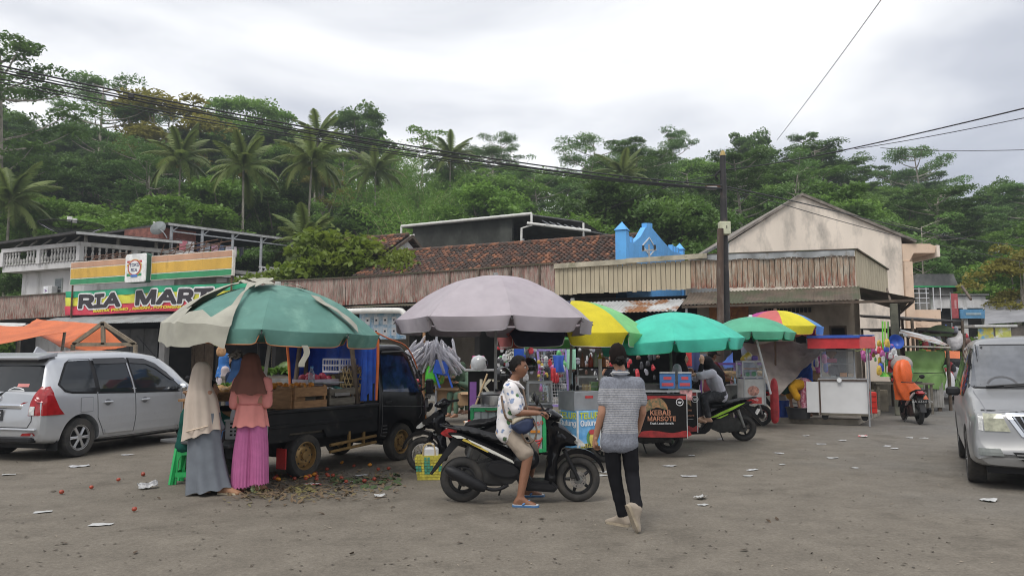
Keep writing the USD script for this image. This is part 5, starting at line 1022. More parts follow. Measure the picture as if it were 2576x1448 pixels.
# ================================================================ motorbikes
def bwheel(parent,x,r,w,spoked=False,disc=False,y=0,rim=None,mud=True):
 R=rotm(rx=PI/2);c=np.array([x,y,r]);t_=w*.5
 t=P(parent,'wheel',MB().tube([c+[math.cos(a)*(r-t_),0,math.sin(a)*(r-t_)]for a in np.linspace(0,2*PI,37)[:-1]],t_,8,closed=True),RUB,True)
 g=MB().lathe([(r-w*1.0,-w*.3),(r-w*.9,0),(r-w*1.0,w*.3),(r-w*1.18,w*.3),(r-w*1.18,-w*.3),(r-w*1.0,-w*.3)],c,32,R);m=rim or(CHROME if spoked else PLB)
 P(t,'rim',g,m,40);s=MB()
 if spoked:
  for k in range(24):a=k*PI/12;b=a+(.3 if k%2 else-.3);s.tube([c+[math.cos(b)*.035,(.03 if k%4<2 else-.03),math.sin(b)*.035],c+[math.cos(a)*(r-w*1.1),0,math.sin(a)*(r-w*1.1)]],.0035,3)
 else:
  for k in range(5):a=k*PI*.4+.5;s.tube([c+[math.cos(a)*.03,0,math.sin(a)*.03],c+[math.cos(a+.12)*(r-w*1.05),0,math.sin(a+.12)*(r-w*1.05)]],[.026,.016],6)
 P(t,'spokes',s,CHROME if spoked else m,40);P(t,'hub',MB().cyl(c+[0,-.06,0],c+[0,.06,0],.045,n=12),GREYM)
 if disc:
  k=Polygon([(.09*math.cos(a),.09*math.sin(a))for a in np.linspace(0,6.2,24)]).difference(Polygon([(.05*math.cos(a),.05*math.sin(a))for a in np.linspace(0,6.2,18)]))
  for q in range(10):k=k.difference(Polygon([(.07*math.cos(q*PI/5)+.009*math.cos(a),.07*math.sin(q*PI/5)+.009*math.sin(a))for a in np.linspace(0,6,6)]))
  P(t,'brake_disc',MB().prism(k,.006,R,c+[0,-.05,0]),mat('disc_steel',(.33,.31,.29),.4,.8,var=.2));P(t,'brake_caliper',MB().box(c+[-.06,-.06,.06],(.06,.05,.09),b=.01),DKMET)
 return t
def bike(name,label,loc_,rz,paint=None,accent=None,group=None,plate_txt=None,plate_dark=True,spoked=False,detail=True,stripes=None,wb=1.27,lean=0.0,seat_m=None,cat='motorbike',mirrors=True,kind='scooter',tail=True):
 """A scooter: +x forward, rear axle at the origin."""
 paint=paint or GLOSSB;B=T(name,label,cat,loc_,rz,group,rx=lean);r=.245;acc=accent or paint
 w0=bwheel(B,0,r,.105,spoked);w1=bwheel(B,wb,r,.09,spoked,disc=not spoked)
 k=wb/1.27;X=lambda pts:[(a*k,b)for a,b in pts]
 sc_=kind=='scooter'
 # bodywork
 P(B,'rear_body',MB().tm(puff(catmull(X([(-.17,.80),(-.02,.78),(.25,.68),(.55,.56),(.66,.44),(.58,.34),(.40,.42),(.15,.56),(-.08,.68)]),4),.26,.10)),paint,True)
 for s in(-1,1):
  q=P(B,'side_panel',MB().prism(catmull(X([(-.15,.76),(.0,.745),(.30,.62),(.60,.47),(.62,.41),(.45,.46),(.2,.58),(-.08,.70)]),4),.03,RX,(0,s*.125,0),b=.008),acc,40)
  if stripes:
   for i,(pp,mm)in enumerate(stripes):P(q,'decal',MB().prism(X(pp),.006,RX,(0,s*.144,0)),mm)
 P(B,'seat',MB().tm(puff(catmull(X([(-.13,.83),(.10,.81),(.30,.755),(.48,.74),(.62,.70),(.66,.62),(.45,.62),(.20,.69),(-.10,.78)]),5),.29,.055)),seat_m or mat('black_seat',(.010,.010,.011),.55,spec=.3),True)
 P(B,'grab_rail',MB().tube(X([(-.02,.79),(-.2,.84),(-.24,.83)])and[(-.02*k,.12,.79),(-.22*k,.11,.83),(-.25*k,0,.835),(-.22*k,-.11,.83),(-.02*k,-.12,.79)],.012,6),PLB)
 t=P(B,'tail_lamp',MB().prism(catmull(X([(-.24,.745),(-.14,.80),(-.06,.775),(-.12,.70)]),4),.18,RX,b=.03),REDL,40)
 P(B,'rear_mudguard',MB().prism(X([(-.10,.70),(.02,.68),(-.10,.56),(-.33,.30),(-.36,.31),(-.20,.55)]),.13,RX,b=.01),PLB)
 P(B,'engine',MB().prism(catmull(X([(-.02,.33),(.18,.45),(.45,.46),(.62,.36),(.60,.24),(.40,.17),(.15,.19),(-.02,.21)]),4),.14,RX,(0,.04,0),b=.03).cyl((.5*k,-.09,.3),(.5*k,.12,.3),.10).cyl((.02,-.07,.25),(.02,.11,.25),.075),DKMET,40)
 P(B,'air_filter_case',MB().prism(catmull(X([(.26,.36),(.30,.45),(.50,.46),(.64,.38),(.60,.28),(.42,.27)]),4),.1,RX,(0,-.11,0),b=.03),PLB,40)
 P(B,'exhaust',MB().tube(spline([(.50,-.10,.20),(.35,-.15,.155),(.20,-.17,.20),(.1,-.175,.235)],10),.02,7).tube(spline([(.26,-.175,.175),(.22,-.18,.19),(-.12,-.185,.36),(-.17,-.185,.385)],10),[.04,.056,.062,.064,.066,.066,.066,.062,.055,.03],12),PLB,True)
 P(B,'shock_absorber',MB().cyl((.0,.10,.27),(.10*k,.10,.60),.028,n=8),GREYM)
 if sc_:P(B,'footboard',MB().prism(X([(.55,.34),(.62,.20),(.70,.14),(1.00,.12),(1.05,.17),(.98,.24),(.76,.245),(.66,.40)]),.30,RX,b=.03),PLB,40)
 else:P(B,'centre_tunnel',MB().tm(puff(X([(.50,.52),(.60,.34),(.85,.40),(.98,.62),(1.02,.74),(.90,.70),(.75,.52)]),.24,.09)),paint,True)
 sh_=P(B,'leg_shield',MB().tm(puff(catmull(X([(.94,.83),(1.02,.87),(1.12,.82),(1.26,.69),(1.33,.635),(1.22,.60),(1.10,.58),(1.05,.38),(1.04,.20),(.95,.16),(.90,.22),(.93,.45),(.955,.65)]),4),.36,.13)),paint,True)
 P(sh_,'headlamp',MB().prism(catmull(X([(1.14,.745),(1.20,.735),(1.33,.645),(1.335,.61),(1.27,.62),(1.17,.69)]),4),.27,RX,b=.03),CLRL,40)
 for s in(-1,1):P(sh_,'shield_panel',MB().prism(catmull(X([(1.0,.84),(1.10,.80),(1.24,.70),(1.16,.66),(1.04,.74)]),4),.02,RX,(0,s*.148,0)),acc,40)
 h=P(B,'handlebar_cowl',MB().tm(puff(catmull(X([(.87,.96),(.95,1.02),(1.02,1.0),(1.11,.93),(1.06,.885),(.95,.88),(.90,.91)]),4),.27,.07)),paint,True)
 P(h,'cowl_lamp',MB().prism(catmull(X([(1.00,.985),(1.105,.935),(1.085,.905),(1.02,.92)]),3),.15,RX,b=.02),CLRL,40)
 P(B,'steering_column',MB().cyl((.97*k,0,.80),(.955*k,0,.93),.045),PLB)
 for s in(-1,1):
  P(B,'handle_grip',MB().cyl((.93*k,s*.10,.965),(.86*k,s*.35,.975),.018,n=8).cyl((.93*k,s*.1,.965),(.92*k,s*.18,.966),.026,n=8),PLB);P(B,'brake_lever',MB().tube([(.97*k,s*.15,.965),(.95*k,s*.33,.955)],.008,5),CHROME)
  if mirrors:
   m_=P(B,'mirror',MB().ball((.81*k,s*.33,1.12),.07,2,(.35,.95,.75)),PLB,True);P(m_,'mirror_stem',MB().tube([(.90*k,s*.2,.98),(.85*k,s*.27,1.08)],.007,5),PLB)
  P(B,'fork_leg',MB().cyl((wb,s*.075,r),(1.12*k,s*.075,.56),.022,n=8),PLB)
 arc=[(wb+(r+.035)*math.cos(a),r+(r+.035)*math.sin(a))for a in np.linspace(.28,2.5,14)];arc2=[(wb+(r+.05+.03*math.sin(a))*math.cos(a),r+(r+.05+.04*math.sin(a))*math.sin(a))for a in np.linspace(2.5,.28,14)]
 P(B,'front_mudguard',MB().prism(arc+arc2,.12,RX,b=.006),paint,40)
 P(B,'stand',MB().tube([(.45*k,.12,.2),(.40*k,.24,.03)],.012,5),DKMET)
 if plate_txt:plate(B,(-.27,0,.56),(0,-1,0),(-.5,0,.86),.25,.12,plate_txt,plate_dark)
 return B
STW=mat('decal_white',(.62,.61,.55),.4);STY=mat('decal_gold',(.48,.36,.05),.4);STL=mat('decal_lime',(.35,.62,.03),.4)
hero_st=[([(-.12,.735),(-.02,.73),(.05,.70),(-.05,.70)],STW),([(.06,.695),(.30,.59),(.55,.465),(.57,.43),(.33,.54),(.1,.66)],STW),([(.02,.70),(.22,.605),(.20,.60),(.0,.68)],STY),([(.10,.66),(.30,.565),(.28,.55),(.09,.64)],STY),([(.34,.545),(.54,.445),(.53,.435),(.36,.525)],mat('decal_dark',(.03,.03,.03),.4))]
HB=bike('scooter','black scooter with white and gold stripes ridden by the man in the floral shirt',(-.545,8.30,0),.01,GLOSSB,GLOSSB,None,None,stripes=hero_st,detail=True)
B2=bike('scooter','black wire wheeled motorbike facing left behind the striped scooter',(-.03,10.15,0),heading(-1,.20),GLOSSB,None,None,None,spoked=True,mirrors=False,kind='cub',wb=1.22)
B3=bike('scooter','black motorbike carrying the red and black kebab boxes',(2.60,12.48,0),heading(-1,.06),GLOSSB,None,None,'R 3014 RB',plate_dark=False,kind='cub',wb=1.25)
lime_st=[([(-.02,.73),(.10,.70),(.40,.56),(.62,.44),(.50,.46),(.20,.60)],STL),([(.28,.53),(.50,.44),(.44,.43),(.30,.50)],STL)]
B4=bike('scooter','black scooter with lime green stripes and a white number plate, a woman leaning on it',(4.42,14.32,0),heading(-1,.12),GLOSSB,None,None,'AA 3781 CZ',plate_dark=False,stripes=lime_st,wb=1.32)
B5=bike('scooter','motorbike behind the sausage cart, its wire rear wheel beside the red bag',(5.85,17.55,0),heading(-1,.1),GLOSSB,None,None,None,spoked=True,kind='cub',mirrors=False)
B6=bike('scooter','black motorbike carrying the blue egg roll boxes behind the rider',(.16,11.35,0),heading(1,.06),GLOSSB,None,None,'H 3901 TZ',kind='cub',mirrors=True,wb=1.25)
B7=bike('scooter','red motorbike seen from behind between the pickup cab and the packet stall',(-2.36,19.9,0),heading(-.35,.94),mat('red_gloss',(.30,.012,.015),.25,coat=.5),None,None,'AA 3490 DF',kind='cub')
B8=bike('scooter','black scooter parked under an orange raincoat at the right kerb',(9.75,17.9,0),heading(.22,.97),GLOSSB,mat('bike_white_panel',(.5,.5,.5),.3),None,'AA 4360 VS')
B9=bike('scooter','distant motorbike with a white covered seat left of the silver estate car',(16.3,26.2,0),heading(.42,.9),mat('purple_grey_paint',(.09,.06,.08),.3),None,None,None)
B10=bike('scooter','blue motorbike standing behind the vegetable table',(-6.85,16.4,0),heading(-.9,.45),mat('blue_gloss',(.02,.05,.26),.25,coat=.5),None,None,None,kind='cub')
# ================================================================ market umbrellas
def cloth(name,c,thin=.3,**k):return mat(name,c,.75,var=k.pop('var',.1),sc=k.pop('sc',2.5),thin=thin,**k)
POLEM=mat('umbrella_pole',(.30,.30,.29),.5,.5,var=.2,sc=6);RIBM=mat('umbrella_rib',(.05,.05,.05),.5,.3)
def umbrella(label,base,apex,R,H,cols,rot=0.0,n=8,flap=.2,tilt=(0,0),pole=None,trim=None,group='big market umbrellas',pole_r=.024):
 """Base of the pole and apex of the canopy in the world; R and H are the canopy's radius and height."""
 base=np.array(base,float);a=np.array(apex,float)-base;U=T('market_umbrella',label,'umbrella',base,0,group)
 Rt=rotm(rx=tilt[0],ry=tilt[1]);loc_=lambda p:np.asarray(p)@Rt.T+a;seg=2*PI/n;prof=lambda s:H*(1-s**2.1)-H
 for k in range(n):
  m=cols[k%len(cols)];a0=rot+k*seg;e0,e1=np.array([math.cos(a0),math.sin(a0)]),np.array([math.cos(a0+seg),math.sin(a0+seg)])
  def pan(u,v):
   w=np.stack([e0[0]+(e1-e0)[0]*v,e0[1]+(e1-e0)[1]*v],-1)*(R*np.maximum(u,.012))[...,None]
   z=prof(u)-.010*R*u*(1-(2*v-1)**2)+.006*np.sin(u*19+v*7+k)*u
   return loc_(np.concatenate([w,z[...,None]],-1).reshape(-1,3))
  P(U,'panel',MB().sheet(pan,10,6,.006),m,True)
  def flp(u,v):
   t=2*v-1;w=np.stack([e0[0]+(e1-e0)[0]*(.5+.5*t*.985),e0[1]+(e1-e0)[1]*(.5+.5*t*.985)],-1)*R
   w=w*(1.0+(.02-.07*u*(.6+.4*np.sin(k*3+v*6)))[...,None]);L=flap*(1-np.abs(t)**16*.6)
   z=prof(np.array(1.0))-.010*R*(1-t*t)-u*L+.012
   sh_=1-.05*u*np.abs(t)**9;mid=(e0+e1)/2*R;w=mid+(w-mid)*sh_[...,None]
   return loc_(np.concatenate([w,z[...,None]],-1).reshape(-1,3))
  q=P(U,'valance',MB().sheet(flp,3,20,.006),m,True)
  if trim is not None:
   uu=np.linspace(0,1,21);P(q,'hem',MB().tube(flp(np.ones(21),uu),.008,4),trim,True)
  s=np.linspace(.02,1.02,7);P(U,'rib',MB().tube(loc_(np.stack([e0[0]*R*s,e0[1]*R*s,prof(np.minimum(s,1.03))-.02],-1)),.008,4),RIBM)
  P(U,'stretcher',MB().tube(loc_([[e0[0]*.03,e0[1]*.03,-H*1.05],[e0[0]*R*.55,e0[1]*R*.55,prof(.55)-.02]]),.006,4),RIBM)
 top=loc_([[0,0,.0]])[0];P(U,'pole',MB().tube([(0,0,0),top*.5,top*.97],pole_r,8),pole or POLEM);P(U,'finial',MB().cyl(top-[0,0,.02],top+[0,0,.05],.045,.035,10),pole or POLEM)
 return U,loc_,prof,R
GT=cloth('teal_canvas',(.10,.235,.195),.18,var=.12,c2=(.16,.32,.26),c2at=.6,c2w=.1)
RAG=mat('grey_torn_lining',(.36,.35,.29),.85,var=.12,sc=3,c2=(.30,.18,.10),c2at=.72,c2w=.05,c2sc=2.2,thin=.1)
ub=pk(-.72,-.56,.56)
ap=at(699,718,ub[1])
UT,lc,pf,R_=umbrella('torn teal market umbrella with ragged grey lining hanging off it, over the pickup bed',ub,ap,1.30,.58,[GT],rot=-PI/2-.58,flap=.17,tilt=(.02,.045),trim=mat('orange_trim',(.5,.2,.08),.6),pole=mat('pale_pole',(.42,.41,.38),.5,.2,var=.15))
def rag(poly,off=.02,fall=0.0,m=RAG,name='torn_lining',seed=0):
 """A torn sheet lying on the canopy: poly in (angle in degrees, s)."""
 pg=affinity.translate(Polygon(poly).buffer(0),19,0);x0,y0,x1,y1=pg.bounds;V,F,n=[],[],0
 for cx in np.arange(x0,x1,5):
  for cy in np.arange(y0,y1,.08):
   q=pg.intersection(Polygon([(cx,cy),(cx+5,cy),(cx+5,cy+.08),(cx,cy+.08)]))
   for g in getattr(q,'geoms',[q]):
    if g.geom_type!='Polygon' or g.area<1e-7:continue
    vv,ff=trimesh.creation.triangulate_polygon(g,engine='earcut');V.append(np.asarray(vv));F.append(np.asarray(ff)+n);n+=len(vv)
 p=np.vstack(V);f=np.vstack(F);A=np.radians(p[:,0]);s=p[:,1];seg=PI/4;rel=((A-(-PI/2-.58))%seg)/seg-.5
 chord=math.cos(seg/2)/np.cos(rel*seg);r=np.minimum(s,1.02)*R_*chord+.03;over=np.maximum(s-1.02,0)*R_
 z=pf(np.minimum(s,1.02))-.010*R_*s*(1-(2*rel)**2)-over+off+.06*(meshkit.fbm(np.stack([p[:,0]*.16,s*9,0*s+seed],1),3,7)-.3)
 q=lc(np.stack([np.cos(A)*(r+over*.06),np.sin(A)*(r+over*.06),z],1));nr=np.cross(q[f[:,1]]-q[f[:,0]],q[f[:,2]]-q[f[:,0]])[:,2]<0;f[nr]=f[nr][:,::-1]
 v2=q-[0,0,.006]
 return P(UT,name,MB().add(np.vstack([q,v2]),np.vstack([f,f[:,::-1]+len(q)])),m,True)
rag(Polygon([(168,.40),(185,.34),(200,.32),(215,.36),(226,.30),(240,.30),(247,.40),(239,.52),(243,.75),(247,1.0),(245,1.20),(236,1.17),(226,1.21),(210,1.23),(196,1.21),(178,1.2),(150,1.2),(148,.95),(158,.62)]).difference(Polygon([(190,.56),(200,.42),(216,.39),(230,.42),(238,.58),(239,.80),(233,.95),(224,.88),(214,.93),(205,.84),(196,.86),(188,.70)])),.06)
rag([(228,.08),(250,.12),(262,.3),(255,.34),(266,.46),(252,.45),(247,.55),(240,.40),(226,.36),(205,.34),(190,.38),(176,.34),(190,.26),(212,.22)],.08,seed=3)
rag([(292,.12),(306,.10),(315,.30),(312,.40),(303,.34),(306,.25),(296,.2)],.03,seed=5)
rag([(301,.56),(308,.58),(317,.76),(325,.93),(319,1.0),(313,.86),(304,.72)],.03,seed=8)
P(UT,'hanging_shred',MB().sheet(lambda u,v:lc([[0,0,0]])[0]+np.stack([.62+.03*np.sin(u*5)+v*.07,-1.05+0*u,-.78-u*.24],-1),6,2,.004),RAG,True)
# the others
MAUVE=cloth('mauve_canvas',(.42,.375,.40),.2,var=.07,c2=(.33,.28,.31),c2at=.62,c2w=.12,c2sc=1.2)
YC,GC,RC,NC=cloth('yellow_canvas',(.66,.56,.02)),cloth('light_green_canvas',(.24,.60,.24)),cloth('dull_red_canvas',(.42,.12,.11)),cloth('navy_canvas',(.02,.022,.05),.1)
WHT=mat('white_trim',(.62,.60,.56),.6)
Y1=11.0;umbrella('very large faded mauve market umbrella in the middle, over the meatball cart',G(1246,902+2901/Y1),at(1247,694,Y1),1.47,.68,[MAUVE],rot=-PI/2-.62,flap=.19,trim=mat('grey_trim',(.3,.29,.3),.6))
Y2=13.0;umbrella('yellow, green, red and navy market umbrella half hidden behind the mauve one',G(1430,902+2901/Y2),at(1440,757,Y2),1.36,.60,[NC,YC,GC,RC,RC,GC,RC,RC],rot=-PI/2-.94,flap=.22,trim=WHT)
Y3=13.1;umbrella('turquoise market umbrella over the kebab boxes',G(1692,902+2901/Y3),at(1685,786,Y3),1.24,.52,[cloth('turquoise_canvas',(.075,.56,.42),.25)],rot=-PI/2-.18,flap=.19,tilt=(0,-.055),trim=mat('green_trim',(.02,.4,.2),.6),pole=mat('dark_green_pole',(.06,.085,.06),.5,.2))
Y4=16.4;umbrella('small green market umbrella with a slanting white pole beside the turquoise one',at(1939,990,Y4+.15),at(1888,797,Y4),.93,.36,[cloth('sea_green_canvas',(.10,.40,.25),.22)],rot=-PI/2-.30,flap=.16,pole=mat('white_pole',(.6,.6,.6),.4),trim=MATS['green_trim'])
Y5=18.2;umbrella('red, yellow and blue market umbrella behind the green one',G(1952,902+2901/Y5),at(1950,781,Y5),1.10,.42,[cloth('coral_canvas',(.62,.16,.15)),cloth('lemon_canvas',(.70,.62,.03)),cloth('sky_canvas',(.12,.30,.62)),cloth('magenta_canvas',(.5,.07,.3))],rot=-PI/2-.98,flap=.2,trim=MATS['orange_trim'],pole=mat('brown_pole',(.1,.055,.03),.6))
Y6=14.4;umbrella('far red, yellow and blue umbrella seen under the torn teal one',G(652,902+2901/Y6),at(650,812,Y6),.68,.24,[MATS['coral_canvas'],MATS['lemon_canvas'],MATS['lemon_canvas'],MATS['sky_canvas']],rot=-PI/2-.95,flap=.14,trim=WHT,pole=RIBM)
# ================================================================ the pickup's load
def pku(u,v,y):
 """Pickup frame (x, z) where the pixel's ray meets the plane y of the load bed."""
 d=ray(u,v);k=(po@plv+y)/(d[:2]@plv);p=d*k
 return float((p[:2]-po)@ph),float(p[2]+EYE)
BLT=mat('blue_tarp',(.02,.085,.44),.5,var=.25,sc=2.5,thin=.3,c2=(.03,.14,.6),c2at=.6,c2w=.1);ORH=mat('orange_hem',(.55,.13,.03),.6)
BT=T('blue_tarpaulin','blue tarpaulin with orange hems rigged over the pickup bed','tarpaulin',(*po,0),PKR)
fold=lambda u,v,k,a:a*np.sin(u*k)*(.35+.65*v)
P(BT,'back_sheet',MB().sheet(lambda u,v:np.stack([.86+u*.52+.12*v*(1-u),.72+fold(u,v,15,.04),1.98-.04*u-v*1.0],-1),20,10,.006),BLT,True)
P(BT,'top_sheet',MB().sheet(lambda u,v:np.stack([.62+u*.80,-.45+v*1.17,1.94+.07*np.sin(v*2.5)-.03*u+.02*np.sin(u*14)],-1),24,8,.006),BLT,True)
P(BT,'front_curtain',MB().sheet(lambda u,v:np.stack([1.34+fold(u,v,24,.035),-.66+u*1.36+.1*v*(u<.01),1.95-v*(1.02-.0*u)],-1),40,8,.006),BLT,True)
P(BT,'side_flap',MB().sheet(lambda u,v:np.stack([1.06+u*.30-v*.02+.0*u,-.68+.03*np.sin(u*16)*v,1.93-v*(.98)],-1),16,8,.006),BLT,True)
P(BT,'hem',MB().tube([(1.375,-.69,1.94),(1.375,-.70,1.5),(1.36,-.69,.95)],.022,6),ORH);P(BT,'hem',MB().tube([(.85,.70,1.97),(.92,.70,1.5),(.98,.70,.98)],.022,6),ORH)
P(BT,'hem',MB().tube(spline([(.98,.70,.98),(1.1,.68,.99),(1.3,.5,.99),(1.34,.0,1.02)],12),.022,6),ORH)
P(BT,'hem',MB().tube(spline([(1.36,-.66,1.96),(1.75,-.62,1.86),(2.1,-.61,1.78),(2.4,-.64,1.40)],12),.012,5),ORH)
for(x,y,x2,y2)in((.90,.60,1.02,.55),(1.12,-.60,.98,-.50),(1.2,.62,1.2,.62)):P(BT,'pole',MB().cyl((x,y,.6),(x2,y2,1.96),.035,n=8),WOODD)
WD=[mat('crate_wood',(.30,.165,.075),.75,var=.2,sc=7,st=(1,1,4)),mat('pale_crate_wood',(.42,.29,.155),.75,var=.18,sc=7,st=(1,1,4)),mat('grey_crate_wood',(.13,.115,.09),.85,var=.25,sc=7,st=(1,1,4))]
def crate(label,loc_,rz,l,w,h,m,rows=2,rx=0,group=None,gap=.3,name='wooden_crate',cat='crate'):
 c=T(name,label,cat,loc_,rz,group,rx=rx);sh_=h/rows
 for s in(-1,1):
  for k in range(rows):
   P(c,'slat',MB().box((0,s*(w/2-.008),sh_*(k+.5)),(l,.014,sh_*(1-gap)),b=.003),m);P(c,'slat',MB().box((s*(l/2-.008),0,sh_*(k+.5)),(.014,w-.034,sh_*(1-gap)),b=.003),m)
  for t in(-1,1):P(c,'corner_post',MB().box((s*(l/2-.03),t*(w/2-.03),h/2),(.03,.03,h*.98)),m)
 P(c,'base',MB().box((0,0,.012),(l-.03,w-.03,.016)),m)
 return c
def onbed(x,y,z):q=pk(x,y,z);return tuple(q)
def pkp(u,v,y,dz=0):x,z=pku(u,v,y);return onbed(x,y,z+dz)
crate('orange brown wooden crate tipped on the pickup side, its slats facing out',pkp(758,1034,-.46),PKR+.02,.60,.36,.36,WD[0],2,rx=0)
crate('brown upright slatted crate at the rear corner of the pickup bed by the umbrella pole',pkp(712,1036,-.34),PKR+.25,.34,.46,.36,WD[0],1,group=None)
crate('grey weathered crate under the weighing scale on the pickup',pkp(838,1018,-.42),PKR-.03,.50,.38,.26,WD[2],2)
crate('pale wooden crate of oranges next to the pickup cab',pkp(915,1010,-.42),PKR,.62,.36,.24,WD[1],2,gap=.42)
ph_3,pl_3=np.r_[ph,0],np.r_[plv,0]
sc_=T('weighing_scale','grey weighing scale with a white dial on the weathered crate','scale',pkp(836,990,-.42),PKR,rx=0)
P(sc_,'body',MB().prism([(-.2,-.02),(.2,-.02),(.2,.10),(-.2,.02)],.30,rotm(rz=PI/2)@RX),mat('scale_grey',(.22,.21,.2),.5,.3));P(sc_,'dial',MB().box((-.09,-.07,.07),(.12,.16,.012),rx=.29),MATS['white_print']);P(sc_,'display',MB().box((.09,-.04,.078),(.1,.2,.012),rx=.29),mat('teal_display',(.06,.22,.2),.4));P(sc_,'pan',MB().box((0,.12,.16),(.42,.3,.02),b=.006),STEEL)
ld=T('load_platform','dark stacked boards filling the pickup bed under the crates','platform',(*po,0),PKR)
for j in range(5):P(ld,'board',MB().box((.30,-.52+j*.26,.59),(2.02,.24,.04)),WD[2])
for u,v,y,w_,d_ in((728,993,-.22,.5,.5),(800,971,-.02,.62,.34),(888,939,-.1,.8,.34),(898,993,-.34,.5,.3),(838,1020,-.42,.4,.3),(758,1036,-.46,.5,.3),(712,1038,-.34,.3,.4),(915,1012,-.42,.5,.3)):
 x,z=pku(u,v,y)
 if z>.80:P(ld,'riser',MB().box((x,y,(z+.56)/2),(w_,d_,z-.56)),WD[2])
# round woven fruit trays and the bamboo basket
def tray(label,loc_,r,h,m,name='woven_tray',rings=True,cat='tray',rz=0):
 t=T(name,label,cat,loc_,rz);P(t,'tray',MB().lathe([(.01,.0),(r*.9,.0),(r,h),(r*1.02,h),(r*.93,-.012),(.01,-.012)],n=28),m,40);P(t,'rim',MB().tube([(r*1.01*math.cos(k*PI/16),r*1.01*math.sin(k*PI/16),h)for k in range(32)],.018,6,closed=True),m,True);return t
WOV=mat('brown_woven',(.20,.105,.045),.8,var=.3,sc=20,bump=.6,bsc=80);BAM=mat('bamboo_strip',(.40,.30,.14),.6,var=.2,sc=10)
tray('brown woven tray of oranges at the rear of the pickup bed',pkp(728,990,-.22),.36,.06,WOV)
bk=T('bamboo_basket','open weave bamboo basket lying on the crates by the pickup cab','basket',pkp(898,990,-.34),PKR+.05)
for k in range(4):P(bk,'hoop',MB().tube([((.28-.012*k)*math.cos(a),.22*math.sin(a),.06+.085*k)for a in np.linspace(0,2*PI,25)[:-1]],.012,5,closed=True),BAM)
for k in range(22):
 for s in(-1,1):
  a=k*2*PI/22;P(bk,'weave_strip',MB().tube([(.285*math.cos(a+s*t*.55),.225*math.sin(a+s*t*.55),.02+.36*t)for t in(0,.5,1)],.007,4),BAM)
P(bk,'straw_top',MB().add(*leaves(rng(3),np.c_[rng(4).uniform(-.27,.27,260),rng(5).uniform(-.2,.2,260),rng(6).uniform(.32,.42,260)],.13,.4,.12)),mat('straw',(.22,.14,.06),.8,var=.3,sc=12),False)
FR={'orange':mat('orange_skin',(.58,.22,.015),.45,bump=.15,bsc=120,var=.1),'mango':mat('mango_skin',(.36,.19,.045),.5,var=.25,sc=6),'apple':mat('apple_skin',(.36,.03,.055),.35,var=.3,sc=9),'pear':mat('pear_skin',(.52,.46,.16),.45,var=.15),'tomato':mat('red_fruit',(.30,.045,.02),.4,var=.25,sc=9)}
FRUIT={}
def fruit(kind,name,r,sc3,pos,label,cat,group,seed):
 """Single fruits in a heap, each an object."""
 q=rng(seed)
 for p in pos:
  s=r*q.uniform(.9,1.1);n=fresh('/World',name);g=usdkit.mesh(stage,n,MB().ball((0,0,0),s,1,sc3).out(),FR[kind],True);place(g,p,q.uniform(0,6),q.uniform(-.4,.4));tag(n,label,cat,group)
q=rng(12);fruit('orange','orange',.045,(1,1,.92),[tuple(np.array(pkp(728,990,-.22))+[a[0],a[1],.065+.05*(k%2)])for k,a in enumerate(q.uniform(-.28,.28,(26,2)))],'orange in the brown woven tray on the pickup','orange','oranges heaped in the woven tray',1)
fruit('orange','orange',.042,(1,1,.92),[tuple(np.array(pkp(915,1010,-.42))+ph_3*(-.24+.09*(k%6))+pl_3*(-.09+.1*(k//6))+[0,0,.12])for k in range(12)],'orange in the pale crate beside the pickup cab','orange','oranges in the pale crate',2)
q=rng(13);ts=T('plastic_fruit_tray','white plastic tray of apples on the pickup, beside the water bottle','tray',pkp(800,968,-.02),PKR);P(ts,'tray',MB().box((0,0,.012),(.66,.36,.02)).box((0,-.18,.05),(.66,.012,.08)).box((0,.18,.05),(.66,.012,.08)).box((.33,0,.05),(.012,.36,.08)).box((-.33,0,.05),(.012,.36,.08)),mat('pale_plastic',(.45,.4,.45),.4))
fruit('apple','apple',.062,(1,1,.95),[tuple(np.array(pkp(800,968,-.02))+ph_3*(-.24+.13*(k%4))+pl_3*(-.06+.13*(k//4))+[0,0,.085+.02*(k%3)])for k in range(8)],'dark red apple in the white tray on the pickup','apple','apples in the white tray',3);fruit('pear','pear',.055,(1,1,1.1),[tuple(np.array(pkp(800,968,-.02))+ph_3*.27-pl_3*.05+[0,0,.085])],'yellow pear beside the apples in the white tray','pear',None,4)
PET=clear_mat('bottle_plastic',(.80,.86,.90),.1,1.3,.10,(.6,.65,.7))
for lb,p,h in(('clear plastic water bottle standing among the apples on the pickup',pkp(783,972,-.30),.26),('clear plastic bottle with a blue cap leaning by the white crates',pkp(912,938,-.26),.27)):
 b=T('water_bottle',lb,'bottle',p,0);P(b,'bottle',MB().lathe([(.001,0),(.045,0),(.047,h*.3),(.043,h*.5),(.047,h*.68),(.02,h*.9),(.02,h)],n=14),PET,True);P(b,'cap',MB().cyl((0,0,h),(0,0,h+.025),.022,n=10),mat('cap_blue',(.05,.25,.55),.4));P(b,'water',MB().lathe([(.001,.005),(.042,.005),(.042,h*.38),(.001,h*.38)],n=12),clear_mat('water_clear',(.85,.9,.95),.02,1.33,.05),True)
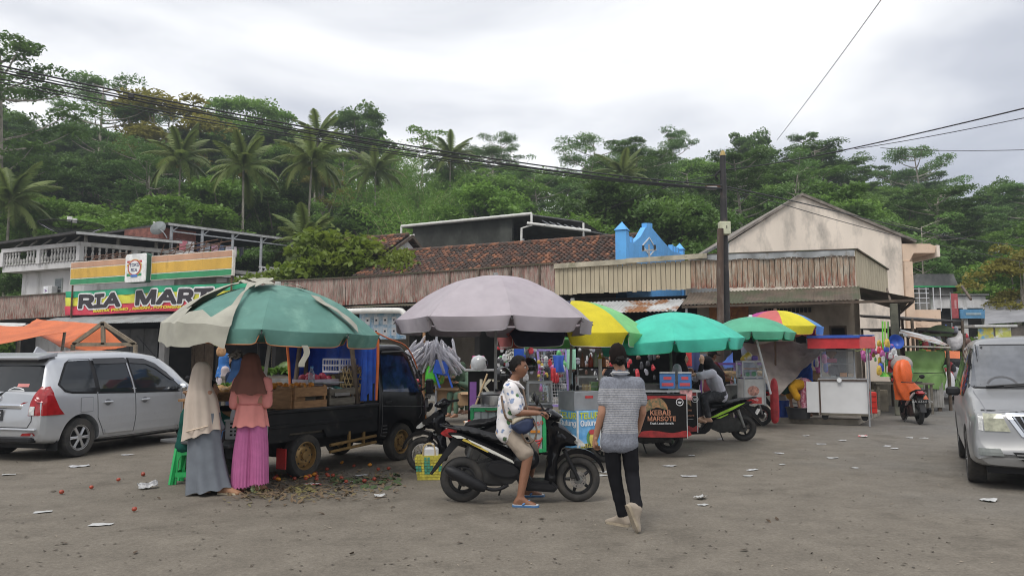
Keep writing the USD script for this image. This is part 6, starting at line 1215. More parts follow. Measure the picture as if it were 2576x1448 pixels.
for k,(x,lb)in enumerate(((860,'white lattice plastic crate, left of two, at the back of the pickup bed'),(915,'white plastic crate with a printed end, right one at the back of the pickup'))):
 c=T('plastic_crate',lb,'crate',pkp(x,938 if k==0 else 934,-.12+.1*k),PKR);wm=mat('crate_white',(.55,.55,.60),.5)
 P(c,'base',MB().box((0,0,.02),(.46,.34,.02)),wm)
 for s in(-1,1):
  for z_ in(.03,.12,.21):P(c,'rail',MB().box((0,s*.17,z_),(.46,.014,.025)),wm);P(c,'rail',MB().box((s*.225,0,z_),(.014,.33,.025)),wm)
  for j in range(9):P(c,'upright',MB().box((-.22+j*.055,s*.17,.12),(.02,.012,.2)),wm)
 if k:P(c,'end_panel',MB().box((.02,-.182,.12),(.32,.006,.17)),wm);P(c,'print',MB().box((.17,-.188,.12),(.06,.004,.15)),MATS['purple_print'])
TM('plank_offcut',MB().box((0,0,0),(.10,.03,.62),ry=-.45),WD[0],'loose brown board leaning by the bamboo basket','board',None,loc=pkp(938,975,-.36),rz=PKR)
# ---- stands behind and beside the two women
mt=G(552,1078);tb=T('fruit_table','low wooden stand holding the round mango tray beside the pickup','stand',(-3.98,10.35,0),.1)
for s in(-1,1):
 for t in(-1,1):P(tb,'leg',MB().box((s*.42,t*.3,.5),(.06,.06,1.0)),WD[0])
P(tb,'top',MB().box((0,0,1.01),(1.0,.75,.03)),WD[0]);P(tb,'front_slat',MB().box((0,-.32,.80),(.95,.02,.12)),WD[0]);P(tb,'front_slat',MB().box((0,-.32,.45),(.95,.02,.12)),WD[0])
tray('round brown woven tray heaped with mangoes on the low stand',(-3.98,10.3,1.04),.50,.07,WOV)
q=rng(21);fruit('mango','mango',.06,(1.25,.95,.9),[(-3.98+.4*math.cos(k*2.4)*(k/22)**.5,10.3+.4*math.sin(k*2.4)*(k/22)**.5,1.12+.03*(k%2))for k in range(22)],'brown yellow mango on the round woven tray','mango','mangoes on the round tray',6)
GRV=leaf_mat('green_vegetables',(.05,.12,.015),(.22,.34,.05));
TM('leafy_vegetables',MB().add(*leaves(rng(22),clump_points(rng(23),[(-4.0,10.7,1.14),(-3.75,10.75,1.16),(-4.2,10.68,1.13)],[.13,.15,.12],90),.10,.5)),GRV,'bunch of leafy green vegetables behind the mangoes','vegetables',None,False)
q=rng(24);
for k in range(16):
 n=fresh('/World','garlic_bulb');g=usdkit.mesh(stage,n,MB().lathe([(.001,-.03),(.025,-.02),(.032,0),(.02,.02),(.004,.045)],n=8).out(),mat('garlic_white',(.62,.58,.47),.6),True);place(g,(-3.62+q.uniform(-.09,.09),10.62+q.uniform(-.1,.1),1.10+.045*(k%4)),q.uniform(0,6));tag(n,'white garlic bulb in the heap beside the leafy vegetables','garlic','garlic bulbs on the stand')
for k,(x,y,h)in enumerate(((-3.95,10.75,.6),(-4.25,10.6,.5))):TM('green_sack',MB().lathe([(.001,0),(.2,.01),(.24,h*.5),(.2,h*.9),(.06,h),(.03,h+.08)],n=14),mat('green_net_sack',(.045,.13,.03),.8,var=.3,sc=18),('taller' if k==0 else 'shorter')+' green net sack standing under the mango stand','sack',None,True,loc=(x,y,0))
gb=T('grey_basket','pale grey plastic basket of brown snacks on the dropped tailgate between the women','basket',(-3.28,9.32,.58),.12);gp=mat('grey_basket_plastic',(.40,.42,.42),.5)
for s in(-1,1):
 P(gb,'side',MB().box((0,s*.17,.12),(.46,.015,.22)),gp);P(gb,'end',MB().box((s*.225,0,.12),(.015,.33,.22)),gp)
 for k in range(4):
  for j in range(4):P(gb,'slot',MB().box((-.16+j*.05 if s<0 else-.235,s*.179 if s<0 else-.1+j*.05,.06+k*.045),(.03,.004,.022)if s<0 else(.004,.03,.022)),BLACK)
P(gb,'floor',MB().box((0,0,.015),(.44,.33,.02)),gp);P(gb,'rim',MB().box((0,-.18,.235),(.48,.03,.02)).box((0,.18,.235),(.48,.03,.02)),gp)
TM('brown_snacks',MB().add(*leaves(rng(25),np.c_[rng(26).uniform(-.17,.17,160),rng(27).uniform(-.12,.12,160),rng(28).uniform(.2,.28,160)],.06,.3,.7)),mat('snack_brown',(.25,.1,.035),.6),'heap of brown snacks in the grey basket','snacks',None,False,loc=(-3.25,9.34,.58),kind='stuff')
TM('plastic_bag',MB().tm(puff(catmull([(-.16,0),(.14,.02),(.17,.2),(.06,.36),(.02,.44),(-.04,.36),(-.15,.22)],4),.2,.12)),clear_mat('grey_film',(.75,.76,.78),.25,1.3,.45,(.55,.56,.58)),'clear grey plastic bag standing in the grey basket','bag',None,True,loc=(-3.36,9.42,.74),rz=.2)
# vegetable tables further back
vt=T('vegetable_table','vegetable table with a grey box in front of the bamboo blind','table',(-4.55,14.2,0),0)
P(vt,'top',MB().box((0,0,1.22),(1.7,.8,.04)),WD[2]);P(vt,'front',MB().box((.35,-.40,1.05),(1.0,.03,.3)),GREYM)
for s in(-1,1):
 for t in(-1,1):P(vt,'leg',MB().box((s*.8,t*.36,.6),(.06,.06,1.2)),WD[2])
TM('leafy_vegetables',MB().add(*leaves(rng(31),clump_points(rng(32),[(-4.9+k*.22,14.0,1.32)for k in range(6)],[.14]*6,70,.6),.11,.5)),GRV,'long row of bright green vegetables on the far table','vegetables',None,False)
for k in range(2):TM('cabbage',MB().ball((0,0,0),.15,2,(1.1,1,.8)),mat('cabbage_green',(.13,.2,.07),.6,var=.3,sc=7,bump=.5,bsc=14),('larger' if k else 'smaller')+' dull green cabbage at the right end of the far vegetable table','cabbage',None,True,loc=(-4.02-.28*k,14.25,1.38),sc=1+.15*k)
BT2=TM('blue_awning_cloth',MB().sheet(lambda u,v:np.stack([-4.35+u*.75,14.35+.05*np.sin(u*9),2.02-v*(.2+.75*u)],-1),10,6,.006),BLT,'dark blue cloth sweeping down at the right of the far umbrella','cloth',None,True)
TM('banana_bunch',MB().add(*leaves(rng(33),clump_points(rng(34),[(-4.75,12.6,1.85),(-4.6,12.6,2.02),(-4.82,12.6,2.08),(-4.66,12.6,1.6)],[.16,.17,.14,.13],60),.14,.2)),mat('dark_dried_leaves',(.035,.028,.02),.9),'dark bundle of dried leaves hanging beside the umbrella pole','bundle',None,False)
for k,hx in enumerate(((.42,.30,.03),(.30,.36,.05),(.45,.25,.12))):TM('hanging_produce',MB().tm(puff(catmull([(-.06,0),(.06,0),(.08,.1),(0,.2),(-.08,.1)],3),.1,.06)),mat(f'produce_{k}',hx,.6,var=.3,sc=14),('upper','middle','lower')[k]+' net of yellow green produce hanging behind the pink woman','produce',None,True,loc=(-4.98+.06*k,12.4,1.95-.17*k))
# ================================================================ left: tarpaulin shelters
ORG=mat('orange_tarp',(.62,.155,.045),.55,var=.1,sc=2,thin=.2,c2=(.42,.09,.03),c2at=.64,c2w=.08,c2sc=1.6)
def quadsheet(c,sag_,nu=18,nv=10,seed=0,th=.006,wr=.05):
 c=[np.array(q,float)for q in c]
 def fn(u,v):
  p=(c[0]*((1-u)*(1-v))[...,None]+c[1]*(u*(1-v))[...,None]+c[2]*(u*v)[...,None]+c[3]*((1-u)*v)[...,None]).reshape(-1,3)
  uu,vv=u.ravel(),v.ravel();p[:,2]-=sag_*16*uu*(1-uu)*vv*(1-vv)-wr*(meshkit.fbm(np.stack([uu*6,vv*6,0*uu+seed],1),3,seed)-.5);return p
 return MB().sheet(fn,nu,nv,th)
YT=17.0
t=T('orange_tarp_shelter','light orange tarpaulin shelter at the left edge behind the silver people carrier','tarpaulin',(0,0,0))
P(t,'sheet',quadsheet([at(-160,812,YT+2),at(60,821,YT+1.6),at(166,835,YT-.6),at(-160,890,YT-2.2)],.06,seed=2),ORG,True)
P(t,'edge_post',MB().cyl(at(140,862,YT-.4)*[1,1,0],at(163,834,YT-.5),.03),WD[2]);P(t,'edge_post',MB().cyl(at(-60,862,YT)*[1,1,0],at(-60,816,YT),.03),WD[2])
t=T('orange_tarp_roof','darker orange tarpaulin hung over a timber A-frame behind the silver people carrier','tarpaulin',(0,0,0))
P(t,'sheet',quadsheet([at(58,822,YT+1.8),at(92,803,YT+2.6),at(255,816,YT+.6),at(150,872,YT-.4)],.05,seed=4),ORG,True)
P(t,'sheet',quadsheet([at(150,872,YT-.45),at(255,816,YT+.55),at(318,872,YT+.6),at(236,884,YT)],.04,seed=6),ORG,True)
fa,fl,fr_,fm=at(259,812,YT-.3),at(184,866,YT-.3),at(341,866,YT-.3),at(260,866,YT-.3)
for a,b in((fa,fl),(fa,fr_),(fa,fm),(fl,fr_)):P(t,'timber',MB().bar(a,b,.06,.08),mat('grey_timber',(.21,.17,.12),.85,var=.25,sc=6))
for p_ in(fl,fr_):P(t,'timber',MB().bar(p_*[1,1,0],p_,.07),MATS['grey_timber'])
t=T('white_tarp_shelter','white sheeting shelter behind the orange tarpaulins at the left edge','tarpaulin',(0,0,0));P(t,'sheet',quadsheet([at(-120,806,22),at(66,814,21),at(40,828,19.5),at(-120,828,19.5)],.1,seed=9),mat('white_sheeting',(.55,.55,.53),.6,thin=.2),True);P(t,'post',MB().cyl(at(50,830,20)*[1,1,0],at(50,820,20),.04),WD[2]);P(t,'post',MB().cyl(at(-90,830,20)*[1,1,0],at(-90,815,20),.04),WD[2])
# ================================================================ carts and stalls
def rbox(parent,name,c,d,m,rz=0,b=.006,**k):return P(parent,name,MB().box(c,d,rz=rz,b=b),m,**k)
GRF=mat('green_frame',(.02,.30,.10),.5,var=.12);GPL=mat('grey_cart_boards',(.33,.36,.35),.6,var=.1,sc=5);RLET=mat('red_lettering',(.50,.03,.03),.5)
def plank_box(label,loc_,rz,l,w,h,z0,cat='cart box',group=None):
 c=T('meatball_cart_box',label,cat,loc_,rz,group)
 P(c,'core',MB().box((0,0,z0+h/2),(l-.06,w-.06,h-.04)),GPL)
 n=int(l/.11)
 for s in(-1,1):
  for k in range(n):P(c,'board',MB().box((-l/2+.05+(l-.1)*(k+.5)/n,s*(w/2-.018),z0+h/2),((l-.1)/n-.012,.02,h-.08),b=.003),GPL)
  for t in(-1,1):P(c,'frame_post',MB().box((t*(l/2-.025),s*(w/2-.02),z0+h/2),(.05,.05,h),b=.004),GRF)
  for z_ in(z0+.02,z0+h-.025):P(c,'frame_rail',MB().box((0,s*(w/2-.014),z_),(l-.1,.05,.05),b=.004),GRF)
  P(c,'end_board',MB().box((s*(l/2-.015),0,z0+h/2),(.02,w-.1,h-.1)),GPL);P(c,'frame_rail',MB().box((s*(l/2-.02),0,z0+h-.025),(.05,w-.09,.05)),GRF)
 P(c,'lid',MB().box((0,0,z0+h+.012),(l+.02,w+.02,.02),b=.004),mat('steel_top',(.5,.5,.5),.35,.7));return c
c1=G(1238,902+2901/10.9);bc=plank_box('grey planked cart box with a green frame and red BAKSO KUAH lettering',(-.23,10.95,0),-.03,.72,.5,.56,.30)
P(bc,'lettering_band',MB().box((-.02,-.256,.645),(.60,.006,.12)),mat('band_white',(.45,.45,.44),.5));P(bc,'lettering',MB().text('BAKSO KUAH',.085,(-.02,-.260,.605),depth=.004,centre=True,bold=True),RLET,False)
P(bc,'red_flourish',MB().tube([(.02+.1*math.cos(a),-.262,.40+.05*math.sin(a*2))for a in np.linspace(0,4,12)],.007,4),RLET);P(bc,'handle',MB().tube(spline([(-.14,-.26,.83),(-.12,-.29,.82),(-.0,-.29,.82),(.02,-.26,.83)],8),.01,5),RUSTB)
bc2=plank_box('grey planked cart box with a green frame and a red swirl, right of the rider',(.23,10.35,0),.06,.44,.45,.56,.31)
for k in range(4):P(bc2,'red_swirl',MB().tube([(.07+(.095-.016*k)*math.cos(a),-.232,.50-.035*k+.04*math.sin(a))for a in np.linspace(2.9+.2*k,6.4,10)],.009,4),RLET)
P(bc2,'lettering',MB().text('Bakso',.06,(.07,-.232,.66),depth=.004,centre=True,ux=(1,0,.25),uz=(-.25,0,1)),RLET,False);P(bc2,'orange_print',MB().box((.07,-.232,.585),(.13,.004,.035)),mat('orange_lettering',(.6,.22,.02),.5))
po_t=T('cooking_pot','large stainless cooking pot with a lid on the BAKSO KUAH cart box','pot',(-.22,10.95,.885));SSM=mat('stainless',(.5,.5,.49),.28,.9,var=.1)
P(po_t,'pot',MB().lathe([(.001,0),(.23,0),(.24,.02),(.24,.15),(.255,.16),(.23,.16),(.001,.15)],n=28),SSM,40);P(po_t,'lid',MB().lathe([(.25,.165),(.24,.185),(.12,.20),(.001,.205)],n=28),SSM,40);P(po_t,'lid_knob',MB().cyl((0,0,.2),(0,0,.235),.03),PLB)
for s in(-1,1):P(po_t,'pot_handle',MB().tube(spline([(s*.24,-.05,.12),(s*.30,0,.12),(s*.24,.05,.12)],8),.01,5),SSM)
CLG=clear_mat('case_glass',(.93,.95,.95),.03,1.45,.04)
def glass_case(label,loc_,rz,l,w,h,name='glass_case',frame=None,shelf=True,slope=0,cat='display case'):
 c=T(name,label,cat,loc_,rz);fm_=frame or mat('aluminium_frame',(.42,.43,.43),.4,.6)
 for s in(-1,1):
  for t in(-1,1):P(c,'frame_post',MB().bar((s*l/2,t*w/2,0),(s*l/2,t*w/2+(slope if t<0 else 0),h),.028),fm_)
  P(c,'frame_rail',MB().bar((-l/2,s*w/2+(slope if s<0 else 0),h),(l/2,s*w/2+(slope if s<0 else 0),h),.03),fm_);P(c,'frame_rail',MB().bar((-l/2,s*w/2,.015),(l/2,s*w/2,.015),.03),fm_);P(c,'frame_rail',MB().bar((s*l/2,-w/2+slope,h),(s*l/2,w/2,h),.03),fm_)
  P(c,'pane',MB().add([(-l/2,s*w/2,.03),(l/2,s*w/2,.03),(l/2,s*w/2+(slope if s<0 else 0),h),(-l/2,s*w/2+(slope if s<0 else 0),h)],[(0,1,2),(0,2,3)]),CLG,False);P(c,'pane',MB().add([(s*l/2,-w/2,.03),(s*l/2,w/2,.03),(s*l/2,w/2,h),(s*l/2,-w/2+slope,h)],[(0,1,2),(0,2,3)]),CLG,False)
 P(c,'floor',MB().box((0,0,.012),(l,w,.02)),fm_)
 if shelf:P(c,'shelf',MB().box((0,.02,h*.52),(l-.04,w-.1,.012)),fm_)
 if not slope:P(c,'roof',MB().box((0,0,h+.016),(l+.03,w+.03,.012)),fm_)
 return c
mc=glass_case('grey framed glass case of pale meatballs behind the rider',(.42,11.6,.86),.05,.36,.32,.34,shelf=False)
q=rng(41)
for k in range(24):
 n=fresh('/World','meatball');g=usdkit.mesh(stage,n,MB().ball((0,0,0),.032,1).out(),mat('meatball_grey',(.40,.37,.29),.6),True);place(g,(.42+.062*(k%4-1.5),11.6-.1+.06*(k//4%2),.92+.055*(k//8)));tag(n,'pale round meatball heaped in the grey glass case','meatball','meatballs in the glass case')
st_=T('case_stand','grey steel stand under the meatball case','stand',(.42,11.6,0),.05);P(st_,'cabinet',MB().box((0,0,.6),(.40,.36,.5),b=.01),GREYM)
for s in(-1,1):
 for t in(-1,1):P(st_,'leg',MB().box((s*.17,t*.15,.17),(.03,.03,.36)),STEEL)
# egg roll boxes
EBL=mat('egg_box_blue',(.10,.33,.62),.45,var=.25,sc=2.2,c2=(.25,.5,.72),c2at=.55,c2w=.12);YEL=mat('yellow_green_letters',(.58,.60,.03),.5);WLT=MATS['white_print']
eb=T('egg_roll_box','blue printed box with Telur Gulung lettering slung on the motorbike behind the rider','cart box',(.98,10.75,0),math.radians(-52))
P(eb,'box',MB().box((0,0,.57),(.36,.44,.52),b=.006),EBL)
for s in(-1,1):
 for t in(-1,1):P(eb,'edge_trim',MB().box((s*.18,t*.22,.57),(.02,.02,.53)),mat('white_edge',(.6,.6,.58),.4))
P(eb,'lettering',MB().text('TELUR',.085,(-.03,-.223,.72),depth=.005,bold=True,centre=True),YEL,False);P(eb,'lettering',MB().text('Gulung',.075,(-.02,-.223,.62),depth=.005,bold=True,centre=True),WLT,False)
P(eb,'lettering',MB().text('TELUR',.085,(.183,0,.72),(0,1,0),depth=.005,bold=True,centre=True),YEL,False);P(eb,'lettering',MB().text('Gulung',.075,(.183,.0,.62),(0,1,0),depth=.005,bold=True,centre=True),WLT,False)
P(eb,'egg_picture',MB().prism(E(.11,.12),.006,rotm(rz=PI/2)@RX,(.183,.06,.45)),mat('picture_green',(.10,.24,.08),.5));P(eb,'egg_picture',MB().prism(E(.07,.10),.006,rotm(rz=PI/2)@RX,(.187,.07,.43)),mat('picture_yellow',(.62,.50,.12),.5,var=.2,sc=20));P(eb,'egg_picture',MB().prism(E(.06,.035),.006,rotm(rz=PI/2)@RX,(.191,.05,.53)),MATS['badge_red'])
P(eb,'number_strip',MB().box((.184,.0,.345),(.004,.34,.06)),mat('strip_yellow',(.5,.42,.08),.5));P(eb,'lettering',MB().text('75167273',.045,(.187,0,.325),(0,1,0),depth=.003,bold=True,centre=True),PLATEK,False)
hb=T('steel_cooking_box','grey steel folding box with small red lettering on top of the egg roll box','steel box',(1.0,10.78,.835),math.radians(-62));P(hb,'body',MB().box((0,0,.13),(.34,.46,.27),b=.008),mat('galvanised_box',(.30,.31,.32),.45,.5,var=.12));P(hb,'wing',MB().box((.0,-.25,.13),(.36,.012,.27),rz=.12),mat('galvanised_box'));P(hb,'red_print',MB().box((.174,.02,.185),(.004,.13,.035)),RLET)
for k in range(7):P(hb,'skewer',MB().cyl((-.1+.03*k,.1,.2),(-.12+.035*k,.1,.36),.006,n=5),BAM)
# kebab boxes
KB=mat('kebab_black',(.006,.005,.005),.4,var=.2,spec=.2);KR=mat('kebab_red',(.26,.014,.014),.5,var=.3,sc=8);KG=mat('kebab_gold',(.62,.38,.08),.4)
for lb,(x,y),rz,l,w in(('black and red box with KEBAB lettering, nearer of the two on the motorbike',(2.36,12.0),.0,.80,.40),('black and red kebab box on the far side of the motorbike',(3.02,12.9),.0,.26,.36)):
 b=T('kebab_box',lb,'cart box',(x,y,0),rz);P(b,'box',MB().box((0,0,.66),(l,w,.68),b=.006),KB)
 P(b,'red_wave',MB().prism(catmull([(-l/2,.34),(l/2,.34),(l/2,.44),(l*.2,.40),(-l*.2,.44),(-l/2,.40)],3),.006,RX,(0,-w/2-.003,0)),KR);P(b,'red_wave',MB().prism([(-l/2,.98),(l/2,.98),(l/2,.92),(0,.95),(-l/2,.90)],.006,RX,(0,-w/2-.003,0)),KR)
 P(b,'lettering',MB().text('KEBAB',.075*min(1,l*1.3),(-.02,-w/2-.004,.68),depth=.006,bold=True,centre=True),mat('kebab_letters',(.42,.19,.11),.5,var=.3,sc=14),False);P(b,'lettering',MB().text('MARSOTE',.068*min(1,l*1.3),(.0,-w/2-.004,.59),depth=.006,bold=True,centre=True),MATS['kebab_letters'],False);P(b,'lettering',MB().text('Enak Lezat Bersih',.032*min(1,l*1.3),(.0,-w/2-.004,.535),depth=.004,centre=True),WLT,False)
 P(b,'kebab_picture',MB().prism(catmull([(-l*.36,.72),(-l*.1,.80),(l*.12,.76),(l*.05,.90),(-l*.12,.96),(-l*.3,.88)],3),.005,RX,(0,-w/2-.003,0)),mat('picture_dull',(.10,.10,.05),.5,c2=(.3,.16,.07),c2at=.5,c2sc=14));P(b,'halal_mark',MB().tube([(l*.36+.055*math.cos(k*PI/8),-w/2-.006,.88+.055*math.sin(k*PI/8))for k in range(16)],.005,4,closed=True),WLT);P(b,'halal_mark',MB().box((l*.36,-w/2-.005,.885),(.06,.004,.012)).box((l*.36,-w/2-.005,.865),(.04,.004,.01)),WLT)
 P(b,'kebab_picture',MB().prism(catmull([(-.05,.52),(.06,.52),(.09,.75),(.05,.90),(-.03,.92),(-.08,.72)],3),.006,rotm(rz=PI/2)@RX,(l/2+.003,0,0)),KG);P(b,'lettering',MB().text('MARSOTE',.05,(l/2+.006,0,.50),(0,1,0),depth=.004,bold=True,centre=True),MATS['kebab_letters'],False);P(b,'red_wave',MB().box((l/2+.003,0,.37),(.006,w,.08)),KR)
 P(b,'edge',MB().box((l/2,-w/2,.66),(.014,.014,.69)),MATS['aluminium_frame'])
ks=T('kebab_counter','counter frame with blue signs and red lettering over the kebab boxes','counter',(2.55,12.45,0));P(ks,'top',MB().box((0,0,1.04),(1.0,.8,.03)),MATS['aluminium_frame'])
for(x,w_)in((-.04,.25),(.24,.22)):P(ks,'sign',MB().box((x,-.42,1.20),(w_,.012,.24),b=.004),mat('sign_blue',(.035,.12,.30),.5));P(ks,'red_print',MB().box((x,-.428,1.25),(w_*.5,.004,.05)).box((x,-.428,1.15),(w_*.75,.004,.05)),mat('dull_red_letters',(.4,.05,.06),.5));P(ks,'sign_rail',MB().bar((x-w_/2,-.42,1.34),(x+w_/2,-.42,1.34),.025),MATS['aluminium_frame'])
P(ks,'hob',MB().box((-.25,0,1.1),(.5,.6,.1),b=.01),DKMET);P(ks,'small_notice',MB().box((.26,-.40,.98),(.20,.01,.16)),mat('notice_red_white',(.5,.25,.25),.5,var=.5,sc=14))
for k,hx in enumerate(((.45,.03,.03),(.55,.25,.5),(.5,.5,.5))):TM('sauce_pot',MB().lathe([(.001,0),(.05,0),(.06,.08),(.05,.09),(.001,.09)],n=10),mat(f'sauce_pot_{k}',hx,.4),('red','pink','white')[k]+' small pot on the kebab counter','pot',None,True,loc=(2.20+.14*k,12.3,1.06))
# drinks counter: sauce bottles, glass case
dk=T('drink_counter','black topped counter with a white pipe post left of the walking man','counter',(1.55,13.6,0));P(dk,'top',MB().box((0,0,1.40),(.72,.5,.03)),PLB);P(dk,'lower_top',MB().box((-.05,0,.86),(.9,.6,.03)),MATS['steel_top']);P(dk,'cabinet',MB().box((-.05,0,.45),(.85,.55,.8)),GREYM)
for s in(-1,1):P(dk,'post',MB().box((s*.33,.2,1.12),(.03,.03,.54)),STEEL)
P(dk,'pipe_post',MB().cyl((.02,-.35,.9),(.02,-.35,1.56),.035),PVC)
gc=glass_case('low glass case with a green drink behind the egg roll box',(1.42,13.45,.88),.03,.50,.35,.36);P(gc,'green_drink',MB().box((.1,0,.16),(.22,.2,.22)),mat('green_drink',(.16,.42,.05),.3))
for k,(x,cc,cap,lb,h)in enumerate(((1.28,(.30,.15,.10),(.4,.2,.15),'brown tapering sauce bottle, leftmost on the black shelf',.24),(1.43,(.42,.06,.03),(.62,.1,.1),'red sauce bottle on the black shelf',.22),(1.52,(.45,.5,.36),(.3,.55,.3),'pale sauce bottle with a green cap on the black shelf',.24),(1.60,(.50,.36,.02),(.65,.45,.02),'yellow sauce bottle on the black shelf',.26),(1.66,(.33,.11,.02),(.3,.4,.2),'orange brown sauce bottle, rightmost on the black shelf',.22))):
 b=T('sauce_bottle',lb,'bottle',(x,13.5,1.415));P(b,'bottle',MB().lathe([(.001,0),(.045,0),(.046,h*.6),(.025,h*.75),(.02,h*.8)]if k else[(.001,0),(.05,0),(.045,h*.3),(.02,h*.8)],n=12),mat(f'sauce_{k}',cc,.3),True);P(b,'nozzle',MB().cyl((0,0,h*.79),(0,0,h*1.1),.018,.005,8),mat(f'sauce_cap_{k}',cap,.4))
# sausage cart
sg=T('sausage_cart','small grey cart with red panels and a glass case behind the lime striped scooter','cart',(5.42,16.9,0),.02);AF=MATS['aluminium_frame']
P(sg,'cabinet',MB().box((0,0,.83),(.46,.46,.56),b=.006),mat('cart_white',(.5,.49,.47),.5));
for x,w_ in((-.03,.36),):P(sg,'red_panel',MB().box((x,-.235,.64),(w_,.006,.14)),mat('panel_red',(.48,.06,.05),.5));P(sg,'print',MB().prism(E(.13,.11),.006,RX,(x,-.236,.85)),mat('print_pink',(.52,.26,.2),.5,var=.4,sc=14))
P(sg,'lettering',MB().text('Sosis',.06,(-.03,-.24,.63),depth=.003,centre=True),WLT,False);P(sg,'side_panel',MB().box((.235,0,.83),(.006,.36,.5)),MATS['white_print']);P(sg,'side_print',MB().box((.24,0,.68),(.006,.26,.16)),MATS['panel_red']);P(sg,'lettering',MB().text('Sosis',.06,(.244,0,.66),(0,1,0),depth=.003,centre=True),WLT,False)
for s in(-1,1):
 for t in(-1,1):P(sg,'frame_post',MB().box((s*.23,t*.23,.83),(.03,.03,.62)),AF)
g1=glass_case('glass case of snacks on top of the sausage cart',(5.40,16.9,1.14),.02,.46,.42,.36);P(g1,'snack_tray',MB().box((.0,0,.2),(.34,.3,.02)),mat('tray_orange',(.5,.2,.06),.5));P(g1,'snack',MB().ball((-.05,0,.07),.05,1).ball((.1,.02,.08),.06,1),mat('snack_green',(.05,.3,.12),.5))
TM('snack_packet',MB().tm(puff(catmull([(-.14,0),(.12,0),(.14,.1),(.05,.19),(-.08,.12)],4),.14,.08)),mat('packet_yellow',(.6,.42,.05),.4,c2=(.6,.58,.6),c2at=.52,c2sc=7),'yellow and white snack packet on the sausage cart case','packet',None,True,loc=(5.34,16.9,1.53));TM('snack_packet',MB().box((0,0,.05),(.14,.1,.1),b=.02),mat('packet_purple',(.12,.06,.3),.4),'purple snack packet on the sausage cart case','packet',None,loc=(5.5,16.85,1.53))
TM('red_bag',MB().tm(puff(catmull([(-.14,0),(.12,.02),(.15,.5),(.12,.85),(.02,.98),(-.13,.9),(-.17,.5)],4)*[.62,1],.15,.07)),mat('red_cloth_bag',(.36,.02,.025),.5,var=.25,sc=6),'long red bag hanging beside the sausage cart','bag',None,True,loc=(6.02,17.1,.14))
# frying cart with a purple frame
pc=T('frying_cart','purple framed frying cart behind the man in maroon','cart',(5.05,18.0,0));PUR=mat('purple_frame',(.10,.04,.17),.5)
P(pc,'cabinet',MB().box((.05,0,.62),(.62,.5,.62),b=.006),GREYM);P(pc,'hob_top',MB().box((.05,-.05,.95),(.66,.55,.03)),MATS['steel_top'])
for s in(-1,1):
 for t in(-1,1):P(pc,'post',MB().box((s*.42,t*.28,.72),(.045,.045,1.44)),PUR)
 P(pc,'rail',MB().bar((-.42,s*.28,1.44),(.42,s*.28,1.44),.05),PUR);P(pc,'rail',MB().bar((s*.42,-.28,1.42),(s*.42,.28,1.42),.045),PUR)
P(pc,'glass',MB().add([(-.4,-.29,1.12),(.4,-.29,1.12),(.4,-.29,1.42),(-.4,-.29,1.42)],[(0,1,2),(0,2,3)]),CLG,False);P(pc,'noodles',MB().box((.1,.1,1.14),(.6,.3,.26),b=.05),mat('noodle_brown',(.20,.12,.04),.7,var=.4,sc=20));P(pc,'frying_pan',MB().lathe([(.001,0),(.2,.0),(.24,.05)],(0,-.1,.97),20),DKMET);P(pc,'batter',MB().lathe([(.001,.03),(.2,.03)],(0,-.1,.97),20),mat('batter_yellow',(.5,.36,.08),.6))
for k,hx in enumerate(((.5,.25,.3),(.3,.45,.55),(.5,.3,.12))):b=T('sauce_bottle',('pink','blue capped','orange')[k]+' sauce bottle on the purple framed cart','bottle',(5.22+.08*k,17.72,.97));P(b,'bottle',MB().lathe([(.001,0),(.03,0),(.03,.1),(.012,.13)],n=9),mat(f'cart_sauce_{k}',hx,.4),True);P(b,'nozzle',MB().cyl((0,0,.12),(0,0,.18),.012,.003,6),mat('cap_blue'))
TM('blue_cloth',quadsheet([at(1815,915,18.6),at(1843,885,18.9),at(1845,924,18.4),at(1822,926,18.2)],.05,8,6,3),mat('blue_cloth',(.02,.08,.34),.6,thin=.1),'blue cloth hung behind the purple framed cart','cloth',None,True)
# big translucent tarp behind the sausage cart
GTARP=mat('grey_brown_tarp',(.36,.315,.28),.5,var=.2,sc=2.5,thin=.25)
TM('grey_tarpaulin',quadsheet([at(1866,862,18.6),at(2086,859,19.0),at(2082,872,18.9),at(1950,998,17.6)],.14,30,20,5,wr=.14),GTARP,'large grey brown tarpaulin stretched slanting behind the green umbrella','tarpaulin',None,True)
TM('grey_tarpaulin',quadsheet([at(1862,868,19.4),at(1935,866,19.0),at(1950,990,18.4),at(1880,985,19.0)],.05,12,12,8),mat('clear_blue_sheet',(.14,.16,.21),.4,var=.4,sc=3,thin=.25),'bluish plastic sheet hanging behind the sausage cart case','plastic sheet',None,True)
# pavement slab, bin, tub, white cart, canopy
sl=[G(1930,1062)[:2],G(2160,1068)[:2],G(2216,1042)[:2],G(2180,1015)[:2]+[.3,3],G(1930,1010)[:2]+[0,3]]
P_=MB().prism(sl,.12,t=(0,0,.06));usdkit.mesh(stage,'/World/pavement',P_.out(),mat('pavement_concrete',(.33,.29,.23),.9,var=.2,sc=2.5,c2=(.16,.14,.11),c2at=.6));tag('/World/pavement','raised concrete slab under the white cart',None,None,'structure')
def G12(u,v):return G(u,v,.12)
b0=G12(1968,1048);bn=T('blue_bin','blue plastic barrel bin on the slab beside the red bag','bin',b0);BP=mat('blue_plastic',(.015,.07,.36),.4);P(bn,'barrel',MB().lathe([(.001,0),(.15,0),(.165,.1),(.17,.36),(.178,.37),(.178,.41),(.15,.41),(.14,.36),(.001,.35)],n=24),BP,40);P(bn,'lid_disc',MB().lathe([(.001,0),(.13,.0),(.13,.012),(.001,.02)],(0,.03,.43),20,R=rotm(rx=1.1)),mat('grey_lid',(.4,.4,.4),.5))
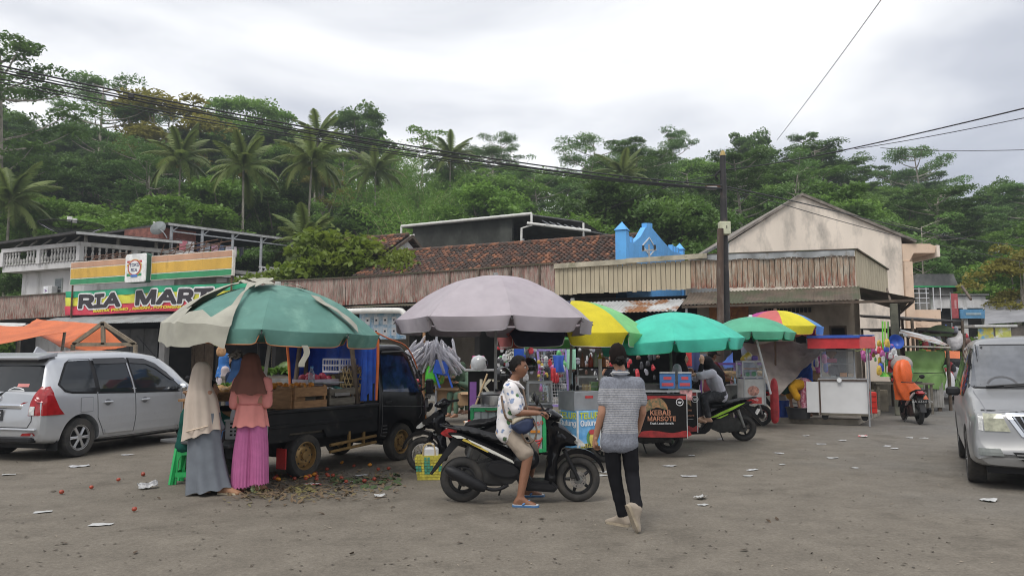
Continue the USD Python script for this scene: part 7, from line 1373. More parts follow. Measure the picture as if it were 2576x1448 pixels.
b0=G12(2010,1052);TM('black_tub',MB().lathe([(.001,0),(.24,0),(.30,.25),(.32,.26),(.32,.275),(.285,.27),(.23,.03),(.001,.03)],n=28),mat('tub_black',(.03,.031,.034),.45),'wide black plastic tub on the slab beside the blue bin','tub',None,40,loc=b0)
wc0=G12(2130,1058);wc=T('white_food_cart','white panelled food cart on wheels with dark edges','cart',(wc0[0]+.16,wc0[1]+.45,.12),-.42,sc=1.07);WP=mat('cart_panel_white',(.60,.60,.60),.45,var=.06,sc=1.5);BR=mat('brown_edge',(.07,.045,.035),.6)
P(wc,'cabinet',MB().box((0,0,.50),(.98,.66,.72)),WP)
for s in(-1,1):
 for t in(-1,1):P(wc,'edge',MB().box((s*.49,t*.33,.50),(.035,.035,.76)),BR);P(wc,'castor',MB().cyl((s*.4,t*.28-.03,.07),(s*.4,t*.28+.03,.07),.07),PLB)
 P(wc,'edge_rail',MB().box((0,s*.33,.875),(1.0,.04,.035)),BR);P(wc,'edge_rail',MB().box((s*.49,0,.875),(.04,.62,.035)),BR);P(wc,'bottom_rail',MB().box((0,s*.32,.13),(1.0,.04,.05)),WD[2])
P(wc,'open_door',MB().box((-.62,-.36,.50),(.30,.02,.68),rz=.3),WP);P(wc,'top',MB().box((0,0,.90),(1.04,.7,.02)),MATS['steel_top']);P(wc,'round_knob',MB().cyl((-.08,-.36,.88),(-.08,-.40,.88),.05),MATS['white_print'])
gw=glass_case('large sloping glass case with cups and boxes on the white food cart',(wc0[0]+.06,wc0[1]+.5,1.10),-.42,.74,.52,.66,slope=.12,frame=STEEL)
for k,(x,z,d,cc,nm)in enumerate(((-.12,.42,(.22,.2,.1),(.5,.12,.2),'pink box'),(-.1,.18,(.22,.2,.22),(.1,.09,.1),'black machine'),(.12,.08,(.16,.12,.1),(.55,.24,.08),'orange box'),(.28,.07,(.12,.12,.09),(.55,.42,.3),'cream box'),(-.1,.05,(.12,.1,.07),(.55,.55,.55),'white box'))):
 a_=-.42;TM('stored_item',MB().box((0,0,0),d,b=.012),mat(f'case_item_{k}',cc,.5),nm+' inside the glass case of the white food cart','box',None,loc=(wc0[0]+.06+x*math.cos(a_),wc0[1]+.5+x*math.sin(a_),1.10+z),rz=a_)
TM('cup_stack',MB().lathe([(.001,0),(.03,0),(.04,.1),(.12,.2),(.10,.32),(.001,.36)],n=14),mat('cup_beige',(.4,.3,.24),.5),'beige rounded bundle at the top of the glass case','bundle',None,True,loc=(wc0[0]-.06,wc0[1]+.56,1.49))
rc=T('stall_canopy','red stall canopy with a blue top edge on thin poles over the white cart','canopy',(wc0[0],wc0[1]+.55,.12),-.36)
for(x0,x1,zt,zb,m)in((-.60,.52,1.92,1.66,mat('canopy_red',(.52,.025,.03),.6,thin=.15)),(.52,.84,1.93,1.66,mat('canopy_pink',(.55,.10,.10),.6,thin=.15))):P(rc,'front_valance',MB().box(((x0+x1)/2,-.75,(zt+zb)/2+.02),(x1-x0,.02,zt-zb)),m)
P(rc,'blue_edge',MB().box((-.04,-.76,1.955),(1.14,.05,.06)),mat('canopy_blue',(.02,.08,.38),.6));P(rc,'side_valance',MB().box((.84,0,1.81),(.02,1.5,.26)),MATS['canopy_pink']);P(rc,'top',MB().box((.12,0,1.98),(1.44,1.5,.02)),MATS['canopy_blue'])
for(x,y)in((.66,-.72),(.82,.6),(-.58,.7)):P(rc,'pole',MB().cyl((x,y,-.1 if y<0 else 0),(x,y,1.96),.018,n=7),STEEL)
q0=G12(2198,1040);rct=T('red_crate','bright red plastic crate standing behind the white food cart','crate',(q0[0]+.05,q0[1]+.3,.12),-.3);RP=mat('red_plastic',(.55,.03,.02),.4);P(rct,'crate',MB().box((0,0,.28),(.30,.4,.56),b=.015),RP)
for z_ in(.15,.3,.45):P(rct,'groove',MB().box((0,-.202,z_),(.27,.006,.03)),mat('dark_red',(.3,.015,.01),.5))
q0=G12(2050,1044);cb=T('brown_cupboard','narrow brown wooden cupboard with a white label left of the white cart','cupboard',(q0[0],q0[1]+.2,.12),-.2);P(cb,'body',MB().box((0,0,.45),(.28,.36,.9),b=.006),WOODD);P(cb,'label_panel',MB().box((0,-.183,.62),(.2,.006,.22)),mat('label_cream',(.42,.38,.3),.6))
cbx=T('cardboard_box','open cardboard box on the brown cupboard left of the white cart','box',(q0[0]+.03,q0[1]+.2,1.02),-.2);CB=mat('cardboard',(.30,.19,.10),.8,var=.12,sc=4);P(cbx,'carton',MB().box((0,0,.11),(.34,.3,.2)),CB);P(cbx,'flap',MB().box((.21,0,.17),(.1,.28,.008),ry=.8),CB);P(cbx,'flap',MB().box((0,-.17,.2),(.32,.008,.1),rx=.4),CB)
for k,(u,v,s)in enumerate(((2220,1035,.40),(2228,1020,.5),(2242,1010,.45))):q0=G(u,v);TM('concrete_block',MB().box((0,0,s*.8),(.5,.4,s*1.6),b=.02),mat('block_concrete',(.22,.19,.14),.9,var=.2,sc=3),('nearest','middle','furthest')[k]+' of three rough concrete blocks right of the white cart','concrete block',None,loc=(q0[0],q0[1]+.3,0),rz=.2*k)
# green tarp stall
q0=G(2342,1034);gs=T('covered_stall','small market stall wrapped in a light green tarpaulin over a corrugated base','stall',(q0[0],q0[1]+.45,0),-.28);LGT=mat('light_green_tarp',(.19,.33,.10),.55,var=.12,sc=3,thin=.12)
gg=MB();corr(gg,-.5,.5,.12,.85,.12,.85,-.40,.07,.012);P(gs,'corrugated_base',gg,mat('grey_corrugated',(.28,.27,.25),.7,.2,var=.2),40);P(gs,'core',MB().box((0,0.04,.92),(.86,.62,1.6)),DARKW)
P(gs,'tarp',MB().sheet(lambda u,v:np.stack([-.50+u*1.06+.03*np.sin(v*12)*(u>.9),-.43-.05*np.sin(u*15+v*4)*(.3+v)*.7-.05*np.exp(-((v-.5)*9)**2)*-1,1.80-v*(1.05+.12*u)],-1),30,16,.008),LGT,True)
P(gs,'tarp_side',MB().sheet(lambda u,v:np.stack([.55+.04*np.sin(u*9+v*11),-.45+u*.85,1.82-v*1.15],-1),12,12,.008),LGT,True);P(gs,'rope',MB().tube([(-.52,-.47,1.14),(0,-.50,1.13),(.56,-.48,1.16)],.012,5),BLACK)
P(gs,'roof_board',MB().box((0,-.1,1.92),(1.35,1.2,.04),ry=.03),mat('pale_board',(.4,.38,.33),.7));
for s in(-1,1):P(gs,'foot',MB().box((s*.4,-.3,.06),(.1,.1,.12)),WOODD)
# orange raincoat over the parked scooter
rcm=mat('orange_raincoat',(.66,.115,.02),.45,var=.15,sc=4,thin=.1)
rcx=T('orange_raincoat','bright orange raincoat draped over the black scooter at the right kerb','raincoat',(9.62,18.35,0),.3)
rg=lambda rs:MB().add(*(lambda q:(np.vstack([np.stack([c_+a_*np.cos(t_)*(1+.13*np.sin(6*t_+z_*7)),b_*np.sin(t_)*(1+.07*np.sin(5*t_)),0*t_+z_],1)for c_,a_,b_,z_ in rs for t_ in[np.linspace(0,2*PI,28,endpoint=False)]]),q))(np.array([[i*28+j,i*28+(j+1)%28,(i+1)*28+(j+1)%28,(i+1)*28+j]for i in range(len(rs)-1)for j in range(28)])));P(rcx,'hood_part',rg([(.05,.02,.03,1.55),(.04,.12,.12,1.51),(.02,.20,.18,1.38),(.0,.23,.2,1.18),(.0,.20,.17,1.0)]),rcm,True);P(rcx,'skirt',rg([(.02,.23,.19,1.0),(.1,.30,.22,.88),(.2,.36,.25,.72),(.27,.40,.27,.56)]),rcm,True);P(rcx,'tie',MB().tube([(-.26,-.22,1.0),(0,-.28,.985),(.28,-.2,1.0)],.012,5),BLACK)
# woven bag, jug, stool
q0=G(1078,1206);wb=T('woven_shopping_bag','yellow and green woven shopping bag standing behind the scooter','bag',(q0[0],q0[1]+.05,0),.05)
YW,GW=mat('woven_yellow',(.46,.40,.05),.6,var=.25,sc=20),mat('woven_green',(.05,.26,.17),.6,var=.2,sc=20)
for j in range(8):
 for k in range(9):
  f=.82+.03*j
  for s in(-1,1):P(wb,'woven_strip',MB().box(((-.144+.036*k)*f/.9,s*(.075+.006*j),.02+.037*j),(.032,.006 if(j+k)%2 else .009,.033)),GW if(j in(3,4)and k%4<2)or(k in(3,4)and j>1)else YW,False)
P(wb,'body',MB().prism([(-.14,0),(.14,0),(.172,.31),(-.172,.31)],.15,RX),YW)
for s in(-1,1):P(wb,'carrying_handle',MB().tube(spline([(-.08,s*.06,.3),(-.07,s*.05,.42),(0,s*.04,.46),(.07,s*.05,.42),(.08,s*.06,.3)],14),.009,5),BAM)
jg=T('white_jug','white plastic jerry can in the woven shopping bag','jerry can',(q0[0]+.02,q0[1]+.05,.2),.1);P(jg,'can',MB().box((0,0,.12),(.2,.11,.2),b=.03),mat('jug_white',(.58,.58,.58),.4));P(jg,'cap',MB().cyl((.07,0,.22),(.07,0,.25),.022,n=10),PLB);P(jg,'grip',MB().tube([(-.06,0,.21),(-.05,0,.25),(.03,0,.25),(.04,0,.21)],.012,6),MATS['jug_white'])
seat_p=G(466,1216);stl=T('green_stool','tall green plastic stool under the seated person','stool',(seat_p[0],seat_p[1]+.1,0),.1);GS=mat('green_plastic',(.015,.36,.09),.4,var=.06)
P(stl,'seat',MB().box((0,0,.455),(.27,.27,.03),b=.012),GS);P(stl,'apron',MB().prism([(-.135,-.135),(.135,-.135),(.135,.135),(-.135,.135)],.07,t=(0,0,.41)),GS)
for s in(-1,1):
 for t in(-1,1):P(stl,'leg',MB().tube([(s*.115,t*.115,.44),(s*.165,t*.165,0)],[.035,.03],5),GS)
 P(stl,'arch',MB().prism(Polygon([(-.15,.0),(.15,.0),(.125,.40),(-.125,.40)]).difference(Polygon([(-.105,-.01),(.105,-.01),(.085,.30),(.05,.36),(-.05,.36),(-.085,.30)])).difference(Polygon([(-.2,-.01),(.2,-.01),(.2,.0),(-.2,.0)])),.02,RX@rotm(rx=0),(0,s*.14,0)),GS);P(stl,'cross_panel',MB().box((0,s*.15,.12),(.26,.018,.06)),GS);P(stl,'cross_panel',MB().box((s*.15,0,.12),(.018,.26,.06)),GS)
# black plastic bag on the scooter's hook
TM('black_plastic_bag',MB().tm(puff(catmull([(-.13,.02),(0,-.02),(.13,.03),(.155,.14),(.08,.25),(.02,.36),(-.03,.25),(-.14,.15)],5),.26,.13)),mat('black_film',(.008,.008,.009),.25),'bulging black plastic bag hanging on the scooter between seat and front shield','bag',None,True,loc=(.14,8.23,.36))
# ================================================================ people
SK={'brown':mat('skin_brown',(.20,.095,.055),.5,var=.08,spec=.35),'tan':mat('skin_tan',(.34,.18,.115),.5,var=.08,spec=.35),'light':mat('skin_light',(.46,.28,.19),.5,var=.06,spec=.35)}
HAIR=mat('black_hair',(.007,.006,.005),.6,spec=.12,var=.3,sc=30,st=(1,1,.3),bump=.5,bsc=60)
def sph(p,r):return Manifold.sphere(float(r),14).translate([float(x)for x in p])
def hull(*b):return Manifold.batch_hull(list(b))
def chain(js):
 """Bones through (point, radius) joints."""
 s=[sph(p,r)for p,r in js]
 return Manifold.batch_boolean([hull(a,b)for a,b in zip(s,s[1:])],manifold3d.OpType.Add)if len(s)>2 else hull(*s)
def rows(rs,lat):
 """A trunk from rows (centre, half width, radius) laid along the sideways direction lat."""
 lat=np.array(lat,float);k=[(sph(np.array(c)-lat*w,r),sph(np.array(c)+lat*w,r))for c,w,r in rs]
 return Manifold.batch_boolean([hull(*a,*b)for a,b in zip(k,k[1:])],manifold3d.OpType.Add)
def add(*m):return Manifold.batch_boolean([x for x in m if x is not None],manifold3d.OpType.Add)
def soft(m,edge=.035,it=8,crease=0.0,seed=0):
 k=m.refine_to_length(edge).to_mesh();t=trimesh.Trimesh(k.vert_properties[:,:3],k.tri_verts,process=True)
 trimesh.smoothing.filter_taubin(t,iterations=it)
 if crease:
  v=np.array(t.vertices);n=t.vertex_normals;w=meshkit.fbm(v*[9,9,16]+seed,3,seed)-.5;t.vertices=v+n*(w*crease)[:,None]
 return np.array(t.vertices),np.array(t.faces)
def head(c,fwd,up=(0,0,1),s=1.0):
 """A head with brow, nose, lips, chin and ears, looking along fwd."""
 v=ICO[3][0].copy();x,y,z=v.T # y forward, x sideways
 sx_,sy_,sz_=.074,.095,.116
 jaw=np.clip((-z-.1)/.9,0,1);px=x*sx_*(1-.42*jaw**1.2);py=y*sy_*(1-.12*jaw)+.018*jaw*(y>-.2);pz=z*sz_
 f=np.clip(y,0,1)**2;g=lambda cx,cz,wx,wz:np.exp(-((x-cx)/wx)**2-((z-cz)/wz)**2)*f
 py=py+.026*g(0,-.14,.13,.13)+.012*g(0,.04,.10,.18)+.009*g(0,.20,.5,.08)-.010*g(.36,.06,.2,.12)-.010*g(-.36,.06,.2,.12)+.010*g(0,-.47,.26,.06)+.006*g(0,-.58,.22,.06)+.012*g(0,-.85,.3,.16)
 m=man(np.stack([px,py,pz],1),ICO[3][1])
 for k in(-1,1):m+=Manifold.sphere(.03,14).scale([.32,.62,1.0]).translate([k*.073,-.012,-.005])
 fw=np.array(fwd,float);fw/=np.linalg.norm(fw);lat=np.cross(fw,up);lat/=np.linalg.norm(lat);u2=np.cross(lat,fw);R=np.stack([lat,fw,u2],1)*s
 return m.transform(np.c_[R,np.array(c,float)]),R
def face(parent,c,R,lips=(.22,.07,.06)):
 at_=lambda p:np.array(c)+R@np.array(p)
 for k in(-1,1):
  e=P(parent,'eye',MB().ball(at_((k*.029,.079,.006)),.0105,1),mat('eye_white',(.6,.57,.54),.2),True);P(e,'pupil',MB().ball(at_((k*.029,.0865,.006)),.006,1),BLACK,True)
  P(parent,'eyebrow',MB().tube([at_((k*.014,.096,.024)),at_((k*.032,.093,.029)),at_((k*.048,.079,.024))],.0042,4),HAIR,True)
 P(parent,'lips',MB().tube([at_((-.022,.088,-.053)),at_((0,.099,-.052)),at_((.022,.088,-.053))],.006,5),mat('lip_colour',lips,.45),True)
def hand(w,d,n,side=1,curl=.5,s=1.0):
 """A palm with four bent fingers and a thumb: w wrist, d the way the hand points, n out of its back."""
 d=np.array(d,float);d/=np.linalg.norm(d);n=np.array(n,float);n-=d*(n@d);n/=np.linalg.norm(n);a=np.cross(d,n)*side;w=np.array(w,float)
 q=lambda f,l,k:w+(d*f+a*l+n*k)*s
 m=hull(sph(q(0,.016,0),.019*s),sph(q(0,-.016,0),.019*s),sph(q(.085,.032,0),.0145*s),sph(q(.08,-.030,0),.0135*s));o=[m]
 for i,(l,L)in enumerate(((.030,.072),(.010,.080),(-.010,.075),(-.029,.058))):
  p=[q(.07,l,0)];ang=0;c=q(.085,l,.004)
  for j,fr in enumerate((.45,.32,.23)):
   ang+=curl*(.75+.12*i*.3);p.append(c);c=c+(d*math.cos(ang)-n*math.sin(ang))*L*fr*s
  p.append(c);o.append(chain([(x,(.0098-.0009*k)*s)for k,x in enumerate(p)]))
 th=[q(.025,.028,-.004),q(.05,.048,-.012),q(.075,.052-.02*curl,-.022-.012*curl),q(.095,.046-.035*curl,-.032-.02*curl)]
 o.append(chain([(x,(.0125-.001*k)*s)for k,x in enumerate(th)]))
 return add(*o)
def foot(an,d,s=1.0,drop=0.0):
 d=np.array(d,float);d/=np.linalg.norm(d);lat=np.cross(d,[0,0,1.0]);lat/=np.linalg.norm(lat)+1e-9;an=np.array(an,float);up=np.cross(lat,d)
 q=lambda f,l,z:an+d*f*s+lat*l*s+up*z*s
 return add(hull(sph(an,.042*s),sph(q(-.04,0,-.045),.034*s),sph(q(.07,.0,-.045),.036*s)),hull(sph(q(.07,0,-.045),.036*s),sph(q(.15,.022,-.063),.021*s),sph(q(.155,-.018,-.063),.02*s)))
def shoe(parent,an,d,s,m,m2=None,name='shoe'):
 d=np.array(d,float);d/=np.linalg.norm(d);lat=np.cross(d,[0,0,1.0]);lat/=np.linalg.norm(lat)+1e-9;up=np.cross(lat,d);an=np.array(an,float)
 R=np.stack([d,lat,up],1);ol=catmull([(-.075,0),(-.055,-.036),(.05,-.042),(.13,-.048),(.185,-.025),(.19,.015),(.14,.045),(.05,.038),(-.055,.036)],3)*s
 q=P(parent,name,MB().prism(ol,.024*s,R,an+up*(-.075*s)),m2 or m)
 if m2 is not None or m is not None:P(q,'upper',MB().tm(soft(foot(an,d,s*1.08),.03,4)),m,True)
 return q
def person(name,label,loc_,rz,J,skin,s=1.0,fwd=(0,1,0),lat=(1,0,0),group=None,hands=(.4,.4),arms=True,legs=True,feet=True,hd=True,build=1.0,hn=None):
 """A person: J gives joints (metres). Returns (thing, joints, head frame, clothing maker)."""
 T_=T(name,label,'person',loc_,rz,group);J={k:np.array(v,float)for k,v in J.items()};b=build;lat=np.array(lat,float);o=[]
 o.append(rows([(J['hip'],.075,.095*b),(J['hip']*.6+J['chest']*.4,.065,.090*b),(J['chest'],.10,.098*b),((J['shR']+J['shL'])/2,.125,.052)],lat))
 o.append(chain([((J['shR']+J['shL'])/2,.06),(J['neck'],.052),(J['head']-np.array([0,0,.04]),.05)]))
 for k,sg in(('R',1),('L',-1)):
  if arms:o.append(chain([(J['sh'+k],.052*b),(J['el'+k],.038),(J['wr'+k],.027)]))
  if legs:o.append(chain([(J['hip']+lat*.085*sg,.088*b),(J['kn'+k],.056),(J['kn'+k]*.6+J['an'+k]*.4,.052),(J['an'+k],.036)]))
  if legs and feet:o.append(foot(J['an'+k],J.get('ft'+k,np.array(fwd))))
 bm=man(*soft(add(*o),.03,6))
 if arms:
  for k,sg in(('R',1),('L',-1)):
   d=J.get('hd'+k);d=J['wr'+k]-J['el'+k]if d is None else d;n=J.get('hn'+k);n=np.array([0,0,1.0])if n is None else n
   if abs(np.dot(d/np.linalg.norm(d),n))>.95:n=lat*sg
   bm=bm+hand(J['wr'+k],d,n,sg,hands[0 if k=='R' else 1])
 R=np.eye(3)
 if hd:h,R=head(J['head'],fwd);bm=bm+h
 P(T_,'body',MB().tm(bm),SK[skin],True)
 return T_,J,R,lat
def top(T_,J,lat,m,sleeve=.5,hem=-.06,b=1.0,name='shirt',loose=.02,seed=1,wide=0.0,it=6,crease=.02):
 """A shirt over the trunk: sleeve 0..2 (1 = to the elbow, 2 = to the wrist)."""
 up=J['chest']-J['hip'];up/=np.linalg.norm(up);e=loose
 o=[rows([(J['hip']+up*hem,.085+wide,.098*b+e*.6),(J['hip']*.6+J['chest']*.4,.07+wide*.7,.092*b+e),(J['chest'],.102,.10*b+e),((J['shR']+J['shL'])/2+up*.0,.13,.054+e*.5)],lat),hull(sph((J['shR']+J['shL'])/2,.06+e*.5),sph(J['neck']-[0,0,.025],.056))]
 for k in 'RL':
  s_,el,wr=J['sh'+k],J['el'+k],J['wr'+k]
  if sleeve<=1:o.append(chain([(s_,.055*b+e),(s_*(1-sleeve)+el*sleeve,.05*b+e*1.1)]))
  else:o.append(chain([(s_,.055*b+e),(el,.042+e),(el*(2-sleeve)+wr*(sleeve-1),.032+e*.8)]))
 return P(T_,name,MB().tm(soft(add(*o),.03,it,crease,seed)),m,True)
def trousers(T_,J,lat,m,end=1.0,b=1.0,e=.016,name='trousers',waist=.03,seed=2,crease=.02):
 up=np.array([0,0,1.0]);o=[rows([(J['hip']+up*waist,.075,.096*b+e*.4),(J['hip']-up*.04,.082,.098*b+e*.6)],lat)]
 for k,sg in(('R',1),('L',-1)):
  h,kn,an=J['hip']+np.array(lat)*.085*sg,J['kn'+k],J['an'+k]
  if end<=.5:o.append(chain([(h,.09*b+e),(h*(1-end*2)+kn*end*2,.062+e*1.4)]))
  else:f=end*2-1;o.append(chain([(h,.09*b+e),(kn,.058+e),(kn*(1-f)+an*f,.040+e)]))
 return P(T_,name,MB().tm(soft(add(*o),.035,6,crease,seed)),m,True)
def robe(T_,name,rings,m,folds=9,amp=.02,hem=(0,0),n=64,nz=26,seed=0,sharp=False,cap=True):
 """Draped cloth lofted through rings (cx, cy, z, rx, ry); folds deepen downwards; hem = (drop, direction)."""
 r=np.array(rings,float);t=np.linspace(0,1,len(r));k=PchipInterpolator(t,r)(np.linspace(0,1,nz));a=np.linspace(0,2*PI,n,endpoint=False);q=np.linspace(0,1,nz)
 w=np.sin(folds*a+seed+.6*np.sin(2*a+seed))if not sharp else(np.abs(((a*folds/(2*PI))%1)*2-1)*2-1)
 d=1+(amp*(q**1.3))[:,None]*(w+.4*np.sin((folds*.37)*a*2+seed*2))[None]
 x=k[:,0:1]+k[:,3:4]*np.cos(a)*d;y=k[:,1:2]+k[:,4:5]*np.sin(a)*d;z=np.repeat(k[:,2:3],n,1)-(q**2)[:,None]*hem[0]*(.5+.5*np.cos(a-hem[1]))[None]-.01*(q[:,None]**4)*np.sin(a*folds+seed)
 v=np.stack([x,y,z],-1).reshape(-1,3);i,j=np.meshgrid(np.arange(nz-1),np.arange(n),indexing='ij');j2=(j+1)%n
 f=np.stack([i*n+j,(i+1)*n+j,(i+1)*n+j2,i*n+j2],-1).reshape(-1,4);g=MB().add(v,f)
 if cap:g.add(np.vstack([v[:n],v[:n].mean(0)+[0,0,.004]]),np.stack([np.full(n,n),np.arange(n),(np.arange(n)+1)%n],-1))
 return P(T_,name,g,m,True)
FAB=lambda n_,c,**k:mat(n_,c,.9,var=k.pop('var',.1),sc=k.pop('sc',7),spec=.12,**k)
def hairdo(T_,c,R,m=HAIR,long_=0.0,s=1.0,fringe=.35,puff_=.0):
 """Hair as a shell over the skull, rough at the edges."""
 v=ICO[3][0];x,y,z=v.T;keep=(z>-.10-.28*(y<-.05)-long_*(y<0))&~((y>.45)&(z<fringe+.25))&~((y>.05)&(z<.18)&(np.abs(x)>.2))
 f=ICO[3][1];f=f[keep[f].all(1)];nz_=meshkit.fbm(v*6+3,3,2);r=1.05+.16*(nz_-.4)+.07*np.clip(z,0,1)+puff_
 p=np.stack([x*.076*r,y*.098*r,z*.117*r+.004],1);q=np.stack([x*.070,y*.09,z*.11],1)
 n=len(v);vv=np.vstack([p,q]);return P(T_,'hair',MB().add(np.array(c)+vv@R.T,np.vstack([f,f[:,::-1]+n])),m,True)
# ---- the man walking away
o=np.array([1.07,7.08,0]);J=dict(hip=(-.055,0,.86),chest=(-.03,.02,1.20),neck=(-.04,.01,1.46),head=(-.06,.03,1.575),shR=(.125,.0,1.335),shL=(-.175,.0,1.335),elR=(.172,.03,1.06),wrR=(.14,.17,.85),elL=(-.225,-.03,1.05),wrL=(-.275,.04,.82),knR=(.06,.02,.47),anR=(.06,-.24,.215),knL=(-.10,.05,.46),anL=(-.025,.06,.085),ftR=(.35,.12,-.9),ftL=(-.7,.7,0),hdL=(-.02,.05,-.1),hnL=(-1,0,0),hdR=(-.04,.08,-.07),hnR=(1,0,0))
WM,J,R,lt=person('person','man walking away in a grey striped polo shirt and black trousers',o,0,J,'tan',fwd=(-.12,1,0),hands=(.5,.95),build=.86)
def band_mat(name,z0,z1,plain,pale,freq=48):
 """Knitted cloth: plain above z1 and below z0, fine pale stripes between (woven into it, by height on the garment)."""
 nodes={'tc':('texture_coordinate',{}),'s':('separate_xyz',{}),'w':('math',{'math_type':'multiply','value2':float(freq)}),'fr':('math',{'math_type':'fraction'}),'lt':('math',{'math_type':'less_than','value2':.45}),'a':('math',{'math_type':'greater_than','value2':z0}),'b':('math',{'math_type':'less_than','value2':z1}),'m1':('math',{'math_type':'multiply'}),'m2':('math',{'math_type':'multiply'}),'mix':('mix',{'color1':plain,'color2':pale}),'n':('noise_texture',{'scale':60.0}),'hv':('hsv',{}),'mr':('map_range',{'from_min':.3,'from_max':.7,'to_min':.8,'to_max':1.2}),'p':('principled_bsdf',{'roughness':.92,'specular_ior_level':.15})}
 MATS[name]=usdkit.material(stage,'/World/Looks/'+name,nodes,[('tc.object','s.vector'),('s.z','w.value1'),('w.value','fr.value1'),('fr.value','lt.value1'),('s.z','a.value1'),('s.z','b.value1'),('a.value','m1.value1'),('b.value','m1.value2'),('m1.value','m2.value1'),('lt.value','m2.value2'),('m2.value','mix.fac'),('tc.object','n.vector'),('n.fac','mr.value'),('mr.result','hv.value'),('mix.color','hv.color'),('hv.color','p.base_color')],surface='p.BSDF');return MATS[name]
sh_=top(WM,J,lt,band_mat('striped_polo',.865,1.285,(.18,.19,.22),(.34,.335,.335),62),.62,-.09,.86,'polo_shirt',.016,3,.002,crease=.022)
P(sh_,'collar',MB().lathe([(.062,-.02),(.066,.012),(.080,-.012),(.088,-.022)],J['neck']+[0,-.005,-.015],20,R=rotm(rx=.15)),mat('collar_grey',(.20,.21,.24),.9),True);P(sh_,'collar_edge',MB().tube([J['neck']+np.array([.09*math.cos(a),.085*math.sin(a)-.005,-.036-.012*math.sin(a)])for a in np.linspace(0,2*PI,21)[:-1]],.004,4,closed=True),WHT)
trousers(WM,J,lt,FAB('black_trousers',(.010,.010,.012)),.98,.86,.010,waist=-.02);hairdo(WM,J['head'],R,FAB('dark_brown_hair',(.010,.007,.006),c2=(.045,.022,.01),c2at=.66,sc=30,st=(1,1,.4)),.22,puff_=.02)
hb_=J['head']+R@np.array([0,-.10,-.03]);P(WM,'hair_knot',MB().tm((lambda v_,f_:(v_+(meshkit.fbm(v_*60,2,4)[:,None]-.5)*.03,f_))(*MB().ball(hb_,.045,3,(1.1,.8,1)).out())),HAIR,True)
SHM=mat('beige_slip_on',(.28,.235,.185),.8,var=.1,sc=9);SOLE=mat('dirty_sole',(.30,.25,.18),.85,var=.2,sc=12);shoe(WM,J['anL'],J['ftL'],1.02,SHM,SOLE);shoe(WM,J['anR'],J['ftR'],1.02,SHM,SOLE)
P(WM,'wrist_watch',MB().tube([J['wrR']+np.array([.03*math.cos(a),.02*math.sin(a),.02+.03*math.sin(a)])for a in np.linspace(0,2*PI,13)[:-1]],.008,5,closed=True),PLB)
# ---- the rider
o=np.array([0,8.30,0]);J=dict(hip=(-.06,0,.80),chest=(-.03,0,1.08),neck=(.03,0,1.335),head=(.075,-.01,1.462),shR=(-.02,-.19,1.24),shL=(-.02,.19,1.24),elR=(.06,-.26,.985),wrR=(.275,-.29,.985),elL=(.10,.27,1.0),wrL=(.275,.30,.99),knR=(.17,-.22,.52),anR=(.085,-.27,.085),knL=(.25,.20,.52),anL=(.17,.30,.085),ftR=(1,-.12,0),ftL=(1,.1,0),hdR=(1,.0,-.05),hdL=(1,0,-.05),hnR=(0,-.1,1),hnL=(0,.1,1))
RD,J,R,lt=person('person','man in a white floral shirt and beige shorts sitting on the striped scooter',o,0,J,'brown',fwd=(1,-.28,-.02),lat=(0,-1,0),hands=(.95,.95),build=.95)
face(RD,J['head'],R,(.13,.05,.04));hairdo(RD,J['head'],R,fringe=.28,puff_=.03)
nodes={'tc':('texture_coordinate',{}),'n0':('noise_texture',{'scale':9.0,'detail':2.0}),'wv':('mix',{'fac':.08,'mix_type':'add'}),'v':('voronoi_texture',{'scale':11.0,'randomness':1.0}),'v2':('voronoi_texture',{'scale':17.0}),'sh':('mapping',{'location':(3.1,1.7,.4)}),'r1':('rgb_ramp',{'ramp':[(.30,(1,1,1)),(.38,(0,0,0))]}),'r2':('rgb_ramp',{'ramp':[(.22,(1,1,1)),(.28,(0,0,0))]}),'sc':('separate_color',{}),'cr':('rgb_ramp',{'interpolate':False,'ramp':[(0,(.05,.13,.045)),(.3,(.22,.28,.42)),(.55,(.07,.12,.06)),(.72,(.55,.28,.07)),(.86,(.14,.19,.34))]}),'m1':('mix',{'color1':(.66,.63,.62)}),'m2':('mix',{'color2':(.18,.24,.36)}),'p':('principled_bsdf',{'roughness':.85,'sheen_weight':.1})}
FLOR=usdkit.material(stage,'/World/Looks/floral_cloth',nodes,[('tc.object','n0.vector'),('tc.object','wv.color1'),('n0.color','wv.color2'),('wv.color','v.vector'),('wv.color','sh.vector'),('sh.vector','v2.vector'),('v.distance','r1.fac'),('v2.distance','r2.fac'),('v.color','sc.color'),('sc.r','cr.fac'),('r1.color','m1.fac'),('cr.color','m1.color2'),('r2.color','m2.fac'),('m1.color','m2.color1'),('m2.color','p.base_color')],surface='p.BSDF')
MATS['floral_cloth']=FLOR
sh_=top(RD,J,lt,FLOR,.82,-.05,.98,'floral_shirt',.026,5,.03,5,.03);P(sh_,'collar',MB().tm(soft(add(hull(sph(J['neck']+[.05,-.07,-.05],.012),sph(J['neck']+[-.06,-.05,-.01],.014),sph(J['neck']+[.10,-.05,-.10],.01)),hull(sph(J['neck']+[.05,.07,-.05],.012),sph(J['neck']+[-.06,.05,-.01],.014),sph(J['neck']+[.10,.04,-.10],.01)),hull(sph(J['neck']+[-.065,-.05,-.01],.014),sph(J['neck']+[-.065,.05,-.01],.014))),.02,2)),FLOR,True)
trousers(RD,J,lt,FAB('beige_shorts',(.30,.25,.20)),.44,.98,.022,'shorts',-.02,crease=.02)
FL=mat('flip_flop_blue',(.05,.14,.30),.5)
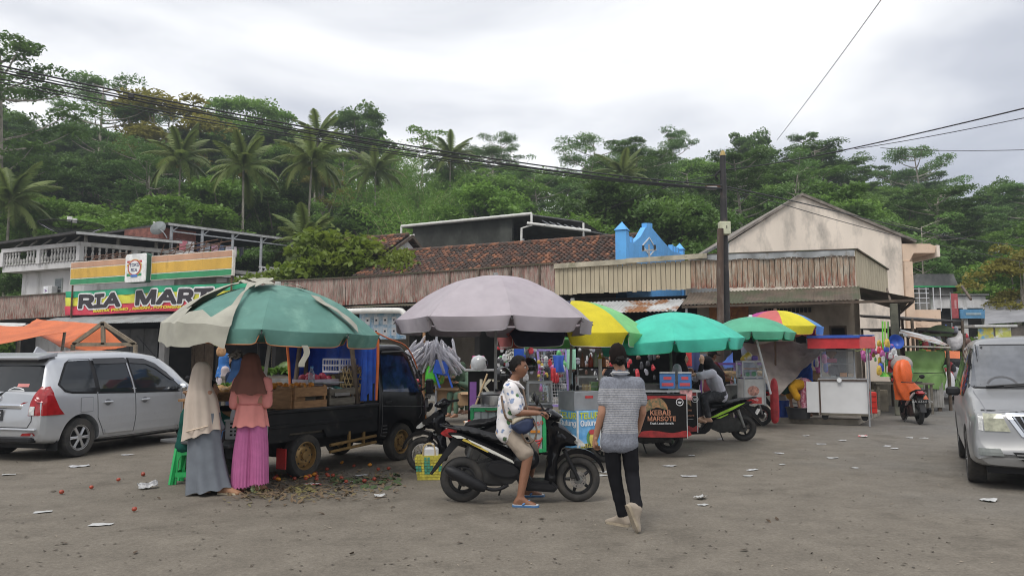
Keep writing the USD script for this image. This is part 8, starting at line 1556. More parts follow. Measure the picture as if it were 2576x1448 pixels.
for k in 'RL':
 d=J['ft'+k]/np.linalg.norm(J['ft'+k]);l_=np.cross(d,[0,0,1]);a_=J['an'+k];f_=P(RD,'flip_flop',MB().prism(catmull([(-.085,0),(-.06,-.04),(.06,-.042),(.17,-.05),(.205,0),(.17,.05),(.06,.04),(-.06,.04)],3),.018,np.stack([d,l_,[0,0,1]],1),a_*[1,1,0]+[0,0,.011]),FL)
 P(f_,'insole',MB().prism(catmull([(-.08,0),(-.055,-.036),(.06,-.038),(.165,-.046),(.198,0),(.165,.046),(.06,.036),(-.055,.036)],3),.006,np.stack([d,l_,[0,0,1]],1),a_*[1,1,0]+[0,0,.024]),mat('insole_white',(.5,.5,.5),.6));P(f_,'strap',MB().tube([a_*[1,1,0]+d*.03-l_*.045+[0,0,.03],a_*[1,1,0]+d*.10+[0,0,.066],a_*[1,1,0]+d*.03+l_*.045+[0,0,.03]],.011,5),FL)
bgm=mat('navy_bag',(.018,.03,.075),.7,var=.2,sc=9);bg=T('shoulder_bag','navy and beige shoulder bag worn across the rider','bag',(.10,8.06,.80),.1,sc=(.85,1,.85))
P(bg,'pouch',MB().tm(puff(catmull([(-.12,.02),(.02,-.06),(.15,.02),(.17,.13),(.08,.17),(-.10,.12)],4),.12,.05)),bgm,True);P(bg,'flap',MB().tm(puff(catmull([(-.12,.06),(.06,.14),(.15,.13),(.10,.19),(-.08,.16)],4),.13,.04)),mat('beige_canvas',(.40,.35,.26),.8),True)
P(bg,'strap',MB().tube(spline([(-.11,-.0,.1),(-.20,-.03,.16),(-.24,.1,.42)],8),.014,5).tube(spline([(.12,.03,.14),(.075,.14,.34),(.04,.20,.52),(-.05,.26,.56)],8),.014,5).tube(spline([(.12,-.03,.14),(.19,-.04,.0),(.16,-.04,-.12),(.09,-.03,-.16),(.0,-.03,-.04)],12),.012,5),mat('leather_strap',(.12,.075,.045),.6),True)
# ---- the woman in pink
o=np.array([-3.11,8.92,0]);s2=209.0
zz2=lambda v_:1.56-(v_-902)/s2;xx2=lambda u:(u-1288)/s2+3.14
J=dict(hip=(0,0,.80),chest=(0,.01,1.10),neck=(0,0,1.36),head=(-.03,.03,1.50),shR=(.165,.0,1.28),shL=(-.165,.0,1.28),elR=(.19,-.02,1.03),wrR=(.13,.19,1.02),elL=(-.20,-.02,1.02),wrL=(-.16,.19,.98),knR=(.09,.0,.44),anR=(.10,.02,.085),knL=(-.10,0,.44),anL=(-.10,.02,.085),ftR=(.1,1,0),ftL=(-.9,.45,0))
PW,J,R,lt=person('person','woman in a brown headscarf, pink tunic and pleated magenta trousers, seen from behind',o,0,J,'tan',fwd=(-.2,1,-.1),hands=(.6,.6))
PINK=FAB('pink_tunic',(.62,.24,.215),var=.06);MAG=FAB('magenta_pleats',(.44,.13,.28),var=.08)
for cx,r0,lo,nm in((xx2(616),.128,zz2(1215),-1),(xx2(657),.105,zz2(1208),1)):robe(PW,'trouser_leg',[(cx*.55,0,zz2(1050),.10,.115),(cx*.75,0,zz2(1085),.105,.12),(cx*.95,0,zz2(1150),r0*.96,.125),(cx,0,lo,r0,.135)],MAG,20,.055,sharp=True,n=120,nz=16)
robe(PW,'tunic',[(0,.0,1.36,.05,.05),(0,0,1.31,.175,.095),(0,0,1.20,.185,.125),(xx2(631),0,zz2(1011),.155,.125),(xx2(631),0,zz2(1020),.165,.135),(xx2(631),0,zz2(1067),.205,.17)],PINK,9,.06,hem=(.02,2),nz=30)
P(PW,'waist_seam',MB().tube([(xx2(631)+.163*math.cos(a),.133*math.sin(a),zz2(1013))for a in np.linspace(0,2*PI,33)[:-1]],.008,5,closed=True),FAB('pink_seam',(.5,.17,.155)),True)
for k in 'RL':P(PW,'sleeve',MB().tm(soft(chain([(J['sh'+k],.075),(J['el'+k],.062),(J['wr'+k]*.9+J['el'+k]*.1,.045)]),.03,5,.02,4)),PINK,True)
BRN=FAB('brown_scarf',(.15,.066,.05),var=.08,sc=5)
robe(PW,'headscarf',[(-.03,.03,1.635,.02,.03),(-.03,.03,1.615,.07,.085),(-.03,.02,1.55,.105,.125),(-.02,.01,1.45,.125,.125),(xx2(630),-.01,1.35,.185,.16),(xx2(631),-.01,1.25,.225,.19),(xx2(633),-.02,zz2(966),.238,.20)],BRN,9,.085,hem=(.11,-1.3),seed=1)
for k in 'RL':d=J['ft'+k]/np.linalg.norm(J['ft'+k]);l_=np.cross(d,[0,0,1]);P(PW,'sandal',MB().prism(catmull([(-.085,0),(-.06,-.04),(.06,-.042),(.17,-.05),(.205,0),(.17,.05),(.06,.04),(-.06,.04)],3),.018,np.stack([d,l_,[0,0,1]],1),J['an'+k]*[1,1,0]+[0,0,.011]),mat('red_sandal',(.22,.03,.03),.5))
# ---- the woman in beige
o=np.array([-3.60,8.79,0]);s2=1860/8.79;zz2=lambda v_:1.56-(v_-902)/s2;xx2=lambda u:(u-1288)/s2+3.70
J=dict(hip=(-.04,0,.78),chest=(-.07,.02,1.06),neck=(-.07,.01,1.28),head=(xx2(490),.03,1.42),shR=(-.01,.0,1.15),shL=(-.12,.04,1.15),elR=(.05,.03,.96),wrR=(.165,.05,.76),elL=(-.10,.05,.95),wrL=(-.05,.12,.80),knR=(.10,.0,.42),anR=(.26,-.02,.085),knL=(-.10,0,.42),anL=(-.12,.02,.085),ftR=(1,-.08,0),ftL=(.8,.5,0),hdR=(.1,0,-1),hnR=(1,0,0))
BW,J,R,lt=person('person','woman in a long beige headscarf and grey skirt left of the woman in pink',o,0,J,'tan',fwd=(.75,.65,0),lat=(.86,-.5,0),hands=(.8,.6),build=.66)
P(BW,'sleeve',MB().tm(soft(chain([(J['elR'],.06),(J['wrR'],.045)]),.03,4)),FAB('grey_skirt',(.15,.165,.185),var=.08),True)
robe(BW,'skirt',[(xx2(505),0,.93,.17,.14),(xx2(505),0,zz2(1075),.185,.16),(xx2(508),0,zz2(1130),.20,.18),(xx2(515),0,zz2(1190),.225,.20),(xx2(522),0,zz2(1230),.245,.22)],FAB('grey_skirt',(.15,.165,.185),var=.08),8,.10,hem=(-.07,0.0),seed=2)
BEI=FAB('beige_scarf',(.47,.395,.33),var=.06,sc=4)
robe(BW,'headscarf',[(xx2(490),.02,zz2(909),.03,.03),(xx2(489),.02,zz2(916),.08,.085),(xx2(489),.02,zz2(935),.113,.12),(xx2(488),.0,zz2(965),.125,.13),(xx2(494),-.01,zz2(1000),.175,.165),(xx2(498),-.01,zz2(1040),.195,.18),(xx2(500),-.02,zz2(1073),.21,.20)],BEI,9,.10,hem=(.14,PI*1.05),seed=3)
P(BW,'scarf_stitching',MB().tube([(xx2(500)+.208*math.cos(a),-.02+.198*math.sin(a),zz2(1058)-.11*(.5+.5*math.cos(a-PI*1.05)))for a in np.linspace(-.9,-2.2,10)],.007,4),mat('scarf_thread',(.6,.48,.36),.5),True)
ph_=T('mobile_phone','blue mobile phone in the hand of the woman in beige','phone',o+J['wrR']+[.03,-.01,-.11],0,rx=.1,ry=.15);P(ph_,'case',MB().box((0,0,0),(.012,.075,.15),b=.005),mat('phone_blue',(.05,.13,.28),.3));P(ph_,'screen',MB().box((.008,0,0),(.003,.066,.135)),BLACK)
shoe(BW,J['anR'],J['ftR'],1.05,mat('tan_shoe',(.27,.14,.075),.7,var=.15),mat('cream_sole',(.5,.43,.3),.7));shoe(BW,J['anL'],J['ftL'],1.0,mat('tan_shoe'),mat('cream_sole'))
# ---- seated on the green stool
J=dict(hip=(0,0,.55),chest=(.06,0,.84),neck=(.16,0,1.06),head=(.24,0,1.16),shR=(.11,-.17,1.0),shL=(.11,.17,1.0),elR=(.30,-.20,.78),wrR=(.50,-.12,.74),elL=(.30,.20,.78),wrL=(.50,.12,.74),knR=(.45,-.12,.52),anR=(.50,-.14,.085),knL=(.45,.12,.52),anL=(.52,.12,.085),ftR=(1,0,0),ftL=(1,0,0))
SP,J,R,lt=person('person','person in a dark green top and camouflage trousers on the green stool',(seat_p[0]-.02,seat_p[1]+.12,0),0,J,'tan',fwd=(1,.3,0),lat=(0,-1,0));top(SP,J,lt,FAB('dark_green_top',(.012,.075,.06),var=.25),1.9,-.08,1.08,loose=.03);trousers(SP,J,lt,FAB('camouflage',(.10,.095,.07),c2=(.035,.04,.03),c2at=.5,c2sc=9,c2w=.03),.97,1.05,.02);hairdo(SP,J['head'],R)
# ---- background figures (each by joints; far ones keep the same build)
def stand(x,y,z,h,rz,skin,label,topm,botm,sleeve=1.0,scarf=None,hair=True,arms=((.20,.05,1.06),(.16,.28,1.10),(-.20,.05,1.06),(-.14,.28,1.10)),lean=0.0,skirt=None,cap=None,group=None,pants=.97,apron=None):
 k=h/1.7;f=lambda p:np.array(p)*k;L_=lambda p:f(np.array(p)+[0,lean*max(0,p[2]-.9),0])
 J=dict(hip=L_((0,0,.90)),chest=L_((0,.02,1.20)),neck=L_((0,.01,1.44)),head=L_((0,.04,1.575)),shR=L_((.18,0,1.37)),shL=L_((-.18,0,1.37)),elR=L_(arms[0]),wrR=L_(arms[1]),elL=L_(arms[2]),wrL=L_(arms[3]),knR=f((.09,.02,.48)),anR=f((.10,0,.085)),knL=f((-.09,.02,.48)),anL=f((-.10,.0,.085)))
 t,J,R,lt=person('person',label,(x,y,z),rz,J,skin,hands=(.6,.6),group=group);top(t,J,lt,topm,sleeve,-.08,1.0,loose=.026,it=5)
 (robe(t,'skirt',[(0,0,.95*k,.15,.12),(0,0,.6*k,.2,.17),(0,0,.1,.24,.2)],skirt,7,.05)if skirt else trousers(t,J,lt,botm,pants))
 face(t,J['head'],R)
 if scarf:c=J['head'];robe(t,'headscarf',[(c[0],c[1]-.015,c[2]+.135,.02,.03),(c[0],c[1]-.02,c[2]+.115,.07,.08),(c[0],c[1]-.03,c[2]+.03,.105,.105),(c[0],c[1]-.035,c[2]-.08,.105,.10),(c[0],c[1]-.03,c[2]-.2,.165,.13),(c[0],c[1]-.03,c[2]-.34,.20,.15)],scarf,7,.04)
 elif hair:hairdo(t,J['head'],R)
 if cap:c=J['head'];q=P(t,'cap',MB().lathe([(.001,.13),(.06,.12),(.095,.075),(.103,.03),(.098,.03),(.05,.11)],c,18,sy=1.15),cap,True);P(q,'cap_peak',MB().prism(catmull([(-.075,.06),(0,.09),(.075,.06),(.065,.17),(0,.20),(-.065,.17)],3),.01,rotm(rx=-.15),c+[0,0,.045]),cap)
 if apron:P(t,'apron',MB().sheet(lambda u,v:np.stack([(u-.5)*.42*k,.17*k-.25*k*(u-.5)**2+.0*v,(1.0-v*.62)*k],-1),8,6,.008),apron,True)
 return t,J
X=lambda u,Y:(u-1288)/FU*Y
stand(X(566,15.0),15.0,.0,1.66,-1.0,'light','woman in a blue headscarf and pale top beyond the mango stand',FAB('pale_pink_top',(.46,.40,.41)),FAB('dark_cloth',(.03,.03,.035)),1.9,FAB('blue_scarf',(.04,.14,.38),c2=(.35,.42,.5),c2at=.62,c2sc=9),skirt=FAB('dark_cloth',None if 'dark_cloth' in MATS else(.03,.03,.035)))
stand(X(601,12.6),12.6,0,1.57,-.5,'tan','person in a dark navy headscarf half hidden behind the woman in pink',FAB('navy_top',(.02,.03,.06)),MATS['dark_cloth'],1.9,FAB('navy_scarf',(.02,.05,.12)))
stand(X(1137,19.0),19.0,.25,1.56,1.35,'tan','stall woman in a brown headscarf and green sleeves among the plastic packets',FAB('sage_top',(.13,.19,.11)),FAB('tan_trousers',(.36,.27,.2)),1.9,FAB('rust_scarf',(.16,.055,.04)),apron=FAB('dark_apron',(.04,.043,.05),c2=(.12,.12,.12),c2at=.66,c2sc=20))
def sit(x,y,z,rz,skin,label,topm,botm,scarf=None,sleeve=1.9,s=1.0,group=None,kn=.0,arms=None,lean=.1,head_dn=0.0,one_up=False):
 a=arms or((.24,.16,.78),(.12,.34,.84),(-.24,.16,.78),(-.12,.34,.84))
 f=lambda p:np.array(p)*s;J=dict(hip=f((0,0,.55)),chest=f((0,lean*.6,.86)),neck=f((0,lean*1.1,1.08)),head=f((0,lean*1.2+.05,1.21-head_dn)),shR=f((.18,lean,1.02)),shL=f((-.18,lean,1.02)),elR=f(a[0]),wrR=f(a[1]),elL=f(a[2]),wrL=f(a[3]),knR=f((.12,.42,.54+kn)),anR=f((.12,.44,.085)),knL=f((-.12,.42,.54+kn)),anL=f((-.12,.44,.085)))
 t,J,R,lt=person('person',label,(x,y,z),rz,J,skin,hands=(.6,.6),group=group);top(t,J,lt,topm,sleeve,-.08,1.0,loose=.026,it=5);trousers(t,J,lt,botm,.95);face(t,J['head'],R)
 if scarf:c=J['head'];robe(t,'headscarf',[(c[0],c[1]-.015,c[2]+.135,.02,.03),(c[0],c[1]-.02,c[2]+.115,.07,.08),(c[0],c[1]-.03,c[2]+.03,.105,.105),(c[0],c[1]-.035,c[2]-.08,.105,.10),(c[0],c[1]-.03,c[2]-.2,.165,.13),(c[0],c[1]-.03,c[2]-.32,.19,.15)],scarf,7,.04)
 else:hairdo(t,J['head'],R)
 return t,J
GUN=FAB('green_uniform',(.10,.16,.11));OLV=FAB('olive_cloth',(.05,.08,.05))
sit(X(1172,18.6),18.6,.14,2.4,'tan','person in green uniform sitting beside the stall woman, left of two',GUN,GUN,OLV);sit(X(1205,19.4),19.4,.16,2.2,'tan','person in green uniform sitting with knees drawn up, right of two',GUN,GUN,OLV,kn=.15)
stand(X(1520,17.4),17.4,.0,1.58,-2.6,'tan','woman in a patterned dark top with a hand to her face, behind the walking man',FAB('patterned_dark_top',(.02,.02,.025),c2=(.5,.48,.48),c2at=.63,c2sc=14,c2w=.02),MATS['dark_cloth'],1.0,None,True,((.26,.06,1.12),(.12,.16,1.42),(-.24,.05,1.08),(-.15,.22,.98)))
LGR=FAB('lilac_grey_shirt',(.42,.42,.47));BSC=FAB('black_scarf',(.012,.012,.014),var=.2);DEN=FAB('black_denim',(.045,.046,.05),c2=(.10,.10,.105),c2at=.58,c2sc=7,c2w=.1)
sit(X(1693,14.3),14.3,.37,-2.0,'light','girl in a black headscarf looking at her phone, seated at the kebab counter',LGR,MATS['dark_cloth'],BSC,1.0,arms=((.22,.14,.80),(.06,.33,.88),(-.22,.14,.80),(-.06,.33,.88)),head_dn=.02)
fp=T('mobile_phone','dark mobile phone held by the girl in the black headscarf','phone',(X(1722,14.2),14.2,1.36),-.5,rx=-.6);P(fp,'case',MB().box((0,0,0),(.075,.012,.15),b=.004),mat('phone_dark',(.08,.08,.09),.3));P(fp,'screen',MB().box((0,-.008,0),(.066,.003,.135)),BLACK)
# leaning on the lime striped scooter
x4=lambda u:(u-1288)/FU*14.35-4.0;z4=lambda v_:1.56-(v_-902)/FU*14.35
J=dict(hip=(x4(1806),0,z4(990)),chest=(x4(1794),0,z4(958)),neck=(x4(1780),-.02,z4(929)),head=(x4(1772),-.02,z4(912)),shR=(x4(1783),.16,z4(938)),shL=(x4(1783),-.17,z4(938)),elR=(x4(1752),.20,z4(950)),wrR=(x4(1742),.10,z4(935)),elL=(x4(1748),-.26,z4(944)),wrL=(x4(1758),-.16,z4(912)),knR=(x4(1762),.16,z4(1000)),anR=(x4(1766),.22,z4(1045)),knL=(x4(1760),-.17,z4(1001)),anL=(x4(1770),-.20,z4(1047)),ftR=(-1,0,0),ftL=(-1,0,0),hdL=(.1,0,1),hnL=(0,-1,0))
SW,J,R,lt=person('person','woman in a black headscarf and black jeans leaning forward on the lime striped scooter',(4.0,14.35,0),0,J,'light',fwd=(-1,.35,-.3),lat=(0,1,0));top(SW,J,lt,LGR,.95,-.04,1.0,'top',.03);trousers(SW,J,lt,DEN,.93,1.1,.02);c=J['head']
P(SW,'under_sleeve',MB().tm(soft(chain([(J['shL']*.4+J['elL']*.6,.06),(J['elL'],.055),(J['wrL']*.8+J['elL']*.2,.042)]),.03,4)),BSC,True)
P(SW,'headscarf',MB().tm(soft(add(sph(c+[.015,0,.015],.13),hull(sph(c+[.03,0,-.03],.115),sph(J['chest']+[.06,-.02,.12],.13)),hull(sph(J['chest']+[.06,-.02,.12],.13),sph(J['hip']*.45+J['chest']*.55+[.10,-.03,.03],.05))),.03,5,.02,3)),BSC,True);face(SW,J['head'],R)
P(SW,'sandal',MB().box(J['anL']+[-.05,0,-.075],(.26,.09,.02),b=.008),PLB);P(SW,'sandal',MB().box(J['anR']+[-.05,0,-.075],(.26,.09,.02),b=.008),PLB)
stand(X(1783,17.0),17.0,0.0,1.76,-1.25,'brown','man in a maroon shirt and dark cap cooking at the purple framed cart',FAB('maroon_shirt',(.10,.02,.025)),MATS['dark_cloth'],.9,None,True,((.22,.16,1.12),(.12,.42,1.05),(-.22,.10,1.12),(-.10,.40,1.15)),.05,cap=FAB('dark_cap',(.02,.015,.015)))
# bending over the bin, and the one behind
J=dict(hip=(.22,0,.82),chest=(.0,0,.80),neck=(-.20,0,.72),head=(-.31,0,.66),shR=(-.14,.16,.74),shL=(-.14,-.16,.74),elR=(-.06,.20,.50),wrR=(-.05,.16,.30),elL=(-.04,-.22,.50),wrL=(.02,-.18,.28),knR=(.20,.10,.43),anR=(.16,.12,.085),knL=(.16,-.10,.43),anL=(.10,-.12,.085),ftR=(-1,0,0),ftL=(-1,0,0))
BD,J,R,lt=person('person','person in a mustard top and pink checked skirt bending over by the blue bin',(X(1995,18.2),18.2,.12),0,J,'tan',fwd=(-.8,0,-.6),lat=(0,1,0));top(BD,J,lt,FAB('mustard_top',(.50,.26,.02)),.9,-.05,1.0,loose=.035)
P(BD,'skirt',MB().tm(soft(hull(sph(J['hip']+[0,-.07,.02],.14),sph(J['hip']+[0,.07,.02],.14),sph((.17,-.12,.25),.10),sph((.19,.12,.25),.10)),.04,4,.03,2)),FAB('pink_check',(.42,.12,.18),c2=(.6,.35,.42),c2at=.5,c2sc=22,c2w=.03),True);P(BD,'headscarf',MB().tm(soft(hull(sph(J['head']+[.02,0,.02],.115),sph(J['chest']*.5+J['neck']*.5,.13)),.035,4)),FAB('dark_green_scarf',(.02,.05,.035)),True)
stand(X(2026,18.9),18.9,.12,1.62,1.4,'tan','person in a royal blue top and black trousers behind the bending one',FAB('royal_blue_top',(.02,.06,.26)),MATS['dark_cloth'],1.7,None,True,((.20,.2,1.10),(.12,.44,1.0),(-.20,.2,1.10),(-.12,.44,1.0)))
# ================================================================ poles and cables
YP=20.0;pb=at(1827,800,YP);UP=T('utility_pole','tall black steel utility pole with a meter box beside a leaning brown post','utility pole',(pb[0],YP,0));lp=lambda u,v,Y=YP:at(u,v,Y)-[pb[0],YP,0]
P(UP,'pole',MB().tube([(0,0,0),lp(1822,620),lp(1818,392)],[.115,.105,.08],12),mat('black_steel_pole',(.018,.016,.016),.55,var=.4,sc=2,c2=(.07,.05,.04),c2at=.62));P(UP,'pole_cap',MB().cyl(lp(1818,392),lp(1818,380),.085,.05,10),mat('cap_yellow',(.35,.25,.08),.6))
mb=P(UP,'meter_box',MB().box(lp(1818,577)+[0,-.16,0],(.30,.2,.36),b=.015),mat('meter_box_cream',(.46,.46,.33),.6,var=.1));P(mb,'box_door',MB().box(lp(1819,577)+[0,-.266,0],(.25,.01,.31)),mat('meter_door',(.50,.50,.36),.6));P(mb,'box_slot',MB().box(lp(1821,575)+[0,-.274,0],(.02,.006,.08)),BLACK)
P(UP,'cross_arm',MB().box(lp(1800,470),(.55,.06,.06)),RUSTB);P(UP,'street_lamp_head',MB().box(lp(1790,473),(.32,.12,.09),b=.03),mat('lamp_grey',(.3,.3,.3),.5));P(UP,'cable_loop',MB().tube(spline([lp(1820,425),lp(1808,432),lp(1800,442),lp(1806,450)],10),.03,6),BLACK)
lb=at(1806,800,YP-.3);TM('leaning_post',MB().tube([(0,0,0),at(1812,575,YP-.3)-[lb[0],YP-.3,0]],[.10,.085],10),mat('brown_post',(.085,.055,.04),.85,var=.4,sc=3,c2=(.14,.12,.10),c2at=.6,st=(1,1,.3)),'brown leaning wooden post in front of the steel utility pole','post',None,True,loc=(lb[0],YP-.3,0))
WIRE=mat('black_cable',(.016,.016,.017),.6)
def cable(name,label,pts,r,group=None,n=46):
 p=[at(u,v,Y)for u,v,Y in pts];t=np.linspace(0,1,len(p));TM(name,MB().tube(np.stack([np.interp(np.linspace(0,1,n),t,np.array(p)[:,k])if len(p)<3 else PchipInterpolator(t,np.array(p)[:,k])(np.linspace(0,1,n))for k in range(3)],1),r,5),WIRE,label,'cable',group,True)
main=[(-60,152),(330,236),(650,298),(1000,362),(1300,408),(1600,447),(1816,466)]
for k,(dv,sp_,r)in enumerate(((0,0,.018),(9,-2,.013),(16,-8,.018),(34,-26,.013),(43,-34,.011))):
 cable('overhead_cable',('topmost','second','third','fourth','lowest')[k]+' black cable of the bundle sweeping from the upper left to the steel pole',[(u,v+dv+sp_*i/6,13.5+6.4*i/6)for i,(u,v)in enumerate(main)],r)
for k,(u,v)in enumerate(((330,242),(655,308),(1562,450))):i=np.interp(u,[q[0]for q in main],range(7));TM('cable_clamp',MB().box((0,0,0),(.12,.06,.11),b=.02),WIRE,('left','middle','right')[k]+' clamp on the overhead cable bundle','clamp',None,loc=at(u,v,13.5+6.4*i/6))
for k,(lb,pts,r)in enumerate((('black cable falling from the steel pole past the gable to the right',[(1826,470,20),(1960,498,22),(2150,543,26),(2330,585,30),(2600,622,38)],.02),('thinner black cable under the one falling past the gable',[(1826,474,20),(1990,520,23),(2270,596,28),(2600,664,36)],.013),('black cable rising from the steel pole to the upper right edge',[(1822,428,20),(2000,402,18),(2240,352,15),(2620,262,12)],.014),('thin cable meeting the rising cable, second on the right',[(2150,375,20),(2330,345,18),(2620,288,15)],.010),('thin level cable at the right edge of the sky',[(2215,372,24),(2400,379,22),(2640,375,20)],.010),('lone thin cable slanting steeply up through the sky',[(1955,352,30),(2060,214,22),(2225,-12,15)],.010),('thin cable from the steel pole down to the black walled hall',[(1812,438,20),(1650,478,25),(1500,535,32),(1345,572,40)],.012))):cable('overhead_cable',lb,pts,r)
bp=T('wire_bracket','small grey bracket pole with wires in front of the blue gable','bracket',wor(*[loc(1633,640,.5)[0],.5,4.3]),RZ);P(bp,'pole',MB().cyl((0,0,0),(0,0,1.15),.03),STEEL);P(bp,'arm',MB().box((0,0,.95),(.5,.05,.05)),STEEL);P(bp,'insulator',MB().cyl((-.2,0,.95),(-.2,0,1.12),.04).cyl((.2,0,.95),(.2,0,1.12),.04),WIRE)
# ================================================================ litter on the ground
r=rng(99);PAP=[mat('litter_white',(.42,.42,.41),.7),mat('litter_grey',(.33,.33,.34),.7,c2=(.5,.5,.5),c2at=.5,c2sc=20),mat('litter_red_white',(.55,.5,.48),.6,c2=(.45,.04,.05),c2at=.55,c2sc=9,c2w=.02)]
def scrap(u,v,w,d,m,label,group,seed,lift=.03):
 q=rng(seed);p=G(u,v);a=q.uniform(0,3.1)
 def fn(x,y):e=1+.3*np.sin(x*9+seed)*(y-.5);return np.stack([(x-.5)*w*e,(y-.5)*d*(1+.25*np.sin(y*7+x*5)),0.0+lift*meshkit.fbm(np.stack([x*4+seed,y*4,0*x],-1),3,seed)],-1)
 TM('paper_scrap',MB().grid(fn,6,5),m,label,'litter',group,50,loc=p+[0,0,.004],rz=a*.3)
PL='scrap of white paper lying on the asphalt';PG='white paper scraps on the asphalt'
for k,(u,v,w,lb,m,lf)in enumerate(((372,1228,.22,'crumpled printed paper left of the green stool',1,.10),(200,1173,.26,'flat grey white paper between the stool and the silver people carrier',1,.02),(958,1250,.13,'white crumpled scrap below the pickup, left of the scooter',0,.05),(788,1220,.2,'red and white wrapper near the pickup rear wheel',2,.03),(2172,1098,.22,'red, yellow and white wrapper near the road edge',2,.04),(1764,1254,.16,'torn white paper nearest to the walking man',0,.05),(2490,1260,.2,'pale paper on the road below the silver estate car',0,.03),(1812,1104,.14,'pale blue paper disc by the kebab boxes',1,.01))):scrap(u,v,w,w*.6,PAP[m],lb,None,k,lf)
for k,(u,v)in enumerate(((22,1194),(318,1144),(110,1288),(1892,1182),(1884,1197),(1735,1198),(2150,1177),(2230,1122),(2290,1101),(2065,1117),(1970,1168),(1745,1146),(1520,1187),(1500,1160),(1512,1196),(1960,1140),(2095,1152),(2250,1128),(2330,1102),(1690,1172),(1768,1270),(912,1196),(880,1214),(2030,1096),(250,1320),(2120,1108))):scrap(u+r.uniform(-4,4),v,r.uniform(.09,.22),r.uniform(.06,.12),PAP[k%2],PL,PG,20+k,.012)
q=rng(7);spots=[(230,1224),(155,1236),(338,1279),(298,1205),(360,1190),(470,1185),(360,1192)]+[(q.uniform(690,860),q.uniform(1188,1204))for _ in range(16)]+[(q.uniform(820,1010),q.uniform(1170,1215))for _ in range(8)]
fruit('tomato','fallen_fruit',.027,(1,1,.85),[G(u,v,.03)for u,v in spots],'small red fruit fallen on the asphalt round the pickup','fruit','fallen red fruits',8)
fruit('orange','fallen_orange',.034,(1,1,.7),[G(u,v,.03)for u,v in((778,1196),(790,1192),(770,1199),(930,1168),(860,1162),(700,1204))],'squashed orange fruit lying on the asphalt by the pickup','fruit','fallen orange fruits',9)
PEEL=mat('brown_debris',(.075,.05,.03),.95,var=.4,sc=10);n=150
for k in range(20):u,v=(q.uniform(80,2200),q.uniform(1140,1400));p_=G(u,v);TM('leaf_scrap',MB().add(*leaves(rng(k),np.array([[0,0,.012]]),.075,3.0,.5)),PEEL,'small dry brown leaf lying on the open asphalt','leaf','dry leaves on the asphalt',False,loc=p_+[0,0,.004],rz=q.uniform(0,6))
a=np.array([G(540+250*q.random()+200*q.random()**2,1238+22*q.normal()*.6)for _ in range(480)]+[G(q.uniform(680,1020),1208+14*q.normal())for _ in range(220)]);a[:,2]=.012+.02*q.random(len(a));TM('plant_waste',MB().add(*leaves(q,a,.09,3.0,.35)),mat('plant_waste',(.14,.095,.055),.9,c2=(.16,.14,.05),c2at=.55,c2sc=3),'trodden straw and leaf waste on the ground behind the pickup and round the women','plant waste',None,False,kind='stuff')
a=np.array([G(q.uniform(830,1010),1212+10*q.normal())for _ in range(60)]);a[:,2]=.02;TM('green_trimmings',MB().add(*leaves(q,a,.13,2.0,.5)),mat('green_trimmings',(.055,.085,.03),.8),'scattered green leaf trimmings between the pickup and the woven bag','trimmings',None,False,kind='stuff')
a=np.array([G(q.uniform(-40,2500),q.uniform(1130,1440))for _ in range(700)]);a[:,2]=.008;TM('ground_specks',MB().add(*leaves(q,a,.035,4.0,.5)),mat('specks',(.20,.17,.13),.9,var=.5,sc=.8,c2=(.05,.04,.03),c2at=.5,c2sc=2),'tiny specks of grit, husk and straw strewn over the asphalt','specks',None,False,kind='stuff')
cp_=G(648,1238);TM('crushed_cup',MB().lathe([(.03,0),(.05,.10),(.048,.10),(.028,.005)],n=14,R=rotm(rx=1.45)),clear_mat('cup_film',(.85,.88,.75),.2,1.3,.2,(.5,.55,.35)),'clear plastic cup lying by the feet of the woman in pink','cup',None,True,loc=cp_+[0,0,.05])
# ================================================================ goods in the shops behind
FILM=clear_mat('packet_film',(.80,.80,.83),.06,1.7,.20,(.66,.64,.68));q=rng(61);c0=at(1100,846,18.2)
pp=MB().lathe([(.001,0),(.034,.02),(.038,.3),(.034,.5),(.022,.55),(.008,.58)],n=8)
for k in range(90):
 a_=q.uniform(-1.15,.75);L_=q.uniform(.05,.55);d_=np.array([math.sin(a_),0,-math.cos(a_)]);p_=c0+d_*L_+[q.uniform(-.06,.06),q.uniform(-.25,.25),0];TM('plastic_packet',pp,FILM,'clear puffed plastic packet in the bundle over the stall woman','packet','clear plastic packets hanging in a bundle',True,loc=p_+d_*.58,ry=-a_+q.normal()*.16,rx=q.normal()*.3,sc=q.uniform(.7,1.15))
TM('bundle_post',MB().cyl((0,0,0),(0,0,2.5),.035),WD[0],'bare wooden post holding the bundle of plastic packets','post',None,loc=at(1066,900,18.4)*[1,1,0]);TM('bundle_post',MB().cyl((0,0,0),(0,0,2.4),.03),STEEL,'thin grey post under the bundle of plastic packets','post',None,loc=at(1098,900,18.4)*[1,1,0])
for k,(u,v,Y,w,h,lb)in enumerate(((1132,1000,18.6,.62,.45,'open brown cardboard box at the feet of the stall woman'),(1125,968,18.8,.55,.4,'brown cardboard box stacked behind the stall woman'),(1185,1003,18.0,.6,.28,'low cardboard tray below the people in green'),(1205,1012,17.9,.4,.3,'small cardboard box right of the cardboard tray'))):p_=at(u,v,Y);t=T('cardboard_box',lb,'box',(p_[0],Y,max(p_[2]-h/2,.0)),.2*k-.2);P(t,'carton',MB().box((0,0,h/2),(w,.4,h)),CB);P(t,'flap',MB().box((w/2+.06,0,h+.02),(.14,.38,.01),ry=.5),CB);P(t,'flap',MB().box((0,-.26,h+.01),(w*.95,.14,.01),rx=.4),CB)
t=T('folding_chair','blue folded plastic chair hanging left of the stall woman','chair',at(1110,958,18.0),.1);P(t,'seat',MB().box((0,0,.32),(.36,.06,.34),ry=.2,b=.02),BP)
